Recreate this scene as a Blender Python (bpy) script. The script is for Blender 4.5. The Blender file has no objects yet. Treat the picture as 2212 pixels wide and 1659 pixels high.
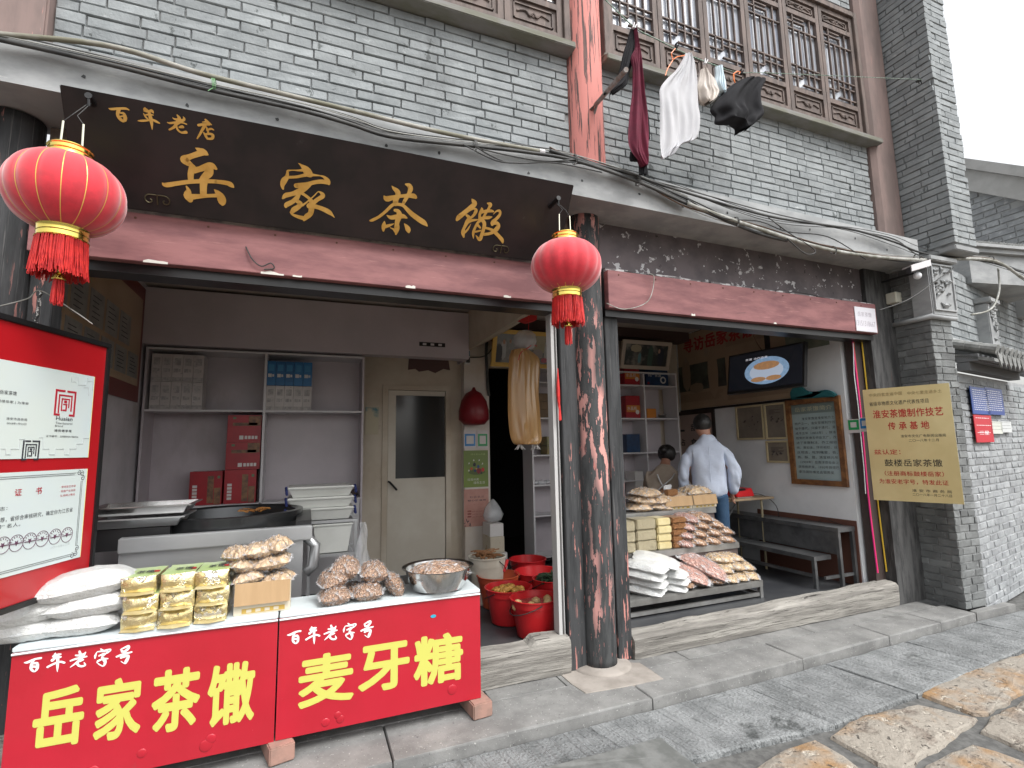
import bpy, bmesh, math, random
from mathutils import Vector, Matrix, noise
random.seed(7)
sc = bpy.context.scene
# ------------------------------------------------------------------ camera
W, H_, FPX = 2212.0, 1659.0, 1100.7
YAW, PITCH, ROLL = math.radians(21.957), math.radians(7.184), math.radians(-1.1258)
fwd = Vector((math.sin(YAW)*math.cos(PITCH), math.cos(YAW)*math.cos(PITCH), math.sin(PITCH)))
r0 = Vector((math.cos(YAW), -math.sin(YAW), 0)); u0 = r0.cross(fwd)
cr, sr = math.cos(ROLL), math.sin(ROLL)
rgt = cr*r0 + sr*u0; upv = -sr*r0 + cr*u0
CAM = Vector((0, 0, 1.6))
cam = bpy.data.cameras.new('camera'); co = bpy.data.objects.new('camera', cam)
sc.collection.objects.link(co); sc.camera = co
cam.sensor_width = 36.0; cam.lens = 36.0*FPX/W; cam.clip_start = 0.05; cam.clip_end = 500
Mx = Matrix((rgt, upv, -fwd)).transposed().to_4x4(); Mx.translation = CAM
co.matrix_world = Mx
# ------------------------------------------------------------------ light
world = bpy.data.worlds.new('World'); sc.world = world; world.use_nodes = True
wn, wl = world.node_tree.nodes, world.node_tree.links; wn.clear()
wo = wn.new('ShaderNodeOutputWorld'); bg = wn.new('ShaderNodeBackground'); bg.inputs[1].default_value = 0.15
sky = wn.new('ShaderNodeTexSky'); sky.sky_type = 'NISHITA'; sky.sun_disc = False
SUN_EL, SUN_AZ = math.radians(55), math.radians(155)      # azimuth measured clockwise from +Y
sky.sun_elevation = SUN_EL; sky.sun_rotation = SUN_AZ; sky.dust_density = 4.0; sky.air_density = 1.5
hs = wn.new('ShaderNodeHueSaturation'); hs.inputs['Saturation'].default_value = 0.12; hs.inputs['Value'].default_value = 1.0
wl.new(sky.outputs[0], hs.inputs['Color']); wl.new(hs.outputs[0], bg.inputs[0]); wl.new(bg.outputs[0], wo.inputs[0])
sun = bpy.data.lights.new('sun', 'SUN'); sun.energy = 1.2; sun.angle = math.radians(25); sun.color = (1, .975, .94)
so = bpy.data.objects.new('sun', sun); sc.collection.objects.link(so)
sd = Vector((math.sin(SUN_AZ)*math.cos(SUN_EL), math.cos(SUN_AZ)*math.cos(SUN_EL), math.sin(SUN_EL)))
so.rotation_euler = sd.to_track_quat('Z', 'Y').to_euler()
sc.view_settings.view_transform = 'Standard'; sc.view_settings.look = 'None'
sc.view_settings.exposure = 0.92; sc.view_settings.gamma = 1
sc.cycles.use_denoising = True; sc.cycles.max_bounces = 8; sc.cycles.diffuse_bounces = 5
sc.cycles.caustics_reflective = False; sc.cycles.caustics_refractive = False
# ------------------------------------------------------------------ measuring: photo point (2212 wide) -> point on a plane
def ray(x, y): return (x-W/2)*rgt - (y-H_/2)*upv + FPX*fwd
def FY(x, y, Y): d = ray(x, y); return CAM + d*(Y/d.y)
def GZ(x, y, Z=0.): d = ray(x, y); return CAM + d*((Z-CAM.z)/d.z)
def FX(x, y, X): d = ray(x, y); return CAM + d*(X/d.x)
class Plane:
    def __init__(s, o, u, v):
        s.o = Vector(o); s.u = Vector(u).normalized(); s.n = s.u.cross(Vector(v)).normalized(); s.v = s.n.cross(s.u)
        if s.n.dot(CAM-s.o) < 0: s.n = -s.n
    def uv(s, x, y):
        d = ray(x, y); t = (s.o-CAM).dot(s.n)/d.dot(s.n); p = CAM+d*t-s.o
        return p.dot(s.u), p.dot(s.v)
    def pt(s, u, v, n=0): return s.o+s.u*u+s.v*v+s.n*n
    def off(s, n): q = Plane(s.o+s.n*n, s.u, s.v); return q
def PY(Y): return Plane((0, Y, 0), (1, 0, 0), (0, 0, 1))
def PXR(X): return Plane((X, 0, 0), (0, -1, 0), (0, 0, 1))     # wall on the right, seen from the left
def PXL(X): return Plane((X, 0, 0), (0, 1, 0), (0, 0, 1))
# ------------------------------------------------------------------ materials
MATS = {}
def pmat(name, c1, c2=None, scale=4., lo=.4, hi=.6, rough=.7, metal=0., bump=0., bscale=60., stretch=(1, 1, 1), spots=(), coat=0., sheen=0.,
         rnd=0., spec=.5, emit=0., detail=4., alpha=1., trans=0., aniso=0., world=False, bdist=.003, rrange=0., sss=0.):
    if name in MATS: return MATS[name]
    m = bpy.data.materials.new(name); m.use_nodes = True; MATS[name] = m
    n, l = m.node_tree.nodes, m.node_tree.links
    b = n['Principled BSDF']; b.inputs['Roughness'].default_value = rough; b.inputs['Metallic'].default_value = metal
    b.inputs['Specular IOR Level'].default_value = spec
    if coat: b.inputs['Coat Weight'].default_value = coat; b.inputs['Coat Roughness'].default_value = .12
    if sheen: b.inputs['Sheen Weight'].default_value = sheen; b.inputs['Sheen Roughness'].default_value = .5
    if trans: b.inputs['Transmission Weight'].default_value = trans; b.inputs['IOR'].default_value = 1.1
    if alpha < 1: b.inputs['Alpha'].default_value = alpha
    if emit: b.inputs['Emission Color'].default_value = (*c1, 1); b.inputs['Emission Strength'].default_value = emit
    tc = n.new('ShaderNodeTexCoord'); mp = n.new('ShaderNodeMapping'); mp.inputs['Scale'].default_value = stretch
    if world:
        ge = n.new('ShaderNodeNewGeometry'); l.new(ge.outputs['Position'], mp.inputs[0])
    else:
        oi = n.new('ShaderNodeObjectInfo'); ad = n.new('ShaderNodeVectorMath'); ad.operation = 'ADD'
        sm = n.new('ShaderNodeVectorMath'); sm.operation = 'SCALE'; sm.inputs[3].default_value = 37.
        cb = n.new('ShaderNodeCombineXYZ')
        for k in range(3): l.new(oi.outputs['Random'], cb.inputs[k])
        l.new(cb.outputs[0], sm.inputs[0]); l.new(tc.outputs['Object'], ad.inputs[0]); l.new(sm.outputs[0], ad.inputs[1])
        l.new(ad.outputs[0], mp.inputs[0])
    col = None
    def nz(sca, det, src=mp):
        t = n.new('ShaderNodeTexNoise'); t.inputs['Scale'].default_value = sca; t.inputs['Detail'].default_value = det
        t.inputs['Roughness'].default_value = .62
        l.new(src.outputs[0], t.inputs['Vector']); return t
    def mixc(a, bb, f):
        x = n.new('ShaderNodeMix'); x.data_type = 'RGBA'
        for s_, k in ((a, 6), (bb, 7)):
            if isinstance(s_, tuple): x.inputs[k].default_value = (*s_, 1)
            else: l.new(s_, x.inputs[k])
        l.new(f, x.inputs[0]); return x.outputs[2]
    def ramp(src, a, bb):
        r = n.new('ShaderNodeMapRange'); r.inputs[1].default_value = a; r.inputs[2].default_value = bb; r.clamp = True
        l.new(src, r.inputs[0]); return r.outputs[0]
    if c2 is not None: col = mixc(c1, c2, ramp(nz(scale, detail).outputs[0], lo, hi))
    hs_ = []
    for sp in spots:
        c, s_, th = sp[:3]; st = sp[3] if len(sp) > 3 else (1, 1, 1); soft = sp[4] if len(sp) > 4 else .02
        m2 = n.new('ShaderNodeMapping'); m2.inputs['Scale'].default_value = st; l.new(mp.outputs[0], m2.inputs[0])
        m2.inputs['Location'].default_value = (s_*1.7, s_*.3, c[0]*40)
        f = ramp(nz(s_, 5, m2).outputs[0], th, th+soft)
        if len(sp) > 5:                                   # second, large mask gathers the patches
            f2 = ramp(nz(sp[5], 2, m2).outputs[0], .47, .55); mu = n.new('ShaderNodeMath'); mu.operation = 'MULTIPLY'
            l.new(f, mu.inputs[0]); l.new(f2, mu.inputs[1]); f = mu.outputs[0]
        col = mixc(col if col is not None else c1, c, f); hs_.append(f)
    if rnd:
        oi2 = n.new('ShaderNodeObjectInfo'); at = n.new('ShaderNodeAttribute'); at.attribute_name = 'rnd'
        a2 = n.new('ShaderNodeMath'); a2.operation = 'ADD'; l.new(oi2.outputs['Random'], a2.inputs[0]); l.new(at.outputs['Fac'], a2.inputs[1])
        fr = n.new('ShaderNodeMath'); fr.operation = 'FRACT'; l.new(a2.outputs[0], fr.inputs[0])
        v = n.new('ShaderNodeMapRange'); v.inputs[3].default_value = 1-rnd; v.inputs[4].default_value = 1+rnd; l.new(fr.outputs[0], v.inputs[0])
        h = n.new('ShaderNodeHueSaturation'); l.new(v.outputs[0], h.inputs['Value'])
        if col is None: h.inputs['Color'].default_value = (*c1, 1)
        else: l.new(col, h.inputs['Color'])
        col = h.outputs[0]
    if col is None: b.inputs['Base Color'].default_value = (*c1, 1)
    else: l.new(col, b.inputs['Base Color'])
    if rrange:
        rr = n.new('ShaderNodeMapRange'); rr.inputs[1].default_value = .3; rr.inputs[2].default_value = .7
        rr.inputs[3].default_value = rough-rrange; rr.inputs[4].default_value = rough+rrange
        l.new(nz(scale*2.3, 4).outputs[0], rr.inputs[0]); l.new(rr.outputs[0], b.inputs['Roughness'])
    if bump or hs_ and bump >= 0:
        bp = n.new('ShaderNodeBump'); bp.inputs['Strength'].default_value = bump or .3; bp.inputs['Distance'].default_value = bdist
        src = nz(bscale, 6).outputs[0]
        for f in hs_:
            ma = n.new('ShaderNodeMath'); ma.operation = 'MULTIPLY_ADD'; ma.inputs[1].default_value = -.6; l.new(f, ma.inputs[0]); l.new(src, ma.inputs[2]); src = ma.outputs[0]
        l.new(src, bp.inputs['Height']); l.new(bp.outputs[0], b.inputs['Normal'])
    return m
def hx(h, k=1.):
    o = []
    for i in (0, 2, 4):
        v = int(h[i:i+2], 16)/255; o.append((v/12.92 if v < .04045 else ((v+.055)/1.055)**2.4)*k)
    return tuple(o)
brick_m = pmat('grey_brick', (.30, .32, .328), (.225, .242, .25), scale=6, lo=.35, hi=.65, rough=.92, bump=.7, bscale=45, rnd=.12, world=True, bdist=.006,
               spots=(((.39, .41, .415), 9, .62, (1, 1, 2), .10), ((.10, .11, .11), 11, .64, (1, 1, .6), .06), ((.17, .178, .182), 1.6, .57, (1, 1, .3), .16)))
mortar_m = pmat('brick_mortar', (.15, .156, .158), (.27, .275, .275), scale=12, rough=1, bump=.5, world=True)
band_m = pmat('concrete_band', (.36, .37, .375), (.27, .28, .285), scale=3.5, rough=.85, bump=.25, bscale=30, stretch=(1, 1, 2),
              spots=(((.17, .17, .17), 22, .71, (1, 1, 1), .03), ((.48, .48, .47), 9, .66, (1, 1, 3), .08)))
plaster_m = pmat('cream_plaster', (.62, .56, .47), (.5, .43, .35), scale=3, rough=.9, bump=.1)
redbeam_m = pmat('faded_red_board', (.29, .12, .12), (.165, .06, .065), scale=5, lo=.35, hi=.65, rough=.62, bump=.25, bscale=70, stretch=(.5, 1, 2),
                 spots=(((.43, .22, .20), 20, .64, (.35, 1, 2), .08), ((.10, .05, .05), 9, .66, (.6, 1, 1), .08)))
dark_m = pmat('dark_painted_wood', (.020, .022, .024), (.045, .047, .05), scale=6, rough=.75, bump=.7, bscale=40, stretch=(3, 3, .4),
              spots=(((.50, .22, .19), 6, .60, (1.6, 1.6, 1.2), .01, 1.2), ((.10, .10, .10), 14, .60, (2.5, 2.5, .3), .05), ((.32, .33, .33), 30, .74, (1.5, 1.5, .6), .01)))
col_m = pmat('peeling_black_column', (.026, .029, .031), (.055, .058, .06), scale=8, rough=.8, bump=.7, bscale=45, stretch=(3, 3, .5),
             spots=(((.60, .30, .27), 5.2, .525, (1.2, 1.2, 1.6), .006, .8), ((.45, .17, .15), 17, .63, (1.2, 1.2, 1.0), .008), ((.36, .37, .37), 26, .72, (1.4, 1.4, .5), .01)))
colred_m = pmat('peeling_red_column', (.17, .10, .09), (.10, .065, .06), scale=5, rough=.8, bump=.6, bscale=40, stretch=(3, 3, .5),
                spots=(((.64, .24, .21), 6, .43, (2.6, 2.6, .55), .01),))
pilaster_m = pmat('brown_pilaster', (.23, .165, .15), (.16, .12, .11), scale=3, rough=.8, bump=.2, stretch=(2, 2, .5),
                  spots=(((.42, .22, .19), 12, .70, (2, 2, .4), .03),))
fascia_m = pmat('spotted_fascia', (.14, .118, .125), (.09, .078, .083), scale=3, rough=.75, bump=.3, bscale=30,
                spots=(((.52, .52, .53), 13, .62, (1, 1, 1), .01), ((.04, .035, .035), 11, .66, (1, 1, .8), .01)))
wood_m = pmat('weathered_window_wood', (.155, .115, .10), (.09, .068, .06), scale=5, rough=.72, bump=.3, bscale=40, stretch=(3, 3, .7),
              spots=(((.25, .20, .17), 12, .64, (3, 3, .5), .08),))
sillwood_m = pmat('weathered_timber', (.34, .325, .295), (.17, .16, .145), scale=4, lo=.38, hi=.62, rough=.9, bump=1, bscale=18, stretch=(.4, 3, 6), detail=8, bdist=.008,
                  spots=(((.05, .045, .04), 9, .615, (.7, 1, 4), .03), ((.06, .055, .05), 26, .67, (1, 1, 2), .03), ((.55, .52, .46), 7, .64, (.5, 1, 5), .10)))
granite_m = pmat('grey_granite', (.235, .235, .228), (.15, .15, .147), scale=5, lo=.35, hi=.65, rough=.85, bump=.5, bscale=120, world=True, rnd=.06,
                 spots=(((.42, .42, .40), 70, .63, (1, 1, 1), .05), ((.10, .10, .10), 55, .64, (1, 1, 1), .05), ((.13, .13, .125), 3.5, .60, (1, 1, 1), .12)))
def hewn(name, ang):
    m = pmat(name, (.225, .235, .238), (.15, .158, .16), scale=5, rough=.8, bump=-1, world=True, rnd=.08, rrange=.12,
             spots=(((.065, .07, .07), 3.2, .60, (1, 1, 1), .08), ((.33, .35, .355), 40, .64, (1, 1, 1), .08)))
    n, l = m.node_tree.nodes, m.node_tree.links; b = n['Principled BSDF']
    ge = n.new('ShaderNodeNewGeometry'); mp = n.new('ShaderNodeMapping'); mp.inputs['Rotation'].default_value = (0, 0, ang)
    l.new(ge.outputs['Position'], mp.inputs[0])
    m2 = n.new('ShaderNodeMapping'); m2.inputs['Scale'].default_value = (22, 1.2, 3); l.new(mp.outputs[0], m2.inputs[0])
    t = n.new('ShaderNodeTexNoise'); t.inputs['Scale'].default_value = 1; t.inputs['Detail'].default_value = 3; l.new(m2.outputs[0], t.inputs['Vector'])
    t2 = n.new('ShaderNodeTexNoise'); t2.inputs['Scale'].default_value = 60; l.new(mp.outputs[0], t2.inputs['Vector'])
    ad = n.new('ShaderNodeMath'); ad.operation = 'MULTIPLY_ADD'; ad.inputs[1].default_value = .25; l.new(t2.outputs[0], ad.inputs[0]); l.new(t.outputs[0], ad.inputs[2])
    bp = n.new('ShaderNodeBump'); bp.inputs['Strength'].default_value = 1.; bp.inputs['Distance'].default_value = .055
    l.new(ad.outputs[0], bp.inputs['Height']); l.new(bp.outputs[0], b.inputs['Normal'])
    return m
hewn_m = hewn('hewn_grey_stone', math.radians(-8))
tan_m = pmat('tan_paving_stone', (.26, .235, .20), (.27, .165, .08), scale=1.9, lo=.47, hi=.60, rough=.8, bump=.9, bscale=26, world=True, rnd=.16, bdist=.014,
             spots=(((.17, .14, .115), 7, .53, (1, 1, 1), .14), ((.44, .40, .34), 12, .58, (1, 1, 1), .10), ((.07, .06, .05), 24, .62, (1, 1, 1), .06)))
joint_m = pmat('paving_joint', (.13, .13, .125), (.08, .08, .078), scale=20, rough=.95, bump=.6, world=True)
floor_m = pmat('dark_floor', (.035, .037, .042), (.055, .058, .062), scale=3, rough=.42, bump=.05, world=True)
wall_m = pmat('lilac_white_wall', (.60, .57, .60), (.50, .48, .50), scale=2, rough=.7, spots=(((.36, .33, .31), 2.2, .60, (1, 1, .6), .2),))
lam_m = pmat('lilac_laminate', (.52, .47, .50), (.47, .43, .455), scale=2, rough=.45, spots=(((.36, .32, .32), 1.8, .60, (1, 1, .5), .2), ((.25, .21, .20), 13, .72, (1, 1, 1), .05)))
edge_m = pmat('white_shelf_edge', (.62, .605, .62), rough=.5)
white_m = pmat('white_wall_paint', (.72, .74, .76), (.62, .64, .66), scale=1.6, rough=.75, spots=(((.42, .42, .42), 2.5, .66, (1, 1, 1), .15),))
steel_m = pmat('stainless_steel', (.52, .53, .54), (.46, .47, .48), scale=2, rough=.38, metal=.8)
bright_steel_m = pmat('bright_steel', (.68, .68, .67), rough=.2, metal=1, bump=.1, bscale=20, c2=(.58, .58, .57))
black_m = pmat('black_gloss', (.012, .012, .013), rough=.35)
rubber_m = pmat('black_cable', (.02, .021, .022), (.05, .05, .048), scale=9, rough=.6)
greycable_m = pmat('grey_pipe', (.38, .38, .36), (.20, .20, .17), scale=9, rough=.6, bump=.3)
bamboo_m = pmat('mossy_pole', (.17, .165, .12), (.33, .32, .29), scale=7, rough=.7, bump=.4, stretch=(.4, 1, 1))
# ------------------------------------------------------------------ mesh builder
class MB:
    def __init__(s): s.v = []; s.f = []; s.fa = []
    def add(s, vs, fs, a=0.):
        k = len(s.v); s.v += [Vector(p) for p in vs]; s.f += [tuple(i+k for i in f) for f in fs]; s.fa += [a]*len(fs); return s
    def box(s, a, b):
        x0, y0, z0 = a; x1, y1, z1 = b
        return s.add([(x0, y0, z0), (x1, y0, z0), (x1, y1, z0), (x0, y1, z0), (x0, y0, z1), (x1, y0, z1), (x1, y1, z1), (x0, y1, z1)],
                     [(0, 3, 2, 1), (4, 5, 6, 7), (0, 1, 5, 4), (1, 2, 6, 5), (2, 3, 7, 6), (3, 0, 4, 7)])
    def obox(s, o, u, v, w):       # oriented: corner o, edge vectors
        o, u, v, w = map(Vector, (o, u, v, w))
        p = [o, o+u, o+u+v, o+v, o+w, o+u+w, o+u+v+w, o+v+w]
        fs = [(0, 3, 2, 1), (4, 5, 6, 7), (0, 1, 5, 4), (1, 2, 6, 5), (2, 3, 7, 6), (3, 0, 4, 7)]
        if u.cross(v).dot(w) < 0: fs = [f[::-1] for f in fs]
        return s.add(p, fs)
    def prism(s, pts, w):          # polygon extruded along w
        w = Vector(w); n = len(pts); pts = [Vector(p) for p in pts]
        nn = Vector((0, 0, 0))
        for i in range(n): nn += pts[i].cross(pts[(i+1) % n])
        if nn.dot(w) < 0: pts = pts[::-1]
        return s.add(pts+[p+w for p in pts], [tuple(range(n))[::-1], tuple(range(n, 2*n))]+[(i, (i+1) % n, n+(i+1) % n, n+i) for i in range(n)])
    def tube(s, pts, r, n=6, cap=True, closed=False):
        pts = [Vector(p) for p in pts]; m = len(pts); k = len(s.v); prev = None
        rr = r if isinstance(r, (list, tuple)) else [r]*m
        for i, p in enumerate(pts):
            t = (pts[(i+1) % m if closed else min(i+1, m-1)]-pts[(i-1) % m if closed else max(i-1, 0)])
            if t.length < 1e-9: t = Vector((0, 0, 1))
            t.normalize()
            if prev is None: a = t.orthogonal().normalized()
            else:
                a = prev-t*prev.dot(t); a = a.normalized() if a.length > 1e-6 else t.orthogonal().normalized()
            prev = a; b = t.cross(a)
            s.v += [p+(a*math.cos(2*math.pi*j/n)+b*math.sin(2*math.pi*j/n))*rr[i] for j in range(n)]
        for i in range(m if closed else m-1):
            A = k+i*n; B = k+((i+1) % m)*n
            for j in range(n): s.f.append((A+j, A+(j+1) % n, B+(j+1) % n, B+j)); s.fa.append(0.)
        if cap and not closed:
            s.f.append(tuple(k+j for j in range(n))[::-1]); s.f.append(tuple(k+(m-1)*n+j for j in range(n))); s.fa += [0., 0.]
        return s
    def lathe(s, prof, c=(0, 0, 0), n=32, rf=None, cap=True):
        c = Vector(c); k = len(s.v); m = len(prof)
        for r, z in prof:
            for j in range(n):
                a = 2*math.pi*j/n; q = r*(rf(a, r, z) if rf else 1)
                s.v.append(c+Vector((q*math.cos(a), q*math.sin(a), z)))
        for i in range(m-1):
            for j in range(n): s.f.append((k+i*n+j, k+i*n+(j+1) % n, k+(i+1)*n+(j+1) % n, k+(i+1)*n+j)); s.fa.append(0.)
        if cap:
            s.f.append(tuple(k+j for j in range(n))[::-1]); s.f.append(tuple(k+(m-1)*n+j for j in range(n))); s.fa += [0., 0.]
        return s
    def quad(s, a, b, c, d): return s.add([a, b, c, d], [(0, 1, 2, 3)])
    def mesh(s, name, mat, smooth=False, off=Vector((0, 0, 0)), rnd=False):
        me = bpy.data.meshes.new(name); me.from_pydata([tuple(p-off) for p in s.v], [], s.f)
        if mat: me.materials.append(mat)
        if smooth: me.shade_smooth()
        if rnd:
            at = me.attributes.new('rnd', 'FLOAT', 'FACE'); at.data.foreach_set('value', s.fa)
        me.update(); return me
WP = {}
col = sc.collection
def obj(name, mb, mat, parent=None, smooth=False, label=None, cat=None, group=None, kind=None, rnd=False, bevel=0.):
    off = WP.get(parent.name, Vector((0, 0, 0))) if parent else Vector((0, 0, 0))
    me = mb if isinstance(mb, bpy.types.Mesh) else mb.mesh(name, mat, smooth, off, rnd)
    o = bpy.data.objects.new(name, me); col.objects.link(o)
    if parent: o.parent = parent; WP[o.name] = off
    else: WP[o.name] = Vector((0, 0, 0))
    if bevel:
        bm = bmesh.new(); bm.from_mesh(me); bmesh.ops.bevel(bm, geom=bm.edges[:], offset=bevel, segments=2, affect='EDGES', clamp_overlap=True); bm.to_mesh(me); bm.free()
    if smooth == 'auto':
        me.shade_smooth(); me.set_sharp_from_angle(angle=math.radians(35))
    tagp(o, label, cat, group, kind); return o
def tagp(o, label=None, cat=None, group=None, kind=None):
    for k, v in (('label', label), ('category', cat), ('group', group), ('kind', kind)):
        if v: o[k] = v
    return o
def thing(name, label, cat, loc=(0, 0, 0), group=None, kind=None):
    o = bpy.data.objects.new(name, None); col.objects.link(o); o.location = loc; WP[o.name] = Vector(loc); o.empty_display_size = .1
    return tagp(o, label, cat, group, kind)
def single(name, mb, mat, label, cat, group=None, smooth=False, bevel=0., org=None):
    me_off = Vector(org) if org is not None else sum(mb.v, Vector())/len(mb.v)
    me = mb.mesh(name, mat, smooth, me_off)
    o = bpy.data.objects.new(name, me); col.objects.link(o); o.location = me_off; WP[o.name] = me_off
    if bevel:
        bm = bmesh.new(); bm.from_mesh(me); bmesh.ops.bevel(bm, geom=bm.edges[:], offset=bevel, segments=2, affect='EDGES', clamp_overlap=True); bm.to_mesh(me); bm.free()
    if smooth == 'auto': me.shade_smooth(); me.set_sharp_from_angle(angle=math.radians(35))
    return tagp(o, label, cat, group)
def copy_tree(src, loc, rotz=None, label=None, rot=None, scale=None, parent=None):
    def rec(s, par):
        c = s.copy(); col.objects.link(c); c.parent = par
        for ch in s.children: rec(ch, c)
        return c
    r = rec(src, parent); r.location = loc
    if rotz is not None: r.rotation_euler = (0, 0, rotz)
    if rot is not None: r.rotation_euler = rot
    if scale is not None: r.scale = scale
    if label: r['label'] = label
    WP[r.name] = Vector(loc); return r
def catmull(P, n=6):
    P = [tuple(p) for p in P]; out = []; m = len(P)
    for i in range(m-1):
        p0 = P[max(i-1, 0)]; p1 = P[i]; p2 = P[i+1]; p3 = P[min(i+2, m-1)]
        for k in range(n):
            t = k/n
            out.append(tuple(.5*((2*b)+(-a+c)*t+(2*a-5*b+4*c-d)*t*t+(-a+3*b-3*c+d)*t**3) for a, b, c, d in zip(p0, p1, p2, p3)))
    out.append(P[-1]); return out
# ------------------------------------------------------------------ lettering
def text_mesh(body, bold=0., ext=0.0004):
    cu = bpy.data.curves.new('lettering', 'FONT'); cu.body = body; cu.size = 1; cu.offset = bold; cu.resolution_u = 3; cu.space_character = 1.05
    o = bpy.data.objects.new('lettering', cu); col.objects.link(o)
    dg = bpy.context.evaluated_depsgraph_get(); me = bpy.data.meshes.new_from_object(o.evaluated_get(dg))
    vs = [v.co.copy() for v in me.vertices]; fs = [tuple(p.vertices) for p in me.polygons]
    bpy.data.objects.remove(o); bpy.data.curves.remove(cu); bpy.data.meshes.remove(me); return vs, fs
TC = {}
def letter(pl, body, bl, tr, mat, parent, bold=0., lift=.0012, px=True, name='lettering', hp=None):
    """fit text into the rectangle between two points of the plane (photo points if px)"""
    key = body
    if key not in TC: TC[key] = text_mesh(body)
    vs, fs = TC[key]
    if not vs: return None
    x0 = min(v.x for v in vs); x1 = max(v.x for v in vs); y0 = min(v.y for v in vs); y1 = max(v.y for v in vs)
    (a, b), (c, d) = (pl.uv(*bl), pl.uv(*tr)) if px else (bl, tr)
    if hp:
        vc = (pl.uv(bl[0], bl[1]-hp/2)[1]+pl.uv(tr[0], tr[1]+hp/2)[1])/2; hh = abs(pl.uv((bl[0]+tr[0])/2, (bl[1]+tr[1])/2-hp/2)[1]-pl.uv((bl[0]+tr[0])/2, (bl[1]+tr[1])/2+hp/2)[1]); b, d = vc-hh/2, vc+hh/2
    m = MB(); q = 0 if bold == 0 else (12 if bold > .02 else 6)
    x0 -= bold; x1 += bold; y0 -= bold; y1 += bold
    for k in range(q+1):
        dx, dy = (bold*math.cos(2*math.pi*k/q), bold*math.sin(2*math.pi*k/q)) if k < q else (0, 0)
        m.add([pl.pt(a+(v.x+dx-x0)/(x1-x0)*(c-a), b+(v.y+dy-y0)/max(y1-y0, 1e-6)*(d-b), lift+k*.00006) for v in vs], fs)
    return obj(name, m, mat, parent)
def brush(pl, strokes, mp, mat, parent, lift=.0015, name='character'):
    """hand-drawn brush strokes; mp maps a stroke point (x,y) to plane (u,v)"""
    m = MB()
    for k, st in enumerate(strokes):
        q = catmull(st, 5); pts = []
        for x, y, w in q:
            u, v = mp(x, y); u2, v2 = mp(x+w/2, y); u3, v3 = mp(x, y+w/2)
            pts.append((u, v, (math.hypot(u2-u, v2-v)+math.hypot(u3-u, v3-v))/2))
        n = lift+k*.0002
        for i in range(len(pts)):
            u, v, r = pts[i]; r = max(r, .0004)
            if r > .0012: # round dab at every sample, convex
                m.add([pl.pt(u+r*math.cos(t*math.pi/5), v+r*math.sin(t*math.pi/5), n+i*.000004) for t in range(10)], [tuple(range(10))])
            if i+1 < len(pts):
                u2, v2, r2 = pts[i+1]; d = Vector((u2-u, v2-v))
                if d.length < 1e-7: continue
                e = Vector((-d.y, d.x)).normalized()
                m.add([pl.pt(u+e.x*r, v+e.y*r, n+.0001), pl.pt(u2+e.x*r2, v2+e.y*r2, n+.0001), pl.pt(u2-e.x*r2, v2-e.y*r2, n+.0001), pl.pt(u-e.x*r, v-e.y*r, n+.0001)], [(0, 1, 2, 3)])
    return obj(name, m, mat, parent)
def panel(pl, bl, tr, mat, parent, lift=0., thick=.003, px=True, name='panel', **k):
    (a, b), (c, d) = (pl.uv(*bl), pl.uv(*tr)) if px else (bl, tr)
    m = MB(); m.obox(pl.pt(a, b, lift), pl.u*(c-a), pl.v*(d-b), pl.n*thick); return obj(name, m, mat, parent, **k)
def panelmb(m, pl, a, b, c, d, lift=0., thick=.003): m.obox(pl.pt(a, b, lift), pl.u*(c-a), pl.v*(d-b), pl.n*thick)
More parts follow.
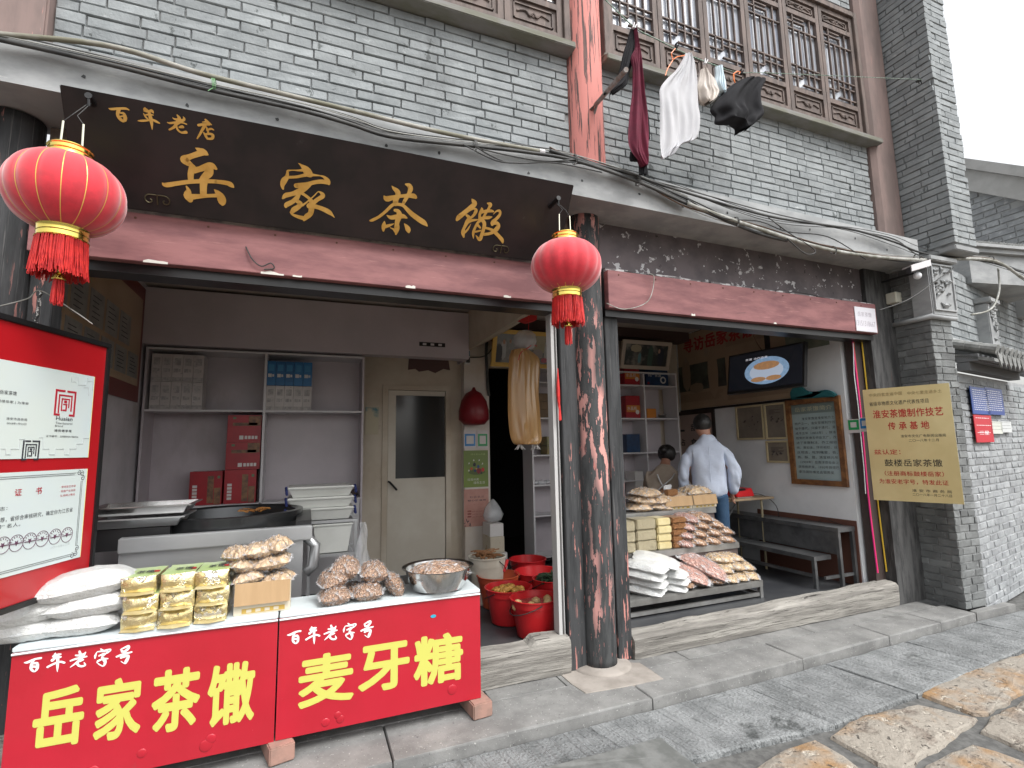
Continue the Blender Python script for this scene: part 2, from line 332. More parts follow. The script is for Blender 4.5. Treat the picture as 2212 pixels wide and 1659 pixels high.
# ------------------------------------------------------------------ bricks
def brick_mesh(seed, mat, nm='brick'):
    R = random.Random(seed); j = lambda s: R.uniform(-s, s); v = []
    b = .05
    for y, ins in ((1, 0), (.15, 0), (0, 1)):
        for (sx, sz) in ((-1, -1), (1, -1), (1, 1), (-1, 1)):
            v.append((sx*(.5-(b*.25 if ins else 0))+j(.008), y+(j(.05) if ins else 0), sz*(.5-(b*1.3 if ins else 0))+j(.035)))
    f = [(8, 9, 10, 11)]
    for k in (0, 4):
        for i in range(4): f.append((k+i, k+(i+1) % 4, k+4+(i+1) % 4, k+4+i))
    me = bpy.data.meshes.new(nm); me.from_pydata(v, [], f); me.materials.append(mat); me.update(); return me
BR = [brick_mesh(i, brick_m) for i in range(8)]
def bricks(parent, o, u, out, w, h, L=.30, pitch=.074, gap=.0075, depth=.06, skip=None, limit=300, proud=.012, name='brick', meshes=None):
    """running-bond bricks on the face starting at corner o, along u and up; out = outward normal"""
    u = Vector(u).normalized(); out = Vector(out).normalized(); o = Vector(o); zv = Vector((0, 0, 1)); rot = Matrix((u, -out, zv)).transposed()
    if rot.determinant() < 0: rot = Matrix((-u, -out, zv)).transposed()
    rq = rot.to_euler(); off = WP[parent.name]; ms = meshes or BR; items = []
    rows = int(h/pitch+.35); R = random.Random(int(w*1000)+rows)
    for r in range(rows):
        x = -R.uniform(.3, .7)*L if r % 2 else -R.uniform(0, .12)*L
        while x < w-.01:
            l = L*R.choice((1, 1, 1, .96, .5, 1.03, .9)); a, b = max(x, 0), min(x+l, w); x += l
            if b-a < .035: continue
            z = r*pitch+pitch/2
            if skip and skip((a+b)/2, z): continue
            items.append((a, b, z))
    cen = lambda t: (o+u*((t[0]+t[1])/2)+zv*t[2]-CAM).length
    items.sort(key=cen); mb = MB()
    for i, (a, b, z) in enumerate(items):
        pos = o+u*((a+b)/2)+zv*z+out*(R.uniform(0, .006)+proud); scl = (b-a-gap, depth, pitch-gap*R.uniform(.75, 1.15)); me = R.choice(ms)
        if i < limit:
            br = bpy.data.objects.new(name, me); col.objects.link(br); br.parent = parent; br.location = pos-off; br.rotation_euler = rq; br.scale = scl
        else:
            M = Matrix.Translation(pos) @ rot.to_4x4() @ Matrix.Diagonal((*scl, 1)); mb.add([M @ v.co for v in me.vertices], [tuple(p.vertices) for p in me.polygons], R.random())
    if mb.v: obj('far_bricks', mb, brick_m, parent, kind='stuff', rnd=True)
# ================================================================== GROUND
def struct(name, mb, mat, parent=None, **k): return obj(name, mb, mat, parent, kind=None if parent else 'structure', **k)
m = MB(); m.box((-150, -150, -.25), (150, 150, -.045)); struct('ground', m, joint_m)
def slab_piece(poly, z0, z1, mat, parent, name='slab', chip=.008, sub=.12, R=random, dome=0., cham=.012):
    """irregular flat stone: outline resampled and roughened, chamfered edge"""
    pts = []; n = len(poly)
    for i in range(n):
        a = Vector(poly[i]); b = Vector(poly[(i+1) % n]); k = max(1, int((b-a).length/sub))
        for t in range(k):
            p = a.lerp(b, t/k); pts.append(p+Vector((R.uniform(-chip, chip), R.uniform(-chip, chip))))
    c = sum(pts, Vector((0, 0)))/len(pts); m = MB(); vs = []
    area = sum(pts[i].x*pts[(i+1) % len(pts)].y-pts[(i+1) % len(pts)].x*pts[i].y for i in range(len(pts)))
    if area < 0: pts = pts[::-1]
    N = len(pts)
    def ins(p, d): q = p-c; L = q.length; return c+q*((L-d)/L)
    rings = [(0, z0), (0, z1-cham), (cham*.5, z1-cham*.3), (cham*1.4, z1)]
    for d, z in rings: vs += [(*ins(p, d), z+(R.uniform(-.002, .002) if d else 0)) for p in pts]
    fs = [(k*N+i, k*N+(i+1) % N, (k+1)*N+(i+1) % N, (k+1)*N+i) for k in range(3) for i in range(N)]
    if dome:
        last = 3*N
        for q in (.75, .45, .15):
            vs += [(*(c+(p-c)*q), z1+dome*(1-q*q)+noise.noise(Vector((p.x*q*6+c.x*3, p.y*q*6, q)))*dome*.8) for p in pts]
            fs += [(last+i, last+(i+1) % N, last+N+(i+1) % N, last+N+i) for i in range(N)]; last += N
        vs.append((*c, z1+dome)); fs += [(last+i, last+(i+1) % N, len(vs)-1) for i in range(N)]
    else: fs.append(tuple(3*N+i for i in range(N)))
    m.add(vs, fs); return obj(name, m, mat, parent)
# granite step along the shop fronts
STEP = .06
step = thing('pavement', None, None, kind='structure')
kx = [-3.2, -1.6, .45, 2.02, 3.35, 4.35, 5.05, 5.60]
def ky(x): return 2.80+max(0, x-2.2)*.030
for a, b in zip(kx, kx[1:]):
    slab_piece([(a+.004, ky(a)), (b-.004, ky(b)), (b-.004, 3.16), (a+.004, 3.16)], -.05, STEP, granite_m, step, chip=.003, sub=.2, cham=.010)
kx2 = [-3.2, -.9, 1.10, 1.62, 2.62, 3.9, 5.50]
for a, b in zip(kx2, kx2[1:]):
    slab_piece([(a+.003, 3.165), (b-.003, 3.165), (b-.003, 3.55), (a+.003, 3.55)], -.05, STEP-.001, granite_m, step, chip=.002, sub=.3, cham=.005)
slab_piece([(5.604, ky(5.6)), (6.22, 2.90), (6.20, 2.975), (5.62, 2.965)], -.05, STEP, granite_m, step, chip=.004, cham=.01)
plm = pmat('mortar_patch', (.33, .30, .27), (.25, .225, .2), scale=5, rough=.95, bump=.7, bscale=30, world=True)
slab_piece([tuple(GZ(*p, STEP).xy) for p in ((1186, 1440), (1265, 1499), (1432, 1468), (1382, 1432))], STEP-.01, STEP+.004, plm, step, name='mortar_patch', cham=.002)
m = MB(); m.lathe([(.215, -.01), (.215, .006), (.19, .016), (.135, .024)], c=(1.99, 3.35, STEP), n=40); obj('column_base', m, plm, step, smooth=True)
# hewn grey gutter slabs
gut = thing('gutter_paving', None, None, kind='structure')
def gb(x):            # front edge of the grey strip, as a curve in the ground plane
    P_ = [GZ(*p) for p in ((1140, 1700), (1519, 1652), (1883, 1540), (2060, 1462), (2212, 1402))]
    P_ = [(-9, P_[0].y-.1)] + [(p.x, p.y) for p in P_] + [(12, P_[-1].y+.9)]
    for (x0, y0), (x1, y1) in zip(P_, P_[1:]):
        if x <= x1 or x1 == 12: return y0+(y1-y0)*(x-x0)/(x1-x0)
R = random.Random(4); x = -3.4
cuts = [-3.4, -2.4, -1.5, -.7, .0, .55]
q = GZ(1423, 1592).x
for a, b in zip(cuts, cuts[1:]): slab_piece([(a+.004, gb(a)), (b-.004, gb(b)), (b-.004, 2.775), (a+.004, 2.775)], -.05, 0, hewn_m, gut, R=R, chip=.004, cham=.008)
cuts = [.55, 1.55, 2.75, 3.55, 4.5, 5.5, 6.6, 8.2, 10]
for i, (a, b) in enumerate(zip(cuts, cuts[1:])):
    s_ = .10; ya, yb = ky(min(a, 5.6))-.018, ky(min(b, 5.6))-.018
    if a > 5.7: ya = yb = 2.89
    y0a, y0b = gb(a+.0), gb(b)
    slab_piece([(a+.004+s_, y0a+.004), (b-.004+s_, y0b+.004), (b-.004, yb), (a+.004, ya)], -.05, R.uniform(-.003, .002), hewn_m, gut, R=R, chip=.005, cham=.010)
# darker cover slab and rim in the gutter, bottom centre
D = [tuple(GZ(*p).xy) for p in ((1428, 1597), (1530, 1675), (1080, 1850), (1010, 1700))]
Dm = pmat('dark_cover_slab', (.17, .175, .17), (.11, .115, .11), scale=8, rough=.85, bump=.8, bscale=50, world=True)
slab_piece(D, -.05, .010, Dm, gut, name='drain_cover', R=R, chip=.004)
def fillp(pl_, nm='slab'): slab_piece([tuple(GZ(*p).xy) for p in pl_], -.05, 0, hewn_m, gut, R=R, chip=.005, cham=.010, name=nm)
if 0: fillp([(1448, 1592), (1500, 1583), (1720, 1590), (1640, 1612), (1519, 1652), (1600, 1700), (1578, 1697)])
if 0: fillp([(-300, 2000), (940, 1735), (1420, 1590), (1405, 1583), (700, 1720), (-500, 1950)])
# tan blocks traced from the street, the rest of the street goes on in the same manner
st = thing('street_paving', None, None, kind='structure')
ST = [[(1590, 1690), (1661, 1625), (1760, 1590), (1826, 1625), (1880, 1665), (1850, 1800), (1600, 1820)],
      [(1792, 1582), (1859, 1538), (1985, 1517), (2110, 1545), (2036, 1600), (1955, 1655), (1900, 1643)],
      [(1994, 1496), (2056, 1454), (2167, 1417), (2330, 1390), (2290, 1450), (2128, 1535), (2100, 1537)],
      [(2114, 1572), (2150, 1535), (2300, 1462), (2460, 1480), (2400, 1610), (2280, 1640)],
      [(2036, 1625), (2094, 1598), (2212, 1636), (2280, 1665), (2230, 1800), (1990, 1800), (1965, 1665)],
      [(2350, 1385), (2212, 1402), (2500, 1300), (2750, 1330), (2500, 1450), (2330, 1440)]]
ST = ST[:5]
polys = []
for s_ in ST:
    poly = [tuple(GZ(*p).xy) for p in s_]; polys.append(poly); slab_piece(poly, -.08, -.008, tan_m, st, name='paving_stone', R=R, chip=.012, sub=.07, dome=.012, cham=.022)
cen = [sum((Vector(p) for p in q), Vector((0, 0)))/len(q) for q in polys]
yy = -4.; row = 0
while yy < 3.0:
    xx = -4.5+R.uniform(0, .4); dy = R.uniform(.42, .52)
    while xx < 11:
        w = R.uniform(.55, .85); s0 = .12*xx
        c_ = Vector((xx+w/2, yy+dy/2+s0*.5))
        quadp = [(xx+.02, yy+s0*.5+.02), (xx+w-.02, yy+.06*(w+xx)+.02), (xx+w-.02, yy+dy+.06*(w+xx)-.02), (xx+.02, yy+dy+s0*.5-.02)]
        if all(p[1] < gb(p[0])-.03 for p in quadp) and all((c_-c).length > .62 for c in cen):
            if not (c_.x < 1.3 and c_.y > 1.3 and c_.y > 1.3 and False): slab_piece(quadp, -.08, -.01+R.uniform(-.006, .004), tan_m, st, name='paving_stone', R=R, chip=.02, sub=.16, dome=.012, cham=.02)
        xx += w
    yy += dy
m = MB(); m.box((-6, -5, -.05), (12, 2.75, -.032)); struct('street_bed', m, joint_m)
# ================================================================== SHELL OF THE SHOP
FL, CE, XL, XR, YB = .2, 3.2, -1.45, 5.06, 5.98
m = MB(); m.box((XL-.3, 3.47, -.2), (XR+.3, YB+.2, FL)); struct('shop_floor', m, floor_m)
ceil_m = pmat('ceiling_board', (.46, .41, .38), (.40, .36, .33), scale=1.5, rough=.8)
m = MB(); m.box((XL-.2, 3.45, CE), (XR+.3, YB+.3, CE+.1)); struct('ceiling', m, ceil_m)
m = MB(); m.box((XL-.2, 3.47, FL), (XL, YB+.1, CE)); single('side_wall', m, wall_m, 'lilac white side wall at the left end of the sweets shop', 'wall')
m = MB(); m.box((XR, 3.52, FL), (XR+.2, YB+.1, CE)); single('side_wall', m, white_m, 'white plastered side wall behind the framed notices and steel bench', 'wall')
cream_m = pmat('aged_cream_paint', (.56, .50, .41), (.47, .40, .31), scale=1.8, rough=.65, spots=(((.36, .28, .2), 5, .64, (1, 1, 1), .12),))
m = MB(); DX0, DX1, DZ1 = .80, 1.60, 2.36
m.box((.56, YB, FL), (DX0, YB+.1, CE)); m.box((DX1, YB, FL), (1.75, YB+.1, CE)); m.box((DX0, YB, DZ1), (DX1, YB+.1, CE)); m.box((XL-.2, YB+.02, FL), (.56, YB+.12, CE))
m.box((2.60, YB+.02, FL), (XR+.2, YB+.12, CE)); m.box((2.10, YB+.02, 2.62), (2.60, YB+.12, CE))
single('back_wall', m, cream_m, 'aged cream back wall around the white door and dark doorway', 'wall')
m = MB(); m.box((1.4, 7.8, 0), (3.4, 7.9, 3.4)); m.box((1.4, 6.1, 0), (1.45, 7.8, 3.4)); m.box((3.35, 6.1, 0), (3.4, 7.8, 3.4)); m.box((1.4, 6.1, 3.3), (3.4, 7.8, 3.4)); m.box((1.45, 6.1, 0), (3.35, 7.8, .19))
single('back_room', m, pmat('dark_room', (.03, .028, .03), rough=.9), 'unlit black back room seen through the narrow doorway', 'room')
# door
d = thing('door', 'cream painted door with a dark glass pane in the back wall', 'door', (1.2, YB-.03, FL))
m = MB(); m.box((DX0, YB-.02, FL), (DX0+.06, YB+.05, DZ1)); m.box((DX1-.06, YB-.02, FL), (DX1, YB+.05, DZ1)); m.box((DX0+.06, YB-.02, DZ1-.06), (DX1-.06, YB+.05, DZ1)); obj('door_frame', m, cream_m, d)
a, b = FY(856, 850, YB-.01), FY(962, 1030, YB-.01); px0, px1, pz0, pz1 = a.x, b.x, b.z, a.z-.02
lx0, lx1, lz1 = DX0+.065, DX1-.065, DZ1-.065
doorp = pmat('door_paint', (.60, .56, .48), (.54, .49, .41), scale=2, rough=.55)
m = MB(); m.box((lx0, YB, FL+.01), (px0, YB+.04, lz1)); m.box((px1, YB, FL+.01), (lx1, YB+.04, lz1)); m.box((px0, YB, FL+.01), (px1, YB+.04, pz0)); m.box((px0, YB, pz1), (px1, YB+.04, lz1)); obj('door_leaf', m, doorp, d)
m = MB(); m.box((px0, YB+.015, pz0), (px1, YB+.025, pz1)); obj('pane', m, pmat('dark_glass', (.035, .036, .036), rough=.12), d)
m = MB(); p = FY(838, 1040, YB-.04); m.tube([p, p+Vector((.02, 0, -.01)), p+Vector((.10, 0, -.10))], .012); obj('handle', m, black_m, d)
# pier with posters
pier = thing('wall_pier', 'cream painted pier between the white door and the dark doorway', 'pier', (1.93, 5.9, FL))
x0, x1 = FY(1003, 900, 5.85).x, FY(1057, 900, 5.85).x
m = MB(); m.box((x0, 5.85, FL), (x1, YB-.003, CE-.002)); obj('pier_body', m, pmat('pier_paint', (.64, .60, .56), (.56, .49, .41), scale=1.5, rough=.75, spots=(((.35, .27, .2), 6, .66, (1, 1, 1), .1),)), pier)
br = thing('ceiling_beam', 'sloping cream ceiling beam with brown pipe above the doorway', 'beam', (x0, 5.8, 3))
q0 = FY(1010, 740, 5.84); q1 = FY(1195, 645, 3.7); m = MB(); m.prism([(x0-.02, 5.84, 2.75), (x1+.03, 5.84, 2.93), (x1+.03, 5.84, CE-.005), (x0-.02, 5.84, CE-.005)], (.0, -2.2, 0)); obj('beam_body', m, cream_m, br)
m = MB(); m.tube([(x1+.02, 5.8, 2.93), (x1+.05, 4.9, 3.0), (x1+.06, 3.8, 3.06)], .02); obj('pipe', m, pmat('brown_pipe', (.25, .11, .06), rough=.6), br)
# ================================================================== FRONT: sills, columns, beams
def rough_beam(name, x0, x1, label, seed, z1a=.30, z1b=.29, notch=0):
    R = random.Random(seed); N = int((x1-x0)/.05); m = MB(); vs = []; prof = None
    for i in range(N+1):
        t = i/N; x = x0+(x1-x0)*t; top = z1a+(z1b-z1a)*t+noise.noise(Vector((x*3, seed, 0)))*.012
        if notch and x1-x < .28: top += .035
        wv = noise.noise(Vector((x*2, seed+5, 0)))*.008
        ring = [(3.31, STEP+.004), (3.305+wv, .11), (3.302+wv, .2), (3.306+wv, top-.03), (3.325, top-.006), (3.36, top), (3.44, top+.004), (3.455, top-.02), (3.46, STEP+.004)]
        ring = [(y+noise.noise(Vector((x*9, y*30, z*30)))*.006, z+noise.noise(Vector((x*7, y*20, z*9+4)))*.005) for y, z in ring]
        vs += [(x, y, z) for y, z in ring]
    K = 9; fs = [(i*K+j, (i+1)*K+j, (i+1)*K+(j+1) % K, i*K+(j+1) % K) for i in range(N) for j in range(K)]
    fs += [tuple(range(K)), tuple(N*K+j for j in range(K))[::-1]]; m.add(vs, fs); return single(name, m, sillwood_m, label, 'threshold', 'timber thresholds')
rough_beam('timber_threshold', XL+.02, 1.73, 'weathered grey timber threshold behind the red counters, left bay', 3, .30, .27, 1)
rough_beam('timber_threshold', 2.25, 5.22, 'long weathered timber threshold below the stepped bag shelf, right bay', 8, .225, .27)
def column(x, r, z0, z1, mat, label, name='round_column', y=3.35, n=36, flat=False):
    m = MB(); prof = []; K = 60
    for i in range(K+1): prof.append((r, z0+(z1-z0)*i/K))
    m.lathe(prof, (x, y, 0), n=n, rf=lambda a, q, z: 1+.018*noise.noise(Vector((math.cos(a)*3+x, math.sin(a)*3, z*.8)))-(.05 if abs(math.sin(a*3.5+x+z*.06)) < .06 and z < 2.4 else 0))
    return m
def col_thing(x, label, jl, jr, mat=col_m):
    t = thing('round_column', label, 'column', (x, 3.35, STEP), 'dark columns carrying the upper floor')
    obj('shaft', column(x, .122, STEP+.01, 3.405, mat, ''), mat, t, smooth=True)
    for a, b in (jl, jr):
        if a is None: continue
        m = MB(); m.box((a, 3.33, STEP+.005), (b, 3.45, 3.0)); obj('jamb_post', m, dark_m, t, bevel=.004)
    return t
col_thing(-1.50, 'black round column at the far left behind the left lantern', (None, None), (-1.37, -1.27), dark_m)
col_thing(1.985, 'black round column with peeling pink paint between the two bays', (1.735, 1.875), (2.13, 2.25))
m = MB(); t = thing('square_post', 'charred black flat post beside the brick pier at the right end', 'column', (5.3, 3.3, STEP))
m.box((5.24, 3.32, STEP+.005), (5.648, 3.5, 3.36)); obj('post', m, pmat('charred_post', (.03, .03, .031), (.08, .08, .08), scale=9, rough=.7, bump=.6, stretch=(2.5, 2.5, .4), spots=(((.42, .17, .13), 4.5, .68, (2, 2, 1), .01, 1.), ((.15, .15, .148), 18, .66, (2, 2, .4), .03))), t)
m = MB(); m.box((5.10, 3.42, FL), (5.238, 3.5, 2.64)); obj('door_frame', m, pmat('dark_brown_frame', (.05, .035, .032), rough=.6), t)
for k, (xx, cc) in enumerate(((5.095, (.75, .02, .22)), (5.10, (.55, .03, .02)), (5.225, (.75, .5, .05)))):
    m = MB(); m.tube(catmull([(xx, 3.41-.004*k, 2.64), (xx+.004, 3.405, 1.9), (xx-.006, 3.41, 1.1), (xx+.006, 3.405, .35)], 6), .007); obj('ribbon', m, pmat('ribbon%d' % k, cc, rough=.5), t)
# white metal edge strip and shutter guide left of the centre column
m = MB(); m.box((1.675, 3.36, .27), (1.70, 3.44, 2.66)); m.box((1.715, 3.36, .27), (1.722, 3.44, 2.66))
single('shutter_guide', m, pmat('dull_white_metal', (.46, .46, .455), rough=.5), 'white metal shutter guide rail left of the centre column', 'rail')
m = MB(); m.tube(catmull([(1.71, 3.33, 2.18), (1.705, 3.325, 2.0), (1.71, 3.325, 1.85)], 5), [.004+.010*math.sin(i*.31)**2 for i in range(11)])
for k in range(8): m.tube([(1.708, 3.32, 2.0), (1.70+.003*k, 3.318, 1.80-.004*(k % 3))], .0022, 4)
redm = pmat('red_thread', (.62, .025, .02), (.45, .01, .012), scale=30, rough=.6)
single('old_tassel', m, redm, 'faded red tassel tied to the white guide rail', 'tassel')
# red boards over the openings
def beam(x0, x1, label, z0, z1, seed):
    t = thing('shop_lintel', label, 'lintel', ((x0+x1)/2, 3.25, z0), 'red painted boards over the shop openings')
    m = MB(); m.box((x0, 3.24, z0), (x1, 3.30, z1)); obj('red_board', m, redbeam_m, t, bevel=.003)
    m = MB(); m.box((x0, 3.295, z0-.055), (x1, 3.44, z0+.02)); obj('track', m, black_m, t)
    m = MB(); R = random.Random(seed); x = x0+.1
    while x < x1: m.lathe([(.006, 0), (.006, .004), (.003, .006)], (0, 0, 0), 8); k = len(m.v)-24; \
        [m.v.__setitem__(k+i, Vector((x, 3.24, z1-.03))+Vector((m.v[k+i].x, -m.v[k+i].z, m.v[k+i].y))) for i in range(24)]; x += .35
    obj('nails', m, pmat('rusty_nail', (.12, .05, .03), rough=.7), t)
    m = MB(); x = x0+.5                      # torn tape along the lower edge
    while x < x1-.3:
        if R.random() < .32:
            w = R.uniform(.03, .13); h = R.uniform(.008, .022)
            pts = [(x+w*i/5, 3.2385, z0-.003) for i in range(6)]+[(x+w*(1-i/5), 3.2385, z0+h*R.uniform(.3, 1)) for i in range(6)]
            m.prism(pts, (0, -.001, 0))
        x += R.uniform(.08, .3)
    obj('torn_tape', m, pmat('torn_tape', (.62, .60, .55), rough=.4), t)
    return t
beam(-1.36, 1.86, 'faded red board beneath the black shop sign, left opening', 2.655, 2.93, 1)
beam(2.12, 5.236, 'faded red board over the right opening with a white phone number plate', 2.655, 2.955, 2)
m = MB(); m.box((2.12, 3.36, 2.90), (5.236, 3.46, 3.405)); single('fascia_board', m, fascia_m, 'dark fascia with white paint spots above the right red board', 'fascia')
m = MB()
R = random.Random(5); x = 2.14
while x < 5.2: w = R.uniform(.06, .3); m.box((x, 3.30, 2.958+R.uniform(0, .006)), (x+w, 3.358, 2.985+R.uniform(0, .012))); x += w+R.uniform(.0, .03)
single('peeling_ledge', m, pmat('peeling_ledge', (.16, .15, .15), (.62, .62, .62), scale=14, lo=.5, hi=.56, rough=.8, bump=.6, stretch=(.6, 1, 2)), 'peeling white and grey ledge on top of the right red board', 'ledge')
m = MB(); m.box((-1.36, 3.36, 2.93), (1.86, 3.46, 3.405)); single('fascia_board', m, pmat('stained_fascia', (.10, .08, .075), (.3, .25, .2), scale=6, rough=.9), 'stained board hidden behind the black shop sign', 'fascia')
# concrete band (front face slightly falling to the right as photographed)
bt = thing('concrete_band', 'grey concrete ledge running between the shop fronts and upper brickwork', 'ledge', (2, 3.1, 3.4))
m = MB(); x0, x1 = -2.6, 5.60; B0, B1 = FY(10, 184, 3.0), FY(1890, 565, 3.0)
zb0, zb1 = 3.42, 3.34; zt0, zt1 = 3.68, 3.585
m.add([(x0, 3.0, zb0), (x1, 3.0, zb1), (x1, 3.46, zb1+.02), (x0, 3.46, zb0+.005), (x0, 3.0, zt0), (x1, 3.0, zt1), (x1, 3.34, zt1), (x0, 3.34, zt0)],
      [(0, 3, 2, 1), (4, 5, 6, 7), (0, 1, 5, 4), (1, 2, 6, 5), (2, 3, 7, 6), (3, 0, 4, 7)]); obj('band', m, band_m, bt)
R = random.Random(9)
for i in range(16):
    x = -2+i*.47+R.uniform(-.1, .1); t_ = (x-x0)/(x1-x0); z = zb0+(zb1-zb0)*t_+.09+R.uniform(-.02, .03); m = MB()
    m.prism([(x+.011*math.cos(a*math.pi/3.5)*R.uniform(.6, 1.2), 2.9985, z+.012*math.sin(a*math.pi/3.5)*R.uniform(.6, 1.2)) for a in range(7)], (0, -.0012, 0)); obj('bolt_hole', m, black_m, bt)
# ================================================================== UPPER WALLS
UW = 3.3
def wallthing(label, loc): return thing('brick_wall', label, 'wall', loc)
w1 = wallthing('grey brick wall above the black shop sign', (0, UW, 3.7)); m = MB(); m.box((-3.2, UW, 3.45), (1.868, UW+.2, 4.70)); obj('mortar', m, mortar_m, w1)
bricks(w1, (-1.36, UW, 3.60), (1, 0, 0), (0, -1, 0), 3.215, 1.10, L=.285, pitch=.0685)
w1b = wallthing('strip of grey brick wall left of the upper brown pilaster', (-2.5, UW, 3.7))
bricks(w1b, (-3.2, UW, 3.60), (1, 0, 0), (0, -1, 0), 1.40, 1.6, L=.285, pitch=.0685)
m = MB(); m.box((-3.2, UW+.003, 4.702), (-1.8, UW+.2, 5.3)); obj('mortar', m, mortar_m, w1b)
w2 = wallthing('grey brick wall beneath the right lattice windows behind the laundry', (3.8, UW, 3.7)); m = MB(); m.box((2.15, UW, 3.45), (5.452, UW+.2, 4.70)); obj('mortar', m, mortar_m, w2)
bricks(w2, (2.15, UW, 3.56), (1, 0, 0), (0, -1, 0), 3.30, 1.14, L=.24, pitch=.0675)
w3 = wallthing('grey brickwork above the right lattice windows', (4.5, UW, 6.3)); m = MB(); m.box((2.15, UW, 6.32), (5.45, UW+.2, 7.2)); obj('mortar', m, mortar_m, w3)
bricks(w3, (3.4, UW, 6.33), (1, 0, 0), (0, -1, 0), 2.04, .8, L=.24, pitch=.0675)
m = MB(); m.lathe([(.15, 3.6+i*.06) for i in range(60)], (2.01, 3.30, 0), n=32, rf=lambda a, q, z: 1+.02*noise.noise(Vector((math.cos(a)*3, math.sin(a)*3, z)))); t = thing('upper_column', 'peeling red round column between the upper windows', 'column', (2.01, 3.3, 3.6))
obj('shaft', m, colred_m, t, smooth=True)
m = MB(); m.box((1.872, 3.285, 3.6), (1.90, 3.36, 7)); obj('trim', m, band_m, t)
m = MB(); m.box((-1.80, 3.22, 3.5), (-1.365, 3.5, 6)); single('upper_pilaster', m, pilaster_m, 'brown and pink stained pilaster at the top left corner', 'pilaster', bevel=.01)
m = MB(); m.prism([(5.455, 3.5, 3.585), (5.455, 3.26, 3.585), (5.50, 3.22, 3.585), (5.80, 3.22, 3.585), (5.838, 3.26, 3.585), (5.838, 3.5, 3.585)], (0, 0, 3.8)); single('upper_pilaster', m, pilaster_m, 'brown stained pilaster between the right lattice windows and brick pier', 'pilaster')
sillm = pmat('mossy_sill', (.20, .195, .185), (.15, .15, .115), scale=6, rough=.8, bump=.4, stretch=(.5, 1, 3))
for (a, b, lb) in ((-1.36, 1.872, 'mossy grey sill beneath the upper left lattice windows'), (2.16, 5.53, 'mossy grey sill beneath the upper right lattice windows')):
    m = MB(); m.box((a, 3.16, 4.70), (b, 3.34, 4.755)); m.box((a, 3.20, 4.757), (b, 3.34, 4.785)); single('window_sill', m, sillm, lb, 'sill', bevel=.006)
pane_m = pmat('curtained_pane', (.30, .33, .40), (.52, .55, .60), scale=1.5, lo=.42, hi=.58, rough=.15, stretch=(9, 1, .6), coat=1)
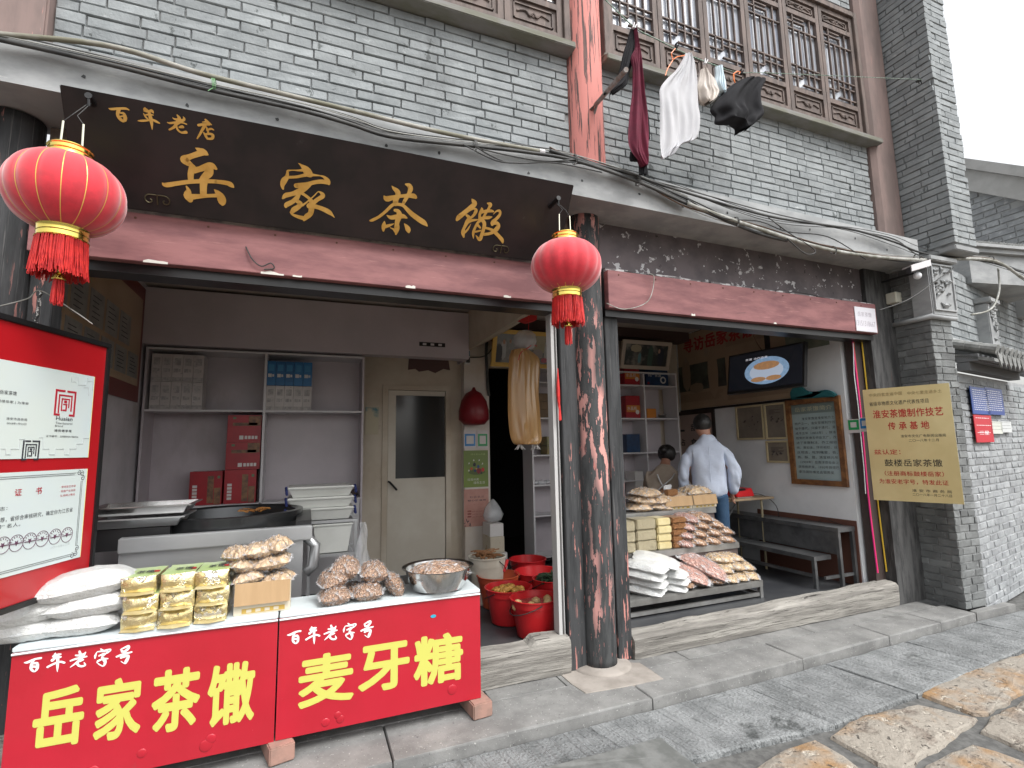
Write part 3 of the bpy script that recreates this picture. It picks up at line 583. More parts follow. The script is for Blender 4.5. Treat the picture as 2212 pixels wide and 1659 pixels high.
def bank(name, x0, x1, n, label, open_=None):
    t = thing(name, label, 'window', ((x0+x1)/2, 3.3, 4.79)); fw = .055; z0, z1 = 4.79, 6.25
    m = MB(); m.box((x0, 3.235, z0), (x0+fw, 3.36, z1)); m.box((x1-fw, 3.235, z0), (x1, 3.36, z1)); m.box((x0+fw, 3.235, z1-.06), (x1-fw, 3.36, z1)); m.box((x0+fw, 3.235, z0), (x1-fw, 3.36, z0+.04)); obj('frame', m, wood_m, t, bevel=.004)
    lw = (x1-x0-2*fw)/n
    for i in range(n):
        a, b = x0+fw+i*lw+.004, x0+fw+(i+1)*lw-.004; c, e = z0+.043, z1-.063; s = .048; y0, y1 = 3.262, 3.305
        zp, zq = c+.27, e-.20
        m = MB(); m.box((a, y0, c), (a+s, y1, e)); m.box((b-s, y0, c), (b, y1, e))
        for zz, h in ((c, .05), (zp-.02, .05), (zq-.03, .05), (e-.05, .05)): m.box((a+s, y0+.001, zz), (b-s, y1-.001, zz+h))
        lf = obj('leaf', m, wood_m, t)
        for (q0, q1) in ((c+.05, zp-.02), (zq+.02, e-.05)):
            m = MB(); m.box((a+s, y0+.02, q0), (b-s, y1-.004, q1)); g = .03
            rx0, rx1, rz0, rz1 = a+s+g, b-s-g, q0+g, q1-g
            for (p_, r_) in (((rx0, rz0), (rx1, rz0+.01)), ((rx0, rz1-.01), (rx1, rz1)), ((rx0, rz0), (rx0+.01, rz1)), ((rx1-.01, rz0), (rx1, rz1))): m.box((p_[0], y0+.009, p_[1]), (r_[0], y0+.02, r_[1]))
            cx_, cz_ = (rx0+rx1)/2, (rz0+rz1)/2       # carved flower scroll
            m.tube(catmull([(rx0+.03, y0+.017, cz_), (cx_-.07, y0+.015, cz_+.02), (cx_-.03, y0+.013, cz_-.015), (cx_, y0+.01, cz_+.012), (cx_+.03, y0+.013, cz_-.015), (cx_+.07, y0+.015, cz_+.02), (rx1-.03, y0+.017, cz_)], 4), .008, 5)
            m.lathe([(.022, 0), (.02, .004), (.008, .008)], (0, 0, 0), 8); k = len(m.v)-24
            for j in range(24): v = m.v[k+j]; m.v[k+j] = Vector((cx_+v.x, y0+.018-v.z, cz_+v.y))
            obj('carved_panel', m, wood_m, lf)
        m = MB(); m.box((a+s, y1-.006, zp+.03), (b-s, y1-.002, zq-.03)); obj('pane', m, pane_m, lf)
        # lattice bars, each its own piece
        bw = .012; A, B_, C_, E_ = a+s, b-s, zp+.03, zq-.03; W_ = B_-A; Hh = E_-C_; bars = []
        nx = 5
        X_ = [A+W_*k/nx for k in range(1, nx)]
        zA, zB, zC, zD = C_+Hh*.30, E_-Hh*.20, C_+Hh*.15, E_-Hh*.10
        for k, xq in enumerate(X_):
            if k in (0, 3): bars.append(((xq-bw/2, C_), (xq+bw/2, E_)))
            elif k == 1: bars += [((xq-bw/2, C_+Hh*.15), (xq+bw/2, zB))]
            else: bars += [((xq-bw/2, C_+Hh*.07), (xq+bw/2, E_-Hh*.08))]
        for zz in (zA, zB): bars.append(((A, zz-bw/2), (B_, zz+bw/2)))
        bars += [((A, zC-bw/2), (X_[1], zC+bw/2)), ((X_[1], zC+Hh*.07-bw/2), (B_, zC+Hh*.07+bw/2)), ((A, zD-bw/2), (X_[2], zD+bw/2)), ((X_[0], E_-Hh*.05), (X_[0]+W_*.4, E_-Hh*.05+bw)), ((X_[0]+W_*.2, C_+Hh*.06), (B_, C_+Hh*.06+bw))]
        for k, ((p0, p1), (p2, p3)) in enumerate(bars):
            m = MB(); dy = .0015*(k % 4); m.box((p0, y0+.004+dy, p1), (p2, y0+.026+dy, p3)); obj('bar', m, wood_m, lf)
    return t
xr = FY(1186, 60, 3.26).x
bank('lattice_window', xr-.055*2-.47*5, 1.872, 5, 'dark wooden lattice windows above the left brick wall')
bank('lattice_window', 2.19, 5.453, 6, 'row of six weathered lattice windows behind the laundry')
# ================================================================== RIGHT BRICK PIERS AND SIDE WALL
UY = 2.815
up = thing('brick_pier', 'upper grey brick pier projecting beside the open sky', 'pier', (6, 3, 3.5))
m = MB(); m.box((5.85, UY+.01, 3.50), (6.20, 3.55, 7.2)); obj('mortar', m, mortar_m, up)
bricks(up, (5.85, 3.50, 3.52), (0, -1, 0), (-1, 0, 0), .70, 3.6, L=.25, pitch=.0675)
bricks(up, (5.85, UY+.01, 3.52), (1, 0, 0), (0, -1, 0), .36, 3.6, L=.25, pitch=.0675, limit=130)
m = MB(); m.box((5.83, UY-.012, 3.445), (6.225, 3.5, 3.498)); obj('corbel_slab', m, band_m, up, bevel=.008)
lowo = Vector((5.64, 3.36, STEP)); lowc = Vector((5.61, 2.98, STEP)); lowe = Vector((5.943, 2.972, STEP))
BRD = [brick_mesh(40+i, pmat('dark_grey_brick', (.20, .21, .21), (.14, .147, .148), scale=5, rough=.92, bump=.7, bscale=45, rnd=.2, world=True, bdist=.006, spots=(((.33, .34, .34), 12, .62, (1, 1, 1), .1),))) for i in range(6)]  # darker brick tone used on both faces of the lower pier
lp = thing('brick_pier', 'lower grey brick pier beside the gold plaque', 'pier', (5.7, 3.1, STEP))
m = MB(); inn = .012
m.prism([(5.65, 3.46, STEP), (5.64+inn, 3.36, STEP), (5.61+inn, 2.98+inn, STEP), (5.943-inn, 2.972+inn, STEP), (5.95, 3.46, STEP)], (0, 0, 3.28)); obj('mortar', m, mortar_m, lp)
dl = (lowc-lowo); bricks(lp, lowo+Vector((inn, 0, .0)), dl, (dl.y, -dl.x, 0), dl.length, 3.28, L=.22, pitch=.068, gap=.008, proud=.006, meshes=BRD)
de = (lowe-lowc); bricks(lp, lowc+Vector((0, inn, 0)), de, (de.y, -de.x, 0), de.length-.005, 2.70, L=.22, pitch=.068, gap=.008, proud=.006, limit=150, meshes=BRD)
# carved corbel block over the lower pier
cb = thing('carved_corbel', 'grey corbel block with a carved rectangular relief on the pier', 'corbel', (5.75, 3, 2.9))
z0, z1 = 2.80, 3.34
m = MB(); base = [(5.60, 3.12), (5.595, 2.935), (5.96, 2.92), (5.97, 3.10)]
m.prism([(x, y, z0) for x, y in base], (0, 0, z1-z0)); obj('block', m, band_m, cb, bevel=.01)
m = MB(); m.prism([(5.58, 3.5, z1+.002), (5.58, 3.34, z1+.002), (5.565, 2.89, z1+.002), (5.99, 2.88, z1+.002), (6.0, 3.5, z1+.002)], (0, 0, .05)); obj('cap', m, band_m, cb, bevel=.008)
m = MB(); m.tube([(5.625, 3.38, z0-.01), (5.588, 2.95, z0-.01), (5.95, 2.945, z0-.01)], .026, 8); obj('bead', m, band_m, cb, smooth=True)
cpl = Plane((5.585, 2.93, 0), (.375, -.01, 0), (0, 0, 1)); m = MB(); W_ = .375
for (a, b, c, d_) in ((.03, z0+.05, W_-.02, z0+.065), (.03, z1-.035, W_-.02, z1-.02), (.03, z0+.065, .045, z1-.035), (W_-.035, z0+.065, W_-.02, z1-.035)): panelmb(m, cpl, a, b, c, d_, .0, .012)
R = random.Random(12)
for k in range(26):
    u, v = R.uniform(.07, W_-.07), R.uniform(z0+.09, z1-.06); a = R.uniform(0, 3.1); L = R.uniform(.015, .04)
    m.tube([cpl.pt(u-L*math.cos(a), v-L*math.sin(a), 0), cpl.pt(u, v, .016), cpl.pt(u+L*math.cos(a), v+L*math.sin(a), 0)], [.006, .016, .006], 5)
obj('relief', m, band_m, cb, kind='stuff')
# side wall going on to the right
sw = thing('street_wall', 'light grey brick wall running on to the right edge with blue notices', 'wall', (6.5, 3, 0))
so_, se_ = Vector((5.95, 3.0, -.02)), Vector((11.8, 4.20, -.02)); ds = se_-so_; nrm = Vector((ds.y, -ds.x, 0)).normalized()
m = MB(); m.obox(so_-nrm*.0+Vector((0, 0, 0)), ds, -nrm*.3, (0, 0, 2.28)); obj('mortar', m, pmat('pale_mortar', (.36, .37, .38), (.28, .29, .3), scale=10, rough=1, world=True), sw)
BRL = [brick_mesh(20+i, pmat('light_grey_brick', (.30, .315, .325), (.23, .24, .25), scale=8, rough=.9, bump=.6, bscale=45, rnd=.15, world=True, spots=(((.45, .46, .47), 12, .6, (1, 1, 1), .1),))) for i in range(5)]
bricks(sw, so_, ds, nrm, ds.length, 2.25, L=.23, pitch=.068, gap=.012, meshes=BRL, proud=.006)
# tiled eave over the side wall
ev = thing('tiled_eave', 'small grey tiled eave with pointed drip tiles over the street wall', 'eave', (6.6, 3, 2.3))
E0 = so_+Vector((.02, 0, 2.62)); du = ds.normalized(); m = MB()
m.obox(E0-Vector((0, 0, .33))+nrm*.005, du*1.7, nrm*.10, (0, 0, .08)); m.obox(E0-Vector((0, 0, .245))+nrm*.005, du*1.7, nrm*.17, (0, 0, .07)); obj('cornice', m, pmat('dark_cornice', (.12, .125, .13), rough=.9), ev)
tile_m = pmat('grey_roof_tile', (.24, .245, .24), (.15, .155, .15), scale=9, rough=.9, bump=.5, rnd=.2)
m = MB(); m.obox(E0-Vector((0, 0, .17))-nrm*.05, du*1.7, nrm*.34-Vector((0, 0, .10)), (0, 0, .03)); obj('tile_bed', m, tile_m, ev)
for k in range(11):
    c = E0+du*(.10+k*.15)
    m = MB(); N = 8; p0, p1 = c-nrm*.05+Vector((0, 0, -.03)), c+nrm*.30+Vector((0, 0, -.15))
    for a_, b_ in ((p0, p1),): m.tube([a_, a_.lerp(b_, .33), a_.lerp(b_, .34), a_.lerp(b_, .66), a_.lerp(b_, .67), b_], [.05, .05, .044, .05, .044, .05], 10)
    obj('cover_tile', m, tile_m, ev)
    c2 = c+du*.075; q = c2+nrm*.285+Vector((0, 0, -.19)); m = MB()   # pointed drip tile
    pts = [(-.062, .03), (-.065, -.01), (-.045, -.055), (-.015, -.10), (0, -.13), (.015, -.10), (.045, -.055), (.065, -.01), (.062, .03), (.03, .006), (0, -.002), (-.03, .006)]
    m.prism([q+du*a+Vector((0, 0, b)) for a, b in pts], nrm*.014); obj('drip_tile', m, tile_m, ev)
m = MB(); m.obox(E0-nrm*.16+Vector((0, 0, -.06)), du*1.7, nrm*.14, (0, 0, .09)); obj('ridge', m, band_m, ev)
# wall above the eave, second corbel, ledge and gable far right
uw = thing('street_wall', 'grey brick wall with a cable loop between the tiled eave and rope ledge', 'wall', (6.6, 3.2, 2.6))
U0 = Vector((5.98, 3.14, 2.55)); m = MB(); m.obox(U0, du*5.8, -nrm*.3, (0, 0, .95)); obj('mortar', m, mortar_m, uw)
bricks(uw, U0, du, nrm, 5.8, .93, L=.25, pitch=.085)
cb2 = thing('carved_corbel', 'second grey carved corbel at the right edge of the photo', 'corbel', (7.1, 3.1, 3))
o_ = U0+du*1.30+Vector((0, 0, .12)); m = MB(); m.obox(o_, du*.30, nrm*.13, (0, 0, .50)); m.obox(o_-du*.03+nrm*.0+Vector((0, 0, .503)), du*.36, nrm*.17, (0, 0, .06)); m.obox(o_-du*.01-Vector((0, 0, .053)), du*.32, nrm*.14, (0, 0, .05)); obj('block', m, band_m, cb2, bevel=.01)
m = MB(); R = random.Random(3)
cp2 = Plane(o_+nrm*.13, du, (0, 0, 1))
for k in range(18):
    u, v = R.uniform(.05, .25), R.uniform(.06, .5); a = R.uniform(0, 3.1); L = .03
    m.tube([cp2.pt(u-L*math.cos(a), v-L*math.sin(a), 0), cp2.pt(u, v, .016), cp2.pt(u+L*math.cos(a), v+L*math.sin(a), 0)], [.006, .016, .006], 5)
obj('relief', m, band_m, cb2, kind='stuff')
lg = thing('roof_ledge', 'grey plaster ledge capped with a row of slanting tiles, right edge', 'ledge', (7, 3.3, 3.5))
dL = Vector((.985, -.17, 0)).normalized(); nL = Vector((dL.y, -dL.x, 0)); a_ = FY(2100, 610, 3.3); b_ = FY(2100, 548, 3.3); L0 = a_; m = MB(); m.obox(L0, dL*1.5, -nL*1.2, (0, 0, b_.z-a_.z)); hL = b_.z-a_.z; obj('plaster', m, band_m, lg)
m = MB(); m.obox(L0+nL*.05+Vector((0, 0, hL+.002)), dL*1.5, -nL*1.2, (0, 0, .05)); m.obox(L0+nL*.09+Vector((0, 0, hL+.054)), dL*1.5, -nL*1.2, (0, 0, .035)); obj('moulding', m, band_m, lg)
m = MB()
for k in range(33):
    c = L0+dL*(.03+k*.045)+nL*.06+Vector((0, 0, hL+.092)); m.obox(c, dL*.055+Vector((0, 0, .03)), -nL*.16, (-.012, 0, .014))
obj('tile_row', m, tile_m, lg, kind='stuff')
gb_ = thing('gable_wall', 'distant pale grey brick gable wall under a stone coping, right edge', 'wall', (9, 6, 4))
GX = 9.0; gp = PXR(GX); A = gp.uv(2090, 560); B = gp.uv(2230, 560); T0 = gp.uv(2090, 412); T1 = gp.uv(2240, 440); a0_, a1_ = A[0]-.6, B[0]+.6
sl = (T1[1]-T0[1])/(T1[0]-T0[0]); tv = lambda u: T0[1]+sl*(u-T0[0]); vb0 = A[1]-1.0
m = MB(); m.prism([gp.pt(a0_, vb0), gp.pt(a1_, vb0), gp.pt(a1_, tv(a1_)), gp.pt(a0_, tv(a0_))], -gp.n*.3); obj('mortar', m, pmat('pale_mortar2', (.34, .35, .35), rough=1, world=True), gb_)
bricks(gb_, gp.pt(a0_, A[1]-.5), gp.u, gp.n, a1_-a0_, 3.2, L=.30, pitch=.085, gap=.014, meshes=BRL, limit=300, skip=lambda u, z: (A[1]-.5+z) > tv(a0_+u)-.03)
m = MB(); q0, q1 = gp.pt(a0_, tv(a0_), .1), gp.pt(a1_, tv(a1_), .1); m.obox(q0, q1-q0, -gp.n*.5, (0, 0, .34)); m.obox(q0+gp.n*.06+Vector((0, 0, .343)), q1-q0, -gp.n*.6, (0, 0, .16)); obj('coping', m, pmat('coping', (.42, .42, .41), (.36, .36, .35), rough=.9), gb_)
# ================================================================== MAIN SIGN
gold_m = pmat('gold_paint', (.62, .36, .085), (.50, .27, .05), scale=8, rough=.55, bump=.3, bscale=60)
signb_m = pmat('black_lacquer_board', (.016, .0125, .0125), (.026, .018, .018), scale=3, rough=.5, spec=.25, bump=.08, bscale=20, spots=(((.055, .05, .05), 7, .70, (1, 1, 1), .1),))
YT, YBt = 2.9, 3.19
TL = FY(128, 181, YT); TR = FY(1240, 401, YT); TL.z = TR.z = (TL.z+TR.z)/2; zb = 2.925
sx0, sx1 = TL.x, TR.x
sg = thing('shop_sign', 'long black lacquered signboard with four large gold characters', 'sign', ((sx0+sx1)/2, 3.1, zb))
sp = Plane((sx0, YBt, zb), (1, 0, 0), (0, YT-YBt, TL.z-zb)); SH = math.hypot(YT-YBt, TL.z-zb); SW = sx1-sx0
m = MB(); m.obox(sp.pt(0, 0, -.035), sp.u*SW, sp.v*SH, sp.n*.035); obj('board', m, signb_m, sg, bevel=.004)
def crop(ox, oy, sc_):
    return lambda x, y: sp.uv((ox+sc_*x)/1.8517, (oy+sc_*y)/1.8517)
YUE = [[(905,190,20),(1010,250,130),(1100,290,150),(1190,345,40)], [(1080,290,150),(900,350,130),(760,400,130),(640,460,190),(700,520,170),(800,600,120),(860,700,190)],
 [(830,640,150),(790,800,140),(790,930,130)], [(860,720,150),(1000,690,130),(1150,640,160),(1280,610,160),(1390,680,60)], [(1240,680,170),(1220,780,190),(1120,880,160),(1050,960,130)],
 [(120,1020,30),(200,1065,110),(450,1030,105),(750,990,100),(1100,975,100),(1400,985,95),(1650,1020,110),(1740,1060,120),(1800,1115,40)], [(1100,960,190),(1090,1100,160),(1090,1300,150)],
 [(690,1100,40),(740,1200,100),(720,1310,190),(770,1400,150),(780,1450,60)], [(760,1350,150),(950,1335,115),(1200,1320,85),(1390,1315,90)], [(1350,1175,20),(1430,1250,120),(1500,1340,180),(1530,1440,190),(1540,1530,60)]]
JIA = [[(605,85,20),(700,160,90),(800,260,200),(860,340,200),(930,385,90)], [(700,260,70),(590,265,45),(450,260,25),(330,275,50),(320,340,70),(300,440,110),(230,530,150),(190,640,110),(205,735,50)],
 [(360,440,70),(550,430,70),(720,395,80),(850,370,100),(1000,385,60),(1150,400,35),(1260,440,70),(1340,530,130),(1370,600,80)], [(1340,570,110),(1180,550,110),(1000,570,100),(820,620,110),(620,650,130),(540,655,120)],
 [(880,620,110),(780,700,140),(640,790,150),(450,860,110),(280,900,120),(200,975,50)], [(620,860,80),(560,960,110),(450,1060,110),(300,1140,120),(275,1195,60)],
 [(690,850,80),(800,920,75),(900,1010,90),(940,1100,150),(930,1250,140),(900,1370,130),(800,1450,130),(740,1530,60)], [(760,1490,110),(600,1450,90),(450,1390,60),(400,1330,50)],
 [(590,960,60),(560,1040,100),(650,1110,110),(600,1190,120),(480,1270,130),(420,1350,70)], [(700,1160,50),(850,1040,35),(1000,910,30),(1100,810,25),(1190,850,80),(1220,920,110),(1080,1010,100),(960,1110,110)],
 [(880,1170,150),(1050,1190,110),(1250,1260,120),(1380,1330,120),(1460,1400,60),(1520,1470,10)]]
CHA = [[(775,170,15),(830,240,90),(930,330,150),(950,430,150),(890,560,160),(880,680,150)], [(545,460,25),(620,540,150),(750,520,140),(900,480,100),(1080,460,95),(1250,450,110),(1400,460,140),(1460,500,90)],
 [(1175,125,50),(1270,160,130),(1310,250,150),(1270,380,110),(1200,500,110),(1110,660,90)], [(130,1170,20),(200,1160,80),(400,1060,80),(600,900,85),(780,730,90),(900,700,90),(1080,725,90),(1200,830,110),(1350,980,140),(1550,1130,150),(1700,1230,140),(1795,1325,30)],
 [(860,870,80),(950,900,120),(990,1000,160),(960,1100,160),(920,1250,130),(920,1400,150),(890,1560,50)], [(635,1020,30),(740,1080,110),(900,1060,130),(1080,1040,130),(1200,1090,50)],
 [(560,1195,30),(545,1300,120),(530,1400,100),(530,1470,40)], [(560,1350,90),(690,1310,80),(830,1260,20)], [(720,1370,15),(820,1420,60),(890,1480,110)], [(1130,1255,15),(1190,1330,100),(1240,1420,150),(1260,1500,60)]]
SAN = [[(685,125,20),(740,200,120),(780,280,150),(650,400,150),(450,560,140),(280,700,150),(220,780,90)], [(650,470,50),(760,430,60),(820,490,110),(760,620,90),(660,720,70)],
 [(520,640,70),(600,720,120),(540,850,130),(440,1050,95),(410,1180,130),(430,1320,60)], [(560,850,110),(700,800,80),(960,770,20)], [(470,1180,60),(560,1080,60),(660,910,10)],
 [(995,395,15),(1000,480,110),(940,600,90),(930,720,80)], [(950,560,80),(1120,510,90),(1280,500,90),(1370,520,50)], [(1180,260,40),(1270,300,120),(1220,420,80),(1110,600,80),(1050,720,90)],
 [(930,740,90),(1100,720,90),(1220,710,100),(1320,690,30)], [(1000,760,100),(860,890,80),(780,1050,80),(730,1200,90),(735,1370,20)], [(1020,790,110),(1080,900,120),(1060,1050,110),(1000,1250,110),(930,1400,110),(810,1270,20)],
 [(850,930,90),(950,1030,60)], [(800,1160,60),(960,1120,50)], [(1365,605,15),(1460,510,50),(1560,500,80),(1570,610,90),(1460,750,100),(1340,850,110),(1330,930,90)],
 [(1330,880,120),(1480,890,110),(1520,980,130),(1430,1110,140),(1260,1210,90),(1080,1240,90)], [(1100,1030,70),(1300,1090,80),(1420,1180,110),(1540,1300,110),(1640,1420,110),(1660,1510,40)]]
BNLD = [[(70,155,10),(120,175,45),(270,165,45),(400,165,45),(460,190,25)], [(265,190,70),(245,270,60),(270,340,60),(330,395,60),(370,420,20)], [(300,250,30),(360,260,50),(390,330,70),(385,390,60)], [(290,320,30),(350,310,30)],
 [(770,145,10),(780,190,80),(840,220,50)], [(750,215,15),(830,220,30),(900,210,60),(930,250,20)], [(740,250,10),(780,320,35),(830,370,30)], [(760,290,15),(860,280,40),(930,290,20)], [(640,400,20),(720,400,45),(850,390,30)], [(850,230,50),(880,350,70),(900,450,55),(910,570,10)], [(900,370,40),(980,410,50),(1050,445,25)],
 [(1390,290,25),(1430,360,70),(1380,440,60),(1330,520,50),(1240,570,35)], [(1300,340,10),(1350,370,40),(1470,385,40)], [(1200,430,15),(1250,445,40),(1380,430,40),(1480,435,30),(1570,465,25)], [(1505,320,10),(1525,370,50),(1450,420,50),(1370,470,50)], [(1370,490,40),(1400,570,40),(1470,625,40),(1560,620,60)], [(1430,525,30),(1490,515,60),(1510,530,20)],
 [(1935,380,40),(1980,430,60),(2050,475,20)], [(1875,425,15),(1960,420,40)], [(1800,485,50),(1900,470,50),(2010,470,40)], [(1920,490,60),(1870,580,50),(1820,670,40),(1775,740,25)], [(1950,520,30),(1980,590,40),(1985,640,35)], [(1960,580,30),(2040,555,40),(2090,575,25)], [(1900,625,25),(1940,690,50),(1970,745,40)], [(1930,660,40),(2020,650,45),(2075,680,60),(2060,740,50),(1970,745,40)]]
brush(sp, YUE, crop(630, 560, .16878), gold_m, sg); brush(sp, JIA, crop(1100, 640, .15674), gold_m, sg)
brush(sp, CHA, crop(1460, 720, .13867), gold_m, sg); brush(sp, SAN, crop(1800, 780, .12658), gold_m, sg)
for a, b in ((0, 4), (4, 11), (11, 17), (17, 25)): brush(sp, BNLD[a:b], crop(420, 400, .20796), gold_m, sg)
bronze_m = pmat('tarnished_bronze', (.10, .085, .05), rough=.4, metal=.8)
for (px, py) in ((341, 434), (1081, 540)):
    u, v = sp.uv(px, py); m = MB()
    for s_ in (-1, 1):
        pts = [sp.pt(u+s_*.004, v+.03, .006)]+[sp.pt(u+s_*(.035+(.030-.0024*k)*math.cos(1.9-k*.55)), v+.002+(.030-.0024*k)*math.sin(1.9-k*.55), .006) for k in range(12)]
        m.tube(pts, .0035, 5)
    m.tube([sp.pt(u, v+.032, .008), sp.pt(u, v-.02, .008)], .004, 5); obj('scroll_hook', m, bronze_m, sg)
m = MB(); a = FY(530, 536, 3.235); m.tube(catmull([FY(531, 533, 3.23), FY(545, 560, 3.22), FY(565, 575, 3.225), FY(585, 568, 3.22), FY(592, 580, 3.23), FY(570, 582, 3.23)], 5), .004, 5)
single('loose_wire', m, rubber_m, 'short bent wire end hanging on the left red board', 'wire')
# ================================================================== LANTERNS
lred_m = pmat('lantern_velvet', (.62, .012, .03), (.52, .010, .025), scale=20, rough=.75, sheen=.65, bump=.1, bscale=80)
brass_m = pmat('polished_brass', (.85, .68, .18), rough=.16, metal=1, c2=(.78, .60, .14)); rod_m = pmat('silvery_rod', (.78, .75, .6), rough=.25, metal=1)
goldl_m = pmat('gold_cord', (.75, .50, .12), rough=.4, metal=.3)
def make_lantern(c, R_, H2, n, label, hook, seed, tilt=0.):
    c = Vector(c); t = thing('red_lantern', label, 'lantern', c, 'red lanterns hanging at the shop front')
    RR = random.Random(seed); m = MB(); prof = []; K = 26; th0 = .38
    for i in range(K+1):
        a = -math.pi/2+th0+(math.pi-2*th0)*i/K; prof.append((R_*(math.cos(a)**.80), H2*math.sin(a)/math.sin(math.pi/2-th0)*.97))
    ph = RR.uniform(0, 1)
    m.lathe(prof, (0, 0, 0), n=n*6, rf=lambda a, q, z: 1-.05*(1-abs(math.sin((a+ph)*n/2))**.5)*min(1, q/R_*1.1))
    m.v = [p+c for p in m.v]; obj('body', m, lred_m, t, smooth=True)
    for k in range(n):
        a = 2*math.pi*k/n-ph; m = MB(); m.tube([c+Vector((q*.957*math.cos(a), q*.957*math.sin(a), z)) for q, z in prof], .0022 if R_ > 0 else .002, 4); obj('rib', m, goldl_m, t)
    r1 = R_*.36
    m = MB(); m.lathe([(r1*1.0, H2-.012), (r1*1.05, H2-.006), (r1, H2), (r1, H2+.018), (r1*1.04, H2+.022), (r1, H2+.026), (r1, H2+.040), (r1*1.06, H2+.044), (r1*1.02, H2+.05), (r1*.9, H2+.046)], c, 36); obj('top_ring', m, brass_m, t, smooth='auto')
    m = MB(); r2 = R_*.41; m.lathe([(r2*.96, -H2+.012), (r2*1.04, -H2+.006), (r2, -H2), (r2, -H2-.02), (r2*1.03, -H2-.023), (r2, -H2-.026), (r2*1.0, -H2-.044), (r2*1.06, -H2-.048), (r2*1.0, -H2-.052)], c, 36); obj('bottom_ring', m, brass_m, t, smooth='auto')
    for s_ in (-1, 1):
        m = MB(); m.tube([c+Vector((s_*.042+.0, 0, H2-.01)), c+Vector((s_*.038, 0, H2+.185))], .0045, 6); obj('rod', m, rod_m, t)
    m = MB()
    for k in range(380):
        a = RR.uniform(0, 6.283); rr = r2*RR.uniform(.88, 1.02); L = RR.uniform(.14, .175); x, y = rr*math.cos(a), rr*math.sin(a)
        m.tube([c+Vector((x, y, -H2-.045)), c+Vector((x*1.06+RR.uniform(-.004, .004), y*1.06, -H2-.05-L*.6)), c+Vector((x*1.10+RR.uniform(-.007, .007), y*1.04, -H2-.05-L))], .0022, 4)
    obj('fringe', m, redm, t)
    m = MB(); z = -H2-.05-.15; m.lathe([(.004, z+.05), (.006, z+.018), (.010, z+.010), (.007, z+.003), (.012, z), (.021, z-.012), (.026, z-.026), (.027, z-.03)], c, 16); obj('bell', m, brass_m, t, smooth=True)
    m = MB()
    for k in range(34):
        a = RR.uniform(0, 6.283); q = .018*math.sqrt(RR.random()); x, y = q*math.cos(a), q*math.sin(a)
        m.tube([c+Vector((x, y, z-.025)), c+Vector((x*1.25, y*1.25, z-.08)), c+Vector((x*1.3+RR.uniform(-.004, .004), y*1.3, z-.13-RR.uniform(0, .02)))], .0024, 4)
    obj('tassel', m, redm, t)
    hk = Vector(hook); m = MB()
    for s_ in (-1, 1): m.tube([c+Vector((s_*.038, 0, H2+.183)), c+Vector((0.01*s_, .005, H2+.225)), hk+Vector((.004*s_, 0, -.02))], .002, 5)
    obj('hanging_wire', m, rubber_m, t)
    m = MB(); m.tube([hk+Vector((0, .10, .0)), hk+Vector((0, -.03, .0))], .016, 10); m.tube([hk+Vector((.0, -.025, 0)), hk+Vector((.003, -.02, -.05))], .006, 6); obj('hook', m, black_m, t)
    return t
lc = FY(144, 421, 2.80); lh = FY(176, 172, 2.95)
make_lantern(lc, .224, .172, 16, 'large red lantern at the left end hanging before the sign', (lc.x+.02, 2.9, lc.z+.55), 1)
rc = FY(1223, 576, 2.78); make_lantern(rc, .226, .162, 16, 'red lantern hanging in front of the middle black column', (rc.x, 2.88, rc.z+.50), 2)
# ================================================================== RED COUNTERS
cred_m = pmat('red_printed_sheet', (.43, .010, .026), (.39, .009, .022), scale=2, rough=.36, coat=.25, bump=.25, bscale=3.5, bdist=.012, spots=(((.30, .05, .05), 4.5, .66, (1, 1, .5), .12), ((.55, .16, .17), 30, .73, (1, 1, 3), .03)))
yel_m = pmat('yellow_print', (.56, .55, .12), rough=.4); wh_m = pmat('white_print', (.82, .82, .82), rough=.45)
ctop_m = pmat('pale_counter_top', (.62, .68, .70), (.56, .62, .64), scale=4, rough=.35, bump=.05)
CT = .765; CY = 3.05; cpl = PY(CY)
def counter(x0, x1, z0, label, bricks_at):
    t = thing('sales_counter', label, 'counter', ((x0+x1)/2, CY+.2, z0), 'red sign fronted counters')
    m = MB(); m.box((x0, CY-.006, CT-.022), (x1, CY+.30, CT)); obj('top', m, ctop_m, t, bevel=.004)
    m = MB(); N = 14
    m.box((x0, CY, z0), (x1, CY+.02, CT-.024)); obj('front_sheet', m, cred_m, t)
    for xx in (x0, x1-.018): m = MB(); m.box((xx, CY+.021, z0+.004), (xx+.018, CY+.22, CT-.024)); obj('side_sheet', m, pmat('grey_sheet', (.45, .45, .44), rough=.6), t)
    m = MB(); m.box((x0+.03, CY+.23, STEP), (x0+.06, CY+.25, CT-.024)); m.box((x1-.06, CY+.23, STEP), (x1-.03, CY+.25, CT-.024)); obj('leg', m, steel_m, t)
    R = random.Random(int(x0*10)+5)
    for k in range(4):        # blisters in the stuck-on sheet
        cx_, cz_, q = R.uniform(x0+.1, x1-.1), R.uniform(z0+.035, z0+.085), R.uniform(.014, .032); m = MB()
        m.lathe([(q*math.cos(a*.26), .004*math.sin(a*.26)) for a in range(7)], (0, 0, 0), 16); m.v = [Vector((cx_+v.x, CY-v.z-.0002, cz_+v.y)) for v in m.v]; obj('blister', m, cred_m, t, smooth=True)
    m = MB(); m.tube(catmull([(x0, CY-.004, CT-.03), ((x0+x1)/2, CY-.007, CT-.024), (x1, CY-.004, CT-.03)], 4), .006, 5); obj('film_edge', m, pmat('clear_film_edge', (.7, .74, .76), rough=.15), t)
    return t
X0, X1, X2 = -1.185, -.108, .994
t1 = counter(X0, X1-.004, .145, 'left red counter with yellow characters beneath the gold packets', 0)
t2 = counter(X1+.004, X2, .150, 'right red counter with yellow characters beneath the steel bowl', 1)
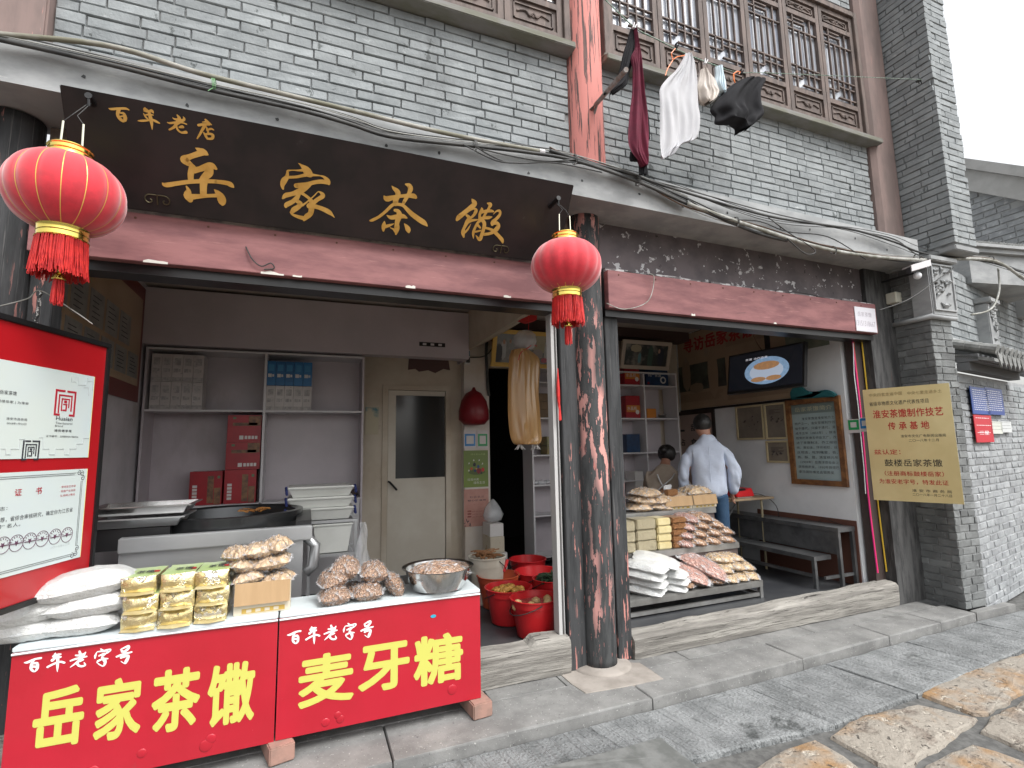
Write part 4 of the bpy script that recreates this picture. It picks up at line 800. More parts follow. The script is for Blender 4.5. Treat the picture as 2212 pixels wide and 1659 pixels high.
c7 = lambda x, y: (.3418*x, 1092+.3418*y)
c8 = lambda x, y: (729+.3418*x, 1092+.3418*y)
for ch, a, b in (('岳', (190, 1560), (548, 1120)), ('家', (583, 1505), (910, 1065)), ('茶', (945, 1455), (1276, 1005)), ('馓', (1300, 1412), (1620, 970))): letter(cpl, ch, c7(*a), c7(*b), yel_m, t1, bold=.032, name='character')
for ch, a, b in (('麦', (643, 1533), (766, 1401)), ('牙', (773, 1502), (885, 1381)), ('糖', (893, 1487), (1000, 1361))): letter(cpl, ch, a, b, yel_m, t2, bold=.030, name='character')
BNLZH = [[(85,415,20),(150,405,50),(280,350,40),(390,330,40)], [(270,350,30),(220,440,50),(210,530,50),(270,575,35),(320,520,50),(320,430,50),(260,430,40)], [(240,485,40),(300,490,40)],
 [(655,235,15),(640,290,70),(610,300,30)], [(620,300,30),(700,270,50),(755,260,30)], [(600,370,60),(660,330,40),(750,310,40)], [(510,495,40),(620,440,40),(740,400,40),(820,415,40)], [(700,280,50),(700,400,50),(695,500,40),(692,585,10)],
 [(1100,210,40),(1120,290,50),(1090,340,40)], [(1030,280,30),(1100,280,40),(1200,240,20)], [(1210,225,25),(1150,320,50),(1050,410,45),(930,500,12)], [(935,380,30),(1050,340,40),(1230,300,30)], [(1070,390,40),(1070,450,45),(1130,480,40),(1200,460,40),(1185,410,15)], [(1110,390,30),(1170,360,30)],
 [(1490,160,20),(1530,200,50)], [(1415,225,15),(1390,290,40),(1385,335,20)], [(1430,215,20),(1540,200,40),(1660,180,50),(1610,230,40)], [(1460,290,30),(1540,255,40),(1590,240,20)], [(1580,250,30),(1520,310,40),(1560,370,60),(1570,420,50),(1530,475,30),(1430,420,20),(1440,385,40)], [(1440,385,40),(1530,345,35),(1620,340,25)],
 [(1860,170,20),(1890,210,50)], [(1880,160,25),(1990,115,50),(2000,150,50),(1930,215,50)], [(1785,305,35),(1900,260,40),(2060,220,30)], [(1930,250,40),(1870,320,50)], [(1870,320,40),(1960,290,50),(2000,300,50),(1960,390,60),(1935,430,20),(1865,390,15)]]
mpL = lambda x, y: cpl.uv((80+.217*x)/1.8517, (2560+.217*y)/1.8517)
a0 = cpl.uv(53, 1436); a1 = cpl.uv(283, 1397); b0 = cpl.uv(621, 1378); b1 = cpl.uv(804, 1332)
def mpR(x, y):
    u, v = mpL(x, y); k = (b1[0]-b0[0])/(a1[0]-a0[0])*1.0; return b0[0]+(u-a0[0])*k, b0[1]+(v-a0[1])*k+.004
for a, b in ((0, 3), (3, 8), (8, 14), (14, 20), (20, 25)):
    brush(cpl, BNLZH[a:b], mpL, wh_m, t1); brush(cpl, BNLZH[a:b], mpR, wh_m, t2)
u, v = cpl.uv(936, 1331); m = MB(); m.prism([cpl.pt(u+.017*math.cos(k*.5236), v+.009*math.sin(k*.5236), .001) for k in range(12)], cpl.n*.0008); obj('sticker', m, pmat('blue_sticker', (.03, .35, .5), rough=.4), t2)
rb_m = pmat('red_paving_brick', (.34, .20, .16), (.25, .16, .13), scale=9, rough=.9, bump=.6)
for (x, dz, a, lb) in ((-.10, 0, .25, 'reddish brick propping the joint between the two counters'), (.975, 0, .1, 'pinkish brick under the right end of the counters')):
    m = MB(); M = Matrix.Translation((x, CY+.07, STEP+.045)) @ Matrix.Rotation(a, 4, 'Z'); m.box((-.06, -.13, -.042), (.06, .09, .042)); m.v = [M @ p for p in m.v]; single('loose_brick', m, rb_m, lb, 'brick', 'bricks under the counters', bevel=.006)
# ================================================================== RED CERTIFICATE BOARD
az = math.radians(18); dB = Vector((math.sin(az), math.cos(az), 0)); far = FY(231, 752, 3.35); pr = Plane((far.x, far.y, 0), dB, (0, 0, 1))
bd = thing('certificate_board', 'large red board with two white certificates in a black frame', 'board', (far.x-.2, far.y-.5, 1))
zt_ = far.z; zb_ = pr.uv(190, 1252)[1]; Wb = 1.27
m = MB(); panelmb(m, pr, -Wb, zb_, 0, zt_, -.03, .028); obj('board', m, pmat('red_board', (.44, .010, .016), (.40, .009, .014), scale=1.2, rough=.3, coat=.4), bd)
m = MB(); panelmb(m, pr, -Wb, zt_, .024, zt_+.026, -.04, .05); panelmb(m, pr, 0, zb_, .024, zt_, -.04, .05); panelmb(m, pr, -Wb, zb_-.026, .024, zb_, -.04, .05); panelmb(m, pr, -Wb-.02, zb_-.022, -Wb, zt_+.022, -.04, .05); obj('frame', m, black_m, bd, bevel=.003)
cz = lambda x, y: (x*.3483, 691.2+y*.3483)       # zoom of the board -> photo point
cert_m = pmat('pale_certificate', (.60, .68, .70), (.63, .70, .67), scale=1, rough=.3)
(u1, v1) = pr.uv(*cz(583, 352)); (u0, v0) = pr.uv(*cz(543, 852))
um = (u0+u1)/2; panel(pr, (um-.75, v0), (um, v1), cert_m, bd, lift=.0, thick=.002, px=False, name='certificate')
(u3, v3) = pr.uv(*cz(540, 922)); (u2, v2) = pr.uv(*cz(492, 1470)); un = (u2+u3)/2
panel(pr, (un-.75, v2), (un, v3), cert_m, bd, lift=.0, thick=.002, px=False, name='certificate')
edg = pmat('gold_edge', (.75, .68, .25), rough=.5); m = MB(); panelmb(m, pr, um, v0, um+.003, v1, 0, .0025); panelmb(m, pr, un, v2, un+.003, v3, 0, .0025); obj('gilt_edge', m, edg, bd)
ink_m = pmat('black_ink', (.035, .035, .045), rough=.6); crim_m = pmat('crimson_ink', (.42, .01, .03), rough=.5); grey_ink = pmat('pale_grey_ink', (.44, .47, .48), rough=.6)
def L(s, a, b, mt, **k):
    h = {'岳家茶馓': 26, '鼓楼岳家 | 为淮安': 20, '淮安市商务局': 17, '2018年1月26日': 14, 'Huaian': 24, 'Time-honored': 14, 'Brand': 12, '淮安老字号': 16, '志：': 24, '推荐，省综合审核研究，确定你为江苏省': 30, '带” 名人。': 26, '二〇一七年十二月': 14, '证': 42, '书': 46}.get(s, 14); letter(pr, s, cz(*a), cz(*b), mt, bd, lift=.0032, hp=h*.3483, **k)
L('岳家茶馓', (-8, 465), (102, 437), ink_m); L('鼓楼岳家 | 为淮安', (-25, 522), (175, 500), ink_m); L('淮安市商务局', (33, 626), (165, 604), ink_m); L('2018年1月26日', (35, 652), (160, 634), ink_m)
L('Huaian', (342, 626), (447, 598), ink_m, bold=.008); L('Time-honored', (340, 650), (445, 632), ink_m); L('Brand', (337, 664), (386, 650), ink_m); L('淮安老字号', (331, 696), (441, 678), ink_m, bold=.01); L('证书编号：32080020188006', (280, 732), (482, 713), ink_m)
def seal(pc, s_, mt):      # square key-fret emblem around the character
    u, v = pr.uv(*pc); m = MB(); w = s_*.10
    def bar(a, b, c, d): panelmb(m, pr, u+a*s_, v+b*s_, u+c*s_, v+d*s_, .0022, .0012)
    for a, b, c, d in ((-1, -1, -.84, 1), (.84, -1, 1, 1), (-.84, .84, -.1, 1), (.1, .84, .84, 1), (-.84, -1, -.45, -.84), (.45, -1, .84, -.84), (-.66, -.80, -.54, .64), (-.54, .52, .54, .64), (.54, -.62, .66, .64), (-.38, -.64, -.28, .36), (.3, -.36, .4, .36), (-.28, .26, .3, .36), (-.12, .0, .14, .2), (-.2, -.16, .2, -.06), (.06, -.5, .18, -.16), (-.22, -.62, .18, -.5)): bar(a, b, c, d)
    obj('emblem', m, mt, bd)
seal(cz(402, 516), .063, crim_m); seal(cz(188, 808), .044, ink_m)
for pts in ([(440, 350), (440, 385), (468, 385), (468, 352)], [(480, 355), (480, 405), (530, 405), (530, 380)], [(515, 420), (545, 420), (545, 470)], [(540, 358), (540, 380), (568, 380), (568, 440)]):
    m = MB(); m.tube([pr.pt(*pr.uv(*cz(*p)), .0025) for p in pts], .0016, 4); obj('fret_print', m, grey_ink, bd)
m = MB(); base = [(0, 800), (30, 800), (30, 835), (60, 835), (60, 800), (115, 800), (115, 740), (150, 740), (150, 770)]; base2 = [(240, 730), (262, 730), (262, 800), (300, 800), (300, 835), (340, 835), (340, 800), (395, 800), (395, 835), (425, 835), (425, 800), (470, 800), (470, 770), (510, 770), (510, 735), (548, 735)]
for bb in (base, base2): m.tube([pr.pt(*pr.uv(*cz(*p)), .0025) for p in bb], .0016, 4)
obj('fret_print', m, grey_ink, bd)
L('证', (85, 1092), (133, 1046), crim_m, bold=.012); L('书', (215, 1085), (258, 1033), crim_m, bold=.012)
L('· 带领技艺传承', (368, 1042), (466, 1024), crim_m); L('· 带强产业发展', (364, 1068), (464, 1050), crim_m); L('· 弘扬网上敬言', (360, 1096), (462, 1076), crim_m)
L('志：', (-10, 1182), (42, 1158), ink_m); L('推荐，省综合审核研究，确定你为江苏省', (-35, 1250), (447, 1172), ink_m); L('带” 名人。', (-30, 1292), (122, 1262), ink_m)
L('二〇一七年十二月', (305, 1418), (426, 1384), grey_ink)
for k, (px, py) in enumerate(((12, 1398), (97, 1384), (180, 1370), (258, 1356), (337, 1343), (411, 1332))):
    u, v = pr.uv(*cz(px, py)); m = MB(); m.tube([pr.pt(u+.035*math.cos(a*.314), v+.035*math.sin(a*.314), .003) for a in range(20)], .0012, 4, closed=True)
    m.prism([pr.pt(u+(.013 if a % 2 else .006)*math.sin(a*.628), v+(.013 if a % 2 else .006)*math.cos(a*.628), .0025) for a in range(10)], pr.n*.001)
    for a in range(7): m.tube([pr.pt(u+.023*math.cos(a*.45+.2), v+.023*math.sin(a*.45+.2), .003), pr.pt(u+.029*math.cos(a*.45+.2), v+.029*math.sin(a*.45+.2), .003)], .0015, 4)
    m.tube([pr.pt(u-.027, v-.002, .003), pr.pt(u+.027, v-.002, .003)], .0022, 4)
    obj('stamp', m, pmat('violet_ink', (.12, .05, .09), rough=.6), bd)
m = MB()
for dd in (.018, .026): m.tube([pr.pt(un-.73, v3-dd, .003), pr.pt(un-dd*1.2-.05, v3-dd, .003)], .0009, 4); m.tube([pr.pt(un-dd-.01, v3-.06, .003), pr.pt(un-dd-.01, v2+.06, .003)], .0009, 4); m.tube([pr.pt(un-.73, v2+dd, .003), pr.pt(un-.06, v2+dd, .003)], .0009, 4)
R = random.Random(2)
for (cu_, cv_) in ((un-.035, v3-.022), (un-.028, v3-.045), (un-.035, v2+.022), (un-.028, v2+.048), (un-.055, v2+.018), (un-.055, v3-.018)):
    m.tube([pr.pt(cu_+(.003+.0011*k)*math.cos(k*.8), cv_+(.003+.0011*k)*math.sin(k*.8), .003) for k in range(11)], .0012, 4)
obj('ornament', m, ink_m, bd)
m = MB(); a = pr.pt(.0, (zt_+zb_)/2, -.04); m.tube([a, (-1.32, 3.34, a.z)], .01, 6); m.tube([a+Vector((0, 0, .3)), (-1.32, 3.34, a.z+.3)], .01, 6); obj('bracket', m, black_m, bd)
# ================================================================== GOLD PLAQUE
az = math.radians(-20); dP = Vector((-math.sin(az), -math.cos(az), 0))       # from far left edge towards the camera
near = FY(2052, 826, 2.672); pg = Plane((near.x, near.y, 0), dP, (0, 0, 1))
ul, vt = pg.uv(1865, 843); ub_, vb_ = pg.uv(1886, 1080); ur, vt2 = pg.uv(2052, 826); urb, vb2 = pg.uv(2080, 1089)
ul = (ul+ub_)/2; ur = (ur+urb)/2; vt = (vt+vt2)/2; vb = (vb_+vb2)/2
gp_ = thing('gold_plaque', 'tall brushed gold plaque with red and black writing on the brick pier', 'sign', pg.pt((ul+ur)/2, vb, 0))
pq_m = pmat('brushed_gold_sheet', (.72, .61, .33), (.64, .53, .27), scale=1.6, rough=.34, metal=.72, bump=.12, bscale=3.5, bdist=.01)
m = MB(); N = 12; vs = []; fs = []
for j in range(N+1):
    for i in range(N+1):
        u = ul+(ur-ul)*i/N; v = vb+(vt-vb)*j/N; vs.append(pg.pt(u, v, noise.noise(Vector((i*.45, j*.45, 3)))*.0035*(1 if 0 < i < N else .4)))
k0 = len(vs); vs += [pg.pt(ul, vb, -.012), pg.pt(ur, vb, -.012), pg.pt(ur, vt, -.012), pg.pt(ul, vt, -.012)]
for j in range(N):
    for i in range(N): a = j*(N+1)+i; fs.append((a, a+1, a+N+2, a+N+1))
fs.append((k0+3, k0+2, k0+1, k0))
fs += [tuple([k0]+[i for i in range(0, N+1)]+[k0+1])[::-1], tuple([k0+3]+[N*(N+1)+i for i in range(N+1)]+[k0+2])]
fs += [tuple([k0]+[j*(N+1) for j in range(N+1)]+[k0+3]), tuple([k0+1]+[j*(N+1)+N for j in range(N+1)]+[k0+2])[::-1]]
m.add(vs, fs); obj('plate', m, pq_m, gp_, smooth='auto')
z7 = lambda x, y: (1863.2+.16598*x, 820.9+.16598*y)
blk = pmat('dark_engraving', (.05, .045, .03), rough=.5); brn = pmat('faded_engraving', (.30, .22, .09), rough=.5); rdp = pmat('red_engraving', (.45, .02, .015), rough=.5)
for s_, a, b, mt, bo in (('中央四套走遍中国', (90, 222), (510, 150), brn, 0), ('中央七套走进乡土', (585, 190), (1028, 122), brn, 0), ('省级非物质文化遗产代表性项目', (93, 332), (855, 250), blk, 0), ('淮安茶馓制作技艺', (143, 503), (1042, 348), rdp, .012),
      ('传 承 基 地', (338, 652), (862, 530), rdp, .012), ('淮安市文化广电新闻出版局', (500, 748), (1083, 700), blk, 0), ('二〇一八年十二月', (605, 803), (990, 763), blk, 0), ('兹认定：', (160, 972), (490, 900), rdp, .006), ('鼓楼岳家茶馓', (295, 1126), (1033, 1030), blk, .006),
      ('（注册商标鼓楼岳家）', (295, 1252), (1055, 1186), rdp, .004), ('为淮安老字号，特发此证', (225, 1358), (1116, 1296), rdp, .004), ('淮 安 市 商 务 局', (650, 1462), (1160, 1430), blk, 0), ('二〇一八年一月二十八日', (655, 1512), (1162, 1484), blk, 0)):
    letter(pg, s_, z7(*a), z7(*b), mt, gp_, bold=bo, lift=.0045, hp=.16598*{'中央四套走遍中国': 46, '中央七套走进乡土': 46, '省级非物质文化遗产代表性项目': 56, '淮安茶馓制作技艺': 112, '传 承 基 地': 104, '淮安市文化广电新闻出版局': 40, '二〇一八年十二月': 36, '兹认定：': 68, '鼓楼岳家茶馓': 94, '（注册商标鼓楼岳家）': 66, '为淮安老字号，特发此证': 66, '淮 安 市 商 务 局': 38, '二〇一八年一月二十八日': 36}[s_])
m = MB()
for zz in (vb+.2, vt-.2):
    a = pg.pt(ur-.04, zz, -.012); m.tube([a, (5.60, 3.02, zz)], .008, 6)
obj('bracket', m, black_m, gp_)
# phone number plate
pn = PY(3.238); t = thing('phone_plate', 'small white plate with a shop name and phone number on the red board', 'sign', FY(1866, 690, 3.238))
c6 = lambda x, y: (1456+.3418*x, 540+.3418*y)
(a, b), (c, d_) = pn.uv(1844, 662), pn.uv(1894, 717); (e, f_) = pn.uv(1846, 714); m = MB(); m.obox(pn.pt(a, f_, .0), pn.u*(c-a), pn.v*(b-f_), pn.n*.006); obj('plate', m, pmat('white_plate', (.66, .65, .70), rough=.3), t)
lg_ = pmat('grey_plate_print', (.36, .33, .38), rough=.4)
letter(pn, '岳家茶馓', c6(1157, 420), c6(1242, 397), lg_, t, lift=.0065, hp=10); letter(pn, '13151318667', c6(1150, 482), c6(1265, 450), lg_, t, lift=.0065, hp=11)
# ================================================================== CABLES
def cable(name, pts, Y, r, mat, label, cat='cable', group='cables slung along the concrete ledge', n=6, sag=0, **k):
    P_ = catmull([tuple(FY(x, y, Y if not isinstance(Y, (list, tuple)) else Y[i])) for i, (x, y) in enumerate(pts)], 7)
    m = MB(); m.tube(P_, r, n); return single(name, m, mat, label, cat, group, smooth=True)
cable('mossy_pole', [(-60, 68), (0, 74), (239, 100), (427, 157), (600, 200), (756, 238), (968, 289), (1172, 328)], 2.95, .014, bamboo_m, 'mossy plastic pole lying along the top of the left cables', 'pole', None)
m = MB(); m.tube([FY(1165, 327, 2.949), FY(1176, 329, 2.949)], .017, 8); single('pipe_sleeve', m, edge_m, 'white sleeve on the end of the mossy pole', 'fitting')
A1 = [(-60, 78), (0, 86), (239, 140), (444, 192), (649, 238), (756, 268), (849, 296), (1026, 316), (1139, 329), (1242, 347), (1378, 393), (1485, 441)]
A2 = [(1187, 325), (1242, 343), (1378, 392), (1485, 440), (1627, 490), (1798, 541), (1969, 561), (2139, 562), (2212, 601), (2300, 640)]
A3 = [(1242, 344), (1350, 372), (1456, 408), (1661, 467), (1832, 494), (1930, 522), (2000, 548), (2139, 566), (2300, 622)]
cable('thick_cable', A1, 2.94, .012, rubber_m, 'thick black cable sagging above the black shop sign')
cable('grey_conduit', A2[3:], 2.93, .016, greycable_m, 'thick pale grey conduit running from the middle to the far right')
cable('thick_cable', A2[:4]+[(1627, 500), (1700, 520)], 2.945, .014, rubber_m, 'thick black cable passing in front of the peeling red column')
cable('thick_cable', A3, 2.945, .010, rubber_m, 'black cable just below the bricks of the right bay')
R = random.Random(31); looks = ['thin black', 'thin grey', 'thin brown', 'thin dark', 'thin white', 'slack black', 'twisted grey']
sects = ['over the left end of the sign', 'above the middle of the sign', 'beside the peeling red column', 'above the spotted fascia', 'near the security camera']
wm = [rubber_m, pmat('dark_grey_wire', (.10, .10, .098), rough=.6), pmat('brown_wire', (.10, .055, .03), rough=.6), rubber_m, pmat('pale_wire', (.34, .34, .32), rough=.5), rubber_m, rubber_m]
for k in range(15):
    base = A1 if k % 3 else A1; o1 = R.uniform(-11, 5); ph = R.uniform(0, 6); pts = [(x, y+o1+5*math.sin(i*.9+ph)*R.uniform(.4, 1)-3) for i, (x, y) in enumerate(A1)]
    if k > 7: pts = [(x, y+R.uniform(-9, 7)+4*math.sin(i+ph)) for i, (x, y) in enumerate((A2 if k % 2 else A3))]
    cable('thin_cable', pts, 2.955-.002*(k % 5), R.choice((.0035, .0045, .0055, .003)), wm[k % 7], f"{looks[k%7]} cable, {['highest','second','third','fourth','fifth','sixth','seventh','lowest'][k%8]} of the thin ones {'above the black sign' if k<8 else 'right of the red column'}")
for k, pts in enumerate(([(1026, 316), (1060, 336), (1100, 351), (1160, 350), (1242, 350)], [(1000, 312), (1070, 346), (1120, 352), (1200, 352), (1300, 372)], [(1040, 322), (1110, 338), (1180, 348), (1250, 344)], [(1485, 430), (1560, 470), (1640, 478), (1700, 500), (1790, 512), (1870, 560)], [(1660, 470), (1700, 500), (1760, 540), (1740, 548), (1700, 515)])):
    cable('slack_cable', pts, 2.93-.003*k, .005, rubber_m, ['slack black cable looping below the bundle left of the red column', 'longest slack cable dipping beside the red column', 'short slack cable left of the red column', 'slack cable crossing the right brick wall foot', 'loose curl of wire above the spotted fascia'][k], 'cable', None)
for k, (x, y) in enumerate(((462, 184), (1026, 314), (1242, 345), (1378, 392), (1590, 478), (1800, 540), (1980, 556), (2140, 560))):
    p = FY(x, y, 2.94); m = MB()
    for s_ in (-.006, .0, .007): m.tube([p+Vector((s_+.004*math.cos(a), .028*math.cos(a*.6283), .034*math.sin(a*.6283))) for a in range(10)], .0022, 4, closed=True)
    m.tube([p+Vector((0, -.02, -.03)), p+Vector((-.02, -.03, -.06))], .002, 4)
    single('cable_tie', m, wm[1] if k != 0 else pmat('green_wire', (.12, .3, .12), rough=.5), ['green wire tie round the cables above the sign', 'wire tie around the cables at mid sign', 'tangle of wire around the cables by the red column', 'pale tie on the cables right of the red column', 'thin tie on the cables above the spotted fascia', 'yellowish tie on the conduit near the right end', 'tie on the conduit above the security camera', 'tie on the bunched cables at the carved corbel'][k], 'wire tie', 'wire ties on the cable bundle')
cable('wire', [(1348, 585), (1380, 592), (1425, 598), (1520, 625), (1600, 645), (1700, 633), (1730, 632), (1830, 655), (1890, 668)], 3.27, .005, rubber_m, 'dark wire tacked along the ledge over the right red board', 'wire', None)
cable('wire', [(1310, 655), (1350, 668), (1400, 650), (1413, 600), (1400, 590)], 3.2, .0035, greycable_m, 'thin grey wire looping beside the middle column', 'wire', None)
cable('wire', [(0, 661), (60, 645), (88, 628), (160, 672), (200, 700)], 2.95, .0025, greycable_m, 'thin grey wire strung above the red certificate board', 'wire', None)
cable('wire', [(2098, 680), (2140, 668), (2158, 630), (2156, 580)], 3.0, .010, greycable_m, 'grey cable hanging in a loop beside the carved corbel', 'wire', None)
cable('wire', [(2060, 578), (2010, 615), (1960, 648), (1900, 670)], 2.9, .005, rubber_m, 'black wire drooping from the corbel to the junction box', 'wire', None)
cable('hanging_string', [(1310, 303), (1330, 350), (1376, 395)], 2.95, .002, greycable_m, 'thin string tied down from the red column to the cables', 'string', None)
m = MB(); a = FY(88, 628, 3.0); k = 0
pts = [a+Vector((.004*math.sin(i*1.7)-.004*i*.12, 0, -.014*i)) for i in range(36)]; m.tube(pts, .006, 6); single('twisted_cord', m, pmat('black_white_cord', (.02, .02, .02), (.6, .6, .58), scale=60, lo=.5, hi=.52, rough=.6), 'black and white twisted cord hanging above the red certificate board', 'cord')
# ================================================================== SECURITY CAMERA AND BOXES
t = thing('security_camera', 'white security camera with hood at the corner by the gold plaque', 'camera', FY(1975, 580, 3.0))
c = FY(1978, 578, 2.95); m = MB(); m.obox(c+Vector((-.10, -.02, -.005)), Vector((.20, -.06, .06)), Vector((.03, .10, 0)), Vector((0, 0, .012))); m.obox(c+Vector((-.10, -.02, -.005)), Vector((.20, -.06, .06)), Vector((.003, .01, -.001)), Vector((0, 0, -.05))); obj('hood', m, edge_m, t)
m = MB(); m.tube([c+Vector((-.08, .02, -.035)), c+Vector((.08, -.02, .01))], .03, 12); obj('housing', m, pmat('dark_housing', (.06, .06, .065), rough=.4), t, smooth='auto')
m = MB(); m.lathe([(.036*math.cos(a*.26), .036*math.sin(a*.26)) for a in range(-6, 7)], c+Vector((.03, .01, -.075)), 14); obj('bulb', m, pmat('milky_bulb', (.8, .82, .85), rough=.15), t, smooth=True)
m = MB(); m.tube([c+Vector((.03, .03, -.04)), c+Vector((.05, .35, -.03))], .012, 8); obj('bracket', m, black_m, t)
c = FY(1938, 643, 3.24); m = MB(); m.box((c.x-.055, 3.22, c.z-.055), (c.x+.05, 3.318, c.z+.055)); single('junction_box', m, pmat('cream_plastic', (.66, .65, .56), rough=.5), 'cream plastic junction box on the dark corner post', 'box', bevel=.005)
# notices on the side wall
sw_pl = Plane(so_+nrm*.012, ds, (0, 0, 1))
for (a, b, cc, lb, txt) in (((2101, 894), (2131, 840), (.025, .07, .30), 'dark blue notice plate, left of the blue pair', 1), ((2133, 895), (2162, 842), (.025, .06, .26), 'dark blue notice plate, right of the blue pair', 1), ((2109, 956), (2139, 898), (.50, .015, .03), 'red notice plate below the blue notices', 2), ((2140, 937), (2162, 911), (.62, .64, .58), 'small white notice beside the red plate', 3), ((2163, 934), (2182, 911), (.6, .62, .62), 'smallest white notice with an arrow, rightmost', 3)):
    q = Plane(sw_pl.o+sw_pl.n*.02, sw_pl.u, sw_pl.v); u0, v0 = q.uv(*a); u1, v1 = q.uv(*b); t = thing('wall_notice', lb, 'notice', q.pt((u0+u1)/2, (v0+v1)/2), 'notices on the street wall'); panel(q, (u0, v0), (u1, v1), pmat('notice%d' % (int(cc[0]*1000)+int(cc[2]*100)), cc, rough=.35), t, px=False, name='plate', thick=.006)
    m = MB(); R = random.Random(int(a[0]))
    rows = 10 if txt == 1 else 3
    for r_ in range(rows):
        vv = v1-(v1-v0)*(.12+.8*r_/rows); h = (v1-v0)*.022; uu = u0+(u1-u0)*.1
        while uu < u1-(u1-u0)*.15: w = (u1-u0)*R.uniform(.04, .12); panelmb(m, q, uu, vv, min(uu+w, u1-.01), vv+h, .0062, .0006); uu += w+(u1-u0)*.03
    obj('printed_lines', m, wh_m if txt < 3 else ink_m, t, kind='stuff')
    if txt == 2: letter(q, '三星', (u0+(u1-u0)*.2, v0+(v1-v0)*.28), (u1-(u1-u0)*.25, v0+(v1-v0)*.42), wh_m, t, px=False, lift=.007)
# ================================================================== LAUNDRY
def cloth(name, rows, Y, mat, label, cat, thick=.022, folds=6, amp=.014, seed=1, nx=44, parent=None, group=None):
    """rows: (xl, xr, y) photo points from top to bottom (optionally yl,yr)"""
    R = random.Random(seed); rr = catmull([(a[0], a[1], a[2], a[3] if len(a) > 3 else a[2]) for a in rows], 5); m = MB(); vs = []; n = len(rr)
    for side in (0, 1):
        for j, (xl, xr, yl, yr) in enumerate(rr):
            for i in range(nx+1):
                t = i/nx; p = FY(xl+(xr-xl)*t, yl+(yr-yl)*t, Y); e = math.sin(math.pi*t)**.5; wv = math.sin(t*folds*3.1+seed+j*.06+1.3*math.sin(j*.15+seed))+.5*math.sin(t*folds*7+seed*2+j*.11)
                f = amp*wv*(.25+.75*j/n)+.0045*math.sin(t*37+seed+2*math.sin(j*.12))*(.3+.7*abs(math.sin(j*.07+seed+t*2))); p.y += (-thick*.5*e+f) if side == 0 else (thick*.5*e+f); vs.append(p)
    Q = (nx+1)*n; fs = []
    for j in range(n-1):
        for i in range(nx): a = j*(nx+1)+i; fs.append((a, a+nx+1, a+nx+2, a+1)); fs.append((Q+a, Q+a+1, Q+a+nx+2, Q+a+nx+1))
    m.add(vs, fs)
    if parent: return obj(name, m, mat, parent, smooth=True)
    return single(name, m, mat, label, cat, group, smooth=True)
z6 = lambda x, y: ((2450+x*.3918)/1.8517, (100+y*.3918)/1.8517)
def zr(rows): return [(*[z6(a[0], a[2])[0], z6(a[1], a[2])[0]], z6(0, a[2])[1], z6(0, a[3] if len(a) > 3 else a[2])[1]) for a in rows]
maroon = pmat('maroon_cloth', (.13, .008, .03), (.09, .006, .022), scale=6, rough=.9, bump=.1, bscale=150); blackc = pmat('black_cloth', (.012, .012, .014), (.02, .02, .023), scale=6, rough=.9, spec=.2)
whitec = pmat('white_cloth', (.50, .50, .52), (.45, .45, .47), scale=3, rough=.9); creamc = pmat('cream_satin', (.46, .40, .35), (.36, .31, .27), scale=8, rough=.4, sheen=.4); palebl = pmat('pale_blue_satin', (.50, .60, .66), rough=.4)
LY = 2.85
t = thing('hanging_trousers', 'maroon trousers with black lining hanging tall on the line', 'trousers', FY(1380, 250, LY))
cloth('maroon_leg', zr([(225, 245, 40), (235, 272, 220), (190, 292, 330), (210, 300, 450), (205, 325, 700), (180, 350, 900), (165, 360, 1150), (190, 362, 1290), (260, 362, 1400), (300, 355, 1440)]), LY, maroon, '', '', parent=t, folds=3, amp=.02)
cloth('black_leg', zr([(190, 235, 30), (150, 245, 170), (110, 240, 300), (70, 180, 480), (30, 160, 590), (-60, 80, 660), (-85, 20, 700)]), LY+.03, blackc, '', '', parent=t, folds=2, amp=.02)
cloth('black_lining', zr([(300, 315, 560), (300, 350, 800), (310, 380, 1000), (300, 388, 1130), (330, 380, 1170)]), LY+.03, blackc, '', '', parent=t, folds=2, amp=.01)
cloth('black_hem', zr([(185, 300, 1290, 1300), (185, 300, 1385), (262, 355, 1400), (275, 357, 1530)]), LY+.035, blackc, '', '', parent=t, folds=2, amp=.01)
cloth('white_shirt', zr([(740, 800, 295, 290), (700, 825, 380, 350), (640, 840, 470, 450), (560, 855, 545, 540), (478, 870, 665, 650), (480, 885, 850, 800), (485, 905, 1050, 930), (487, 892, 1200, 1080), (487, 855, 1290, 1160), (487, 740, 1345, 1195), (500, 630, 1372, 1320)]), LY, whitec, 'white long sleeved shirt hanging slanted on the clothes line', 'shirt', folds=5, amp=.016, seed=3)
cloth('camisole', zr([(890, 950, 465), (870, 1030, 560), (860, 1060, 640), (880, 1085, 700), (900, 1050, 765), (940, 1000, 800)]), LY, creamc, 'small cream underwear hanging beside the white shirt', 'underwear', thick=.07, folds=4, seed=5)
cloth('camisole', zr([(1045, 1120, 430), (1055, 1135, 520), (1040, 1150, 600), (1080, 1148, 680), (1110, 1140, 700)]), LY, palebl, 'small pale blue underwear hanging left of the black shorts', 'underwear', thick=.05, folds=3, seed=6)
cloth('black_shorts', zr([(1330, 1500, 560, 565), (1220, 1550, 610, 580), (1120, 1505, 700, 680), (1005, 1510, 850, 800), (1060, 1540, 920, 900), (1075, 1500, 995, 960), (1265, 1420, 1010, 1030), (1300, 1385, 1075, 1060)]), LY, blackc, 'black shorts hanging at the right end of the laundry', 'shorts', thick=.10, folds=3, amp=.03, seed=8)
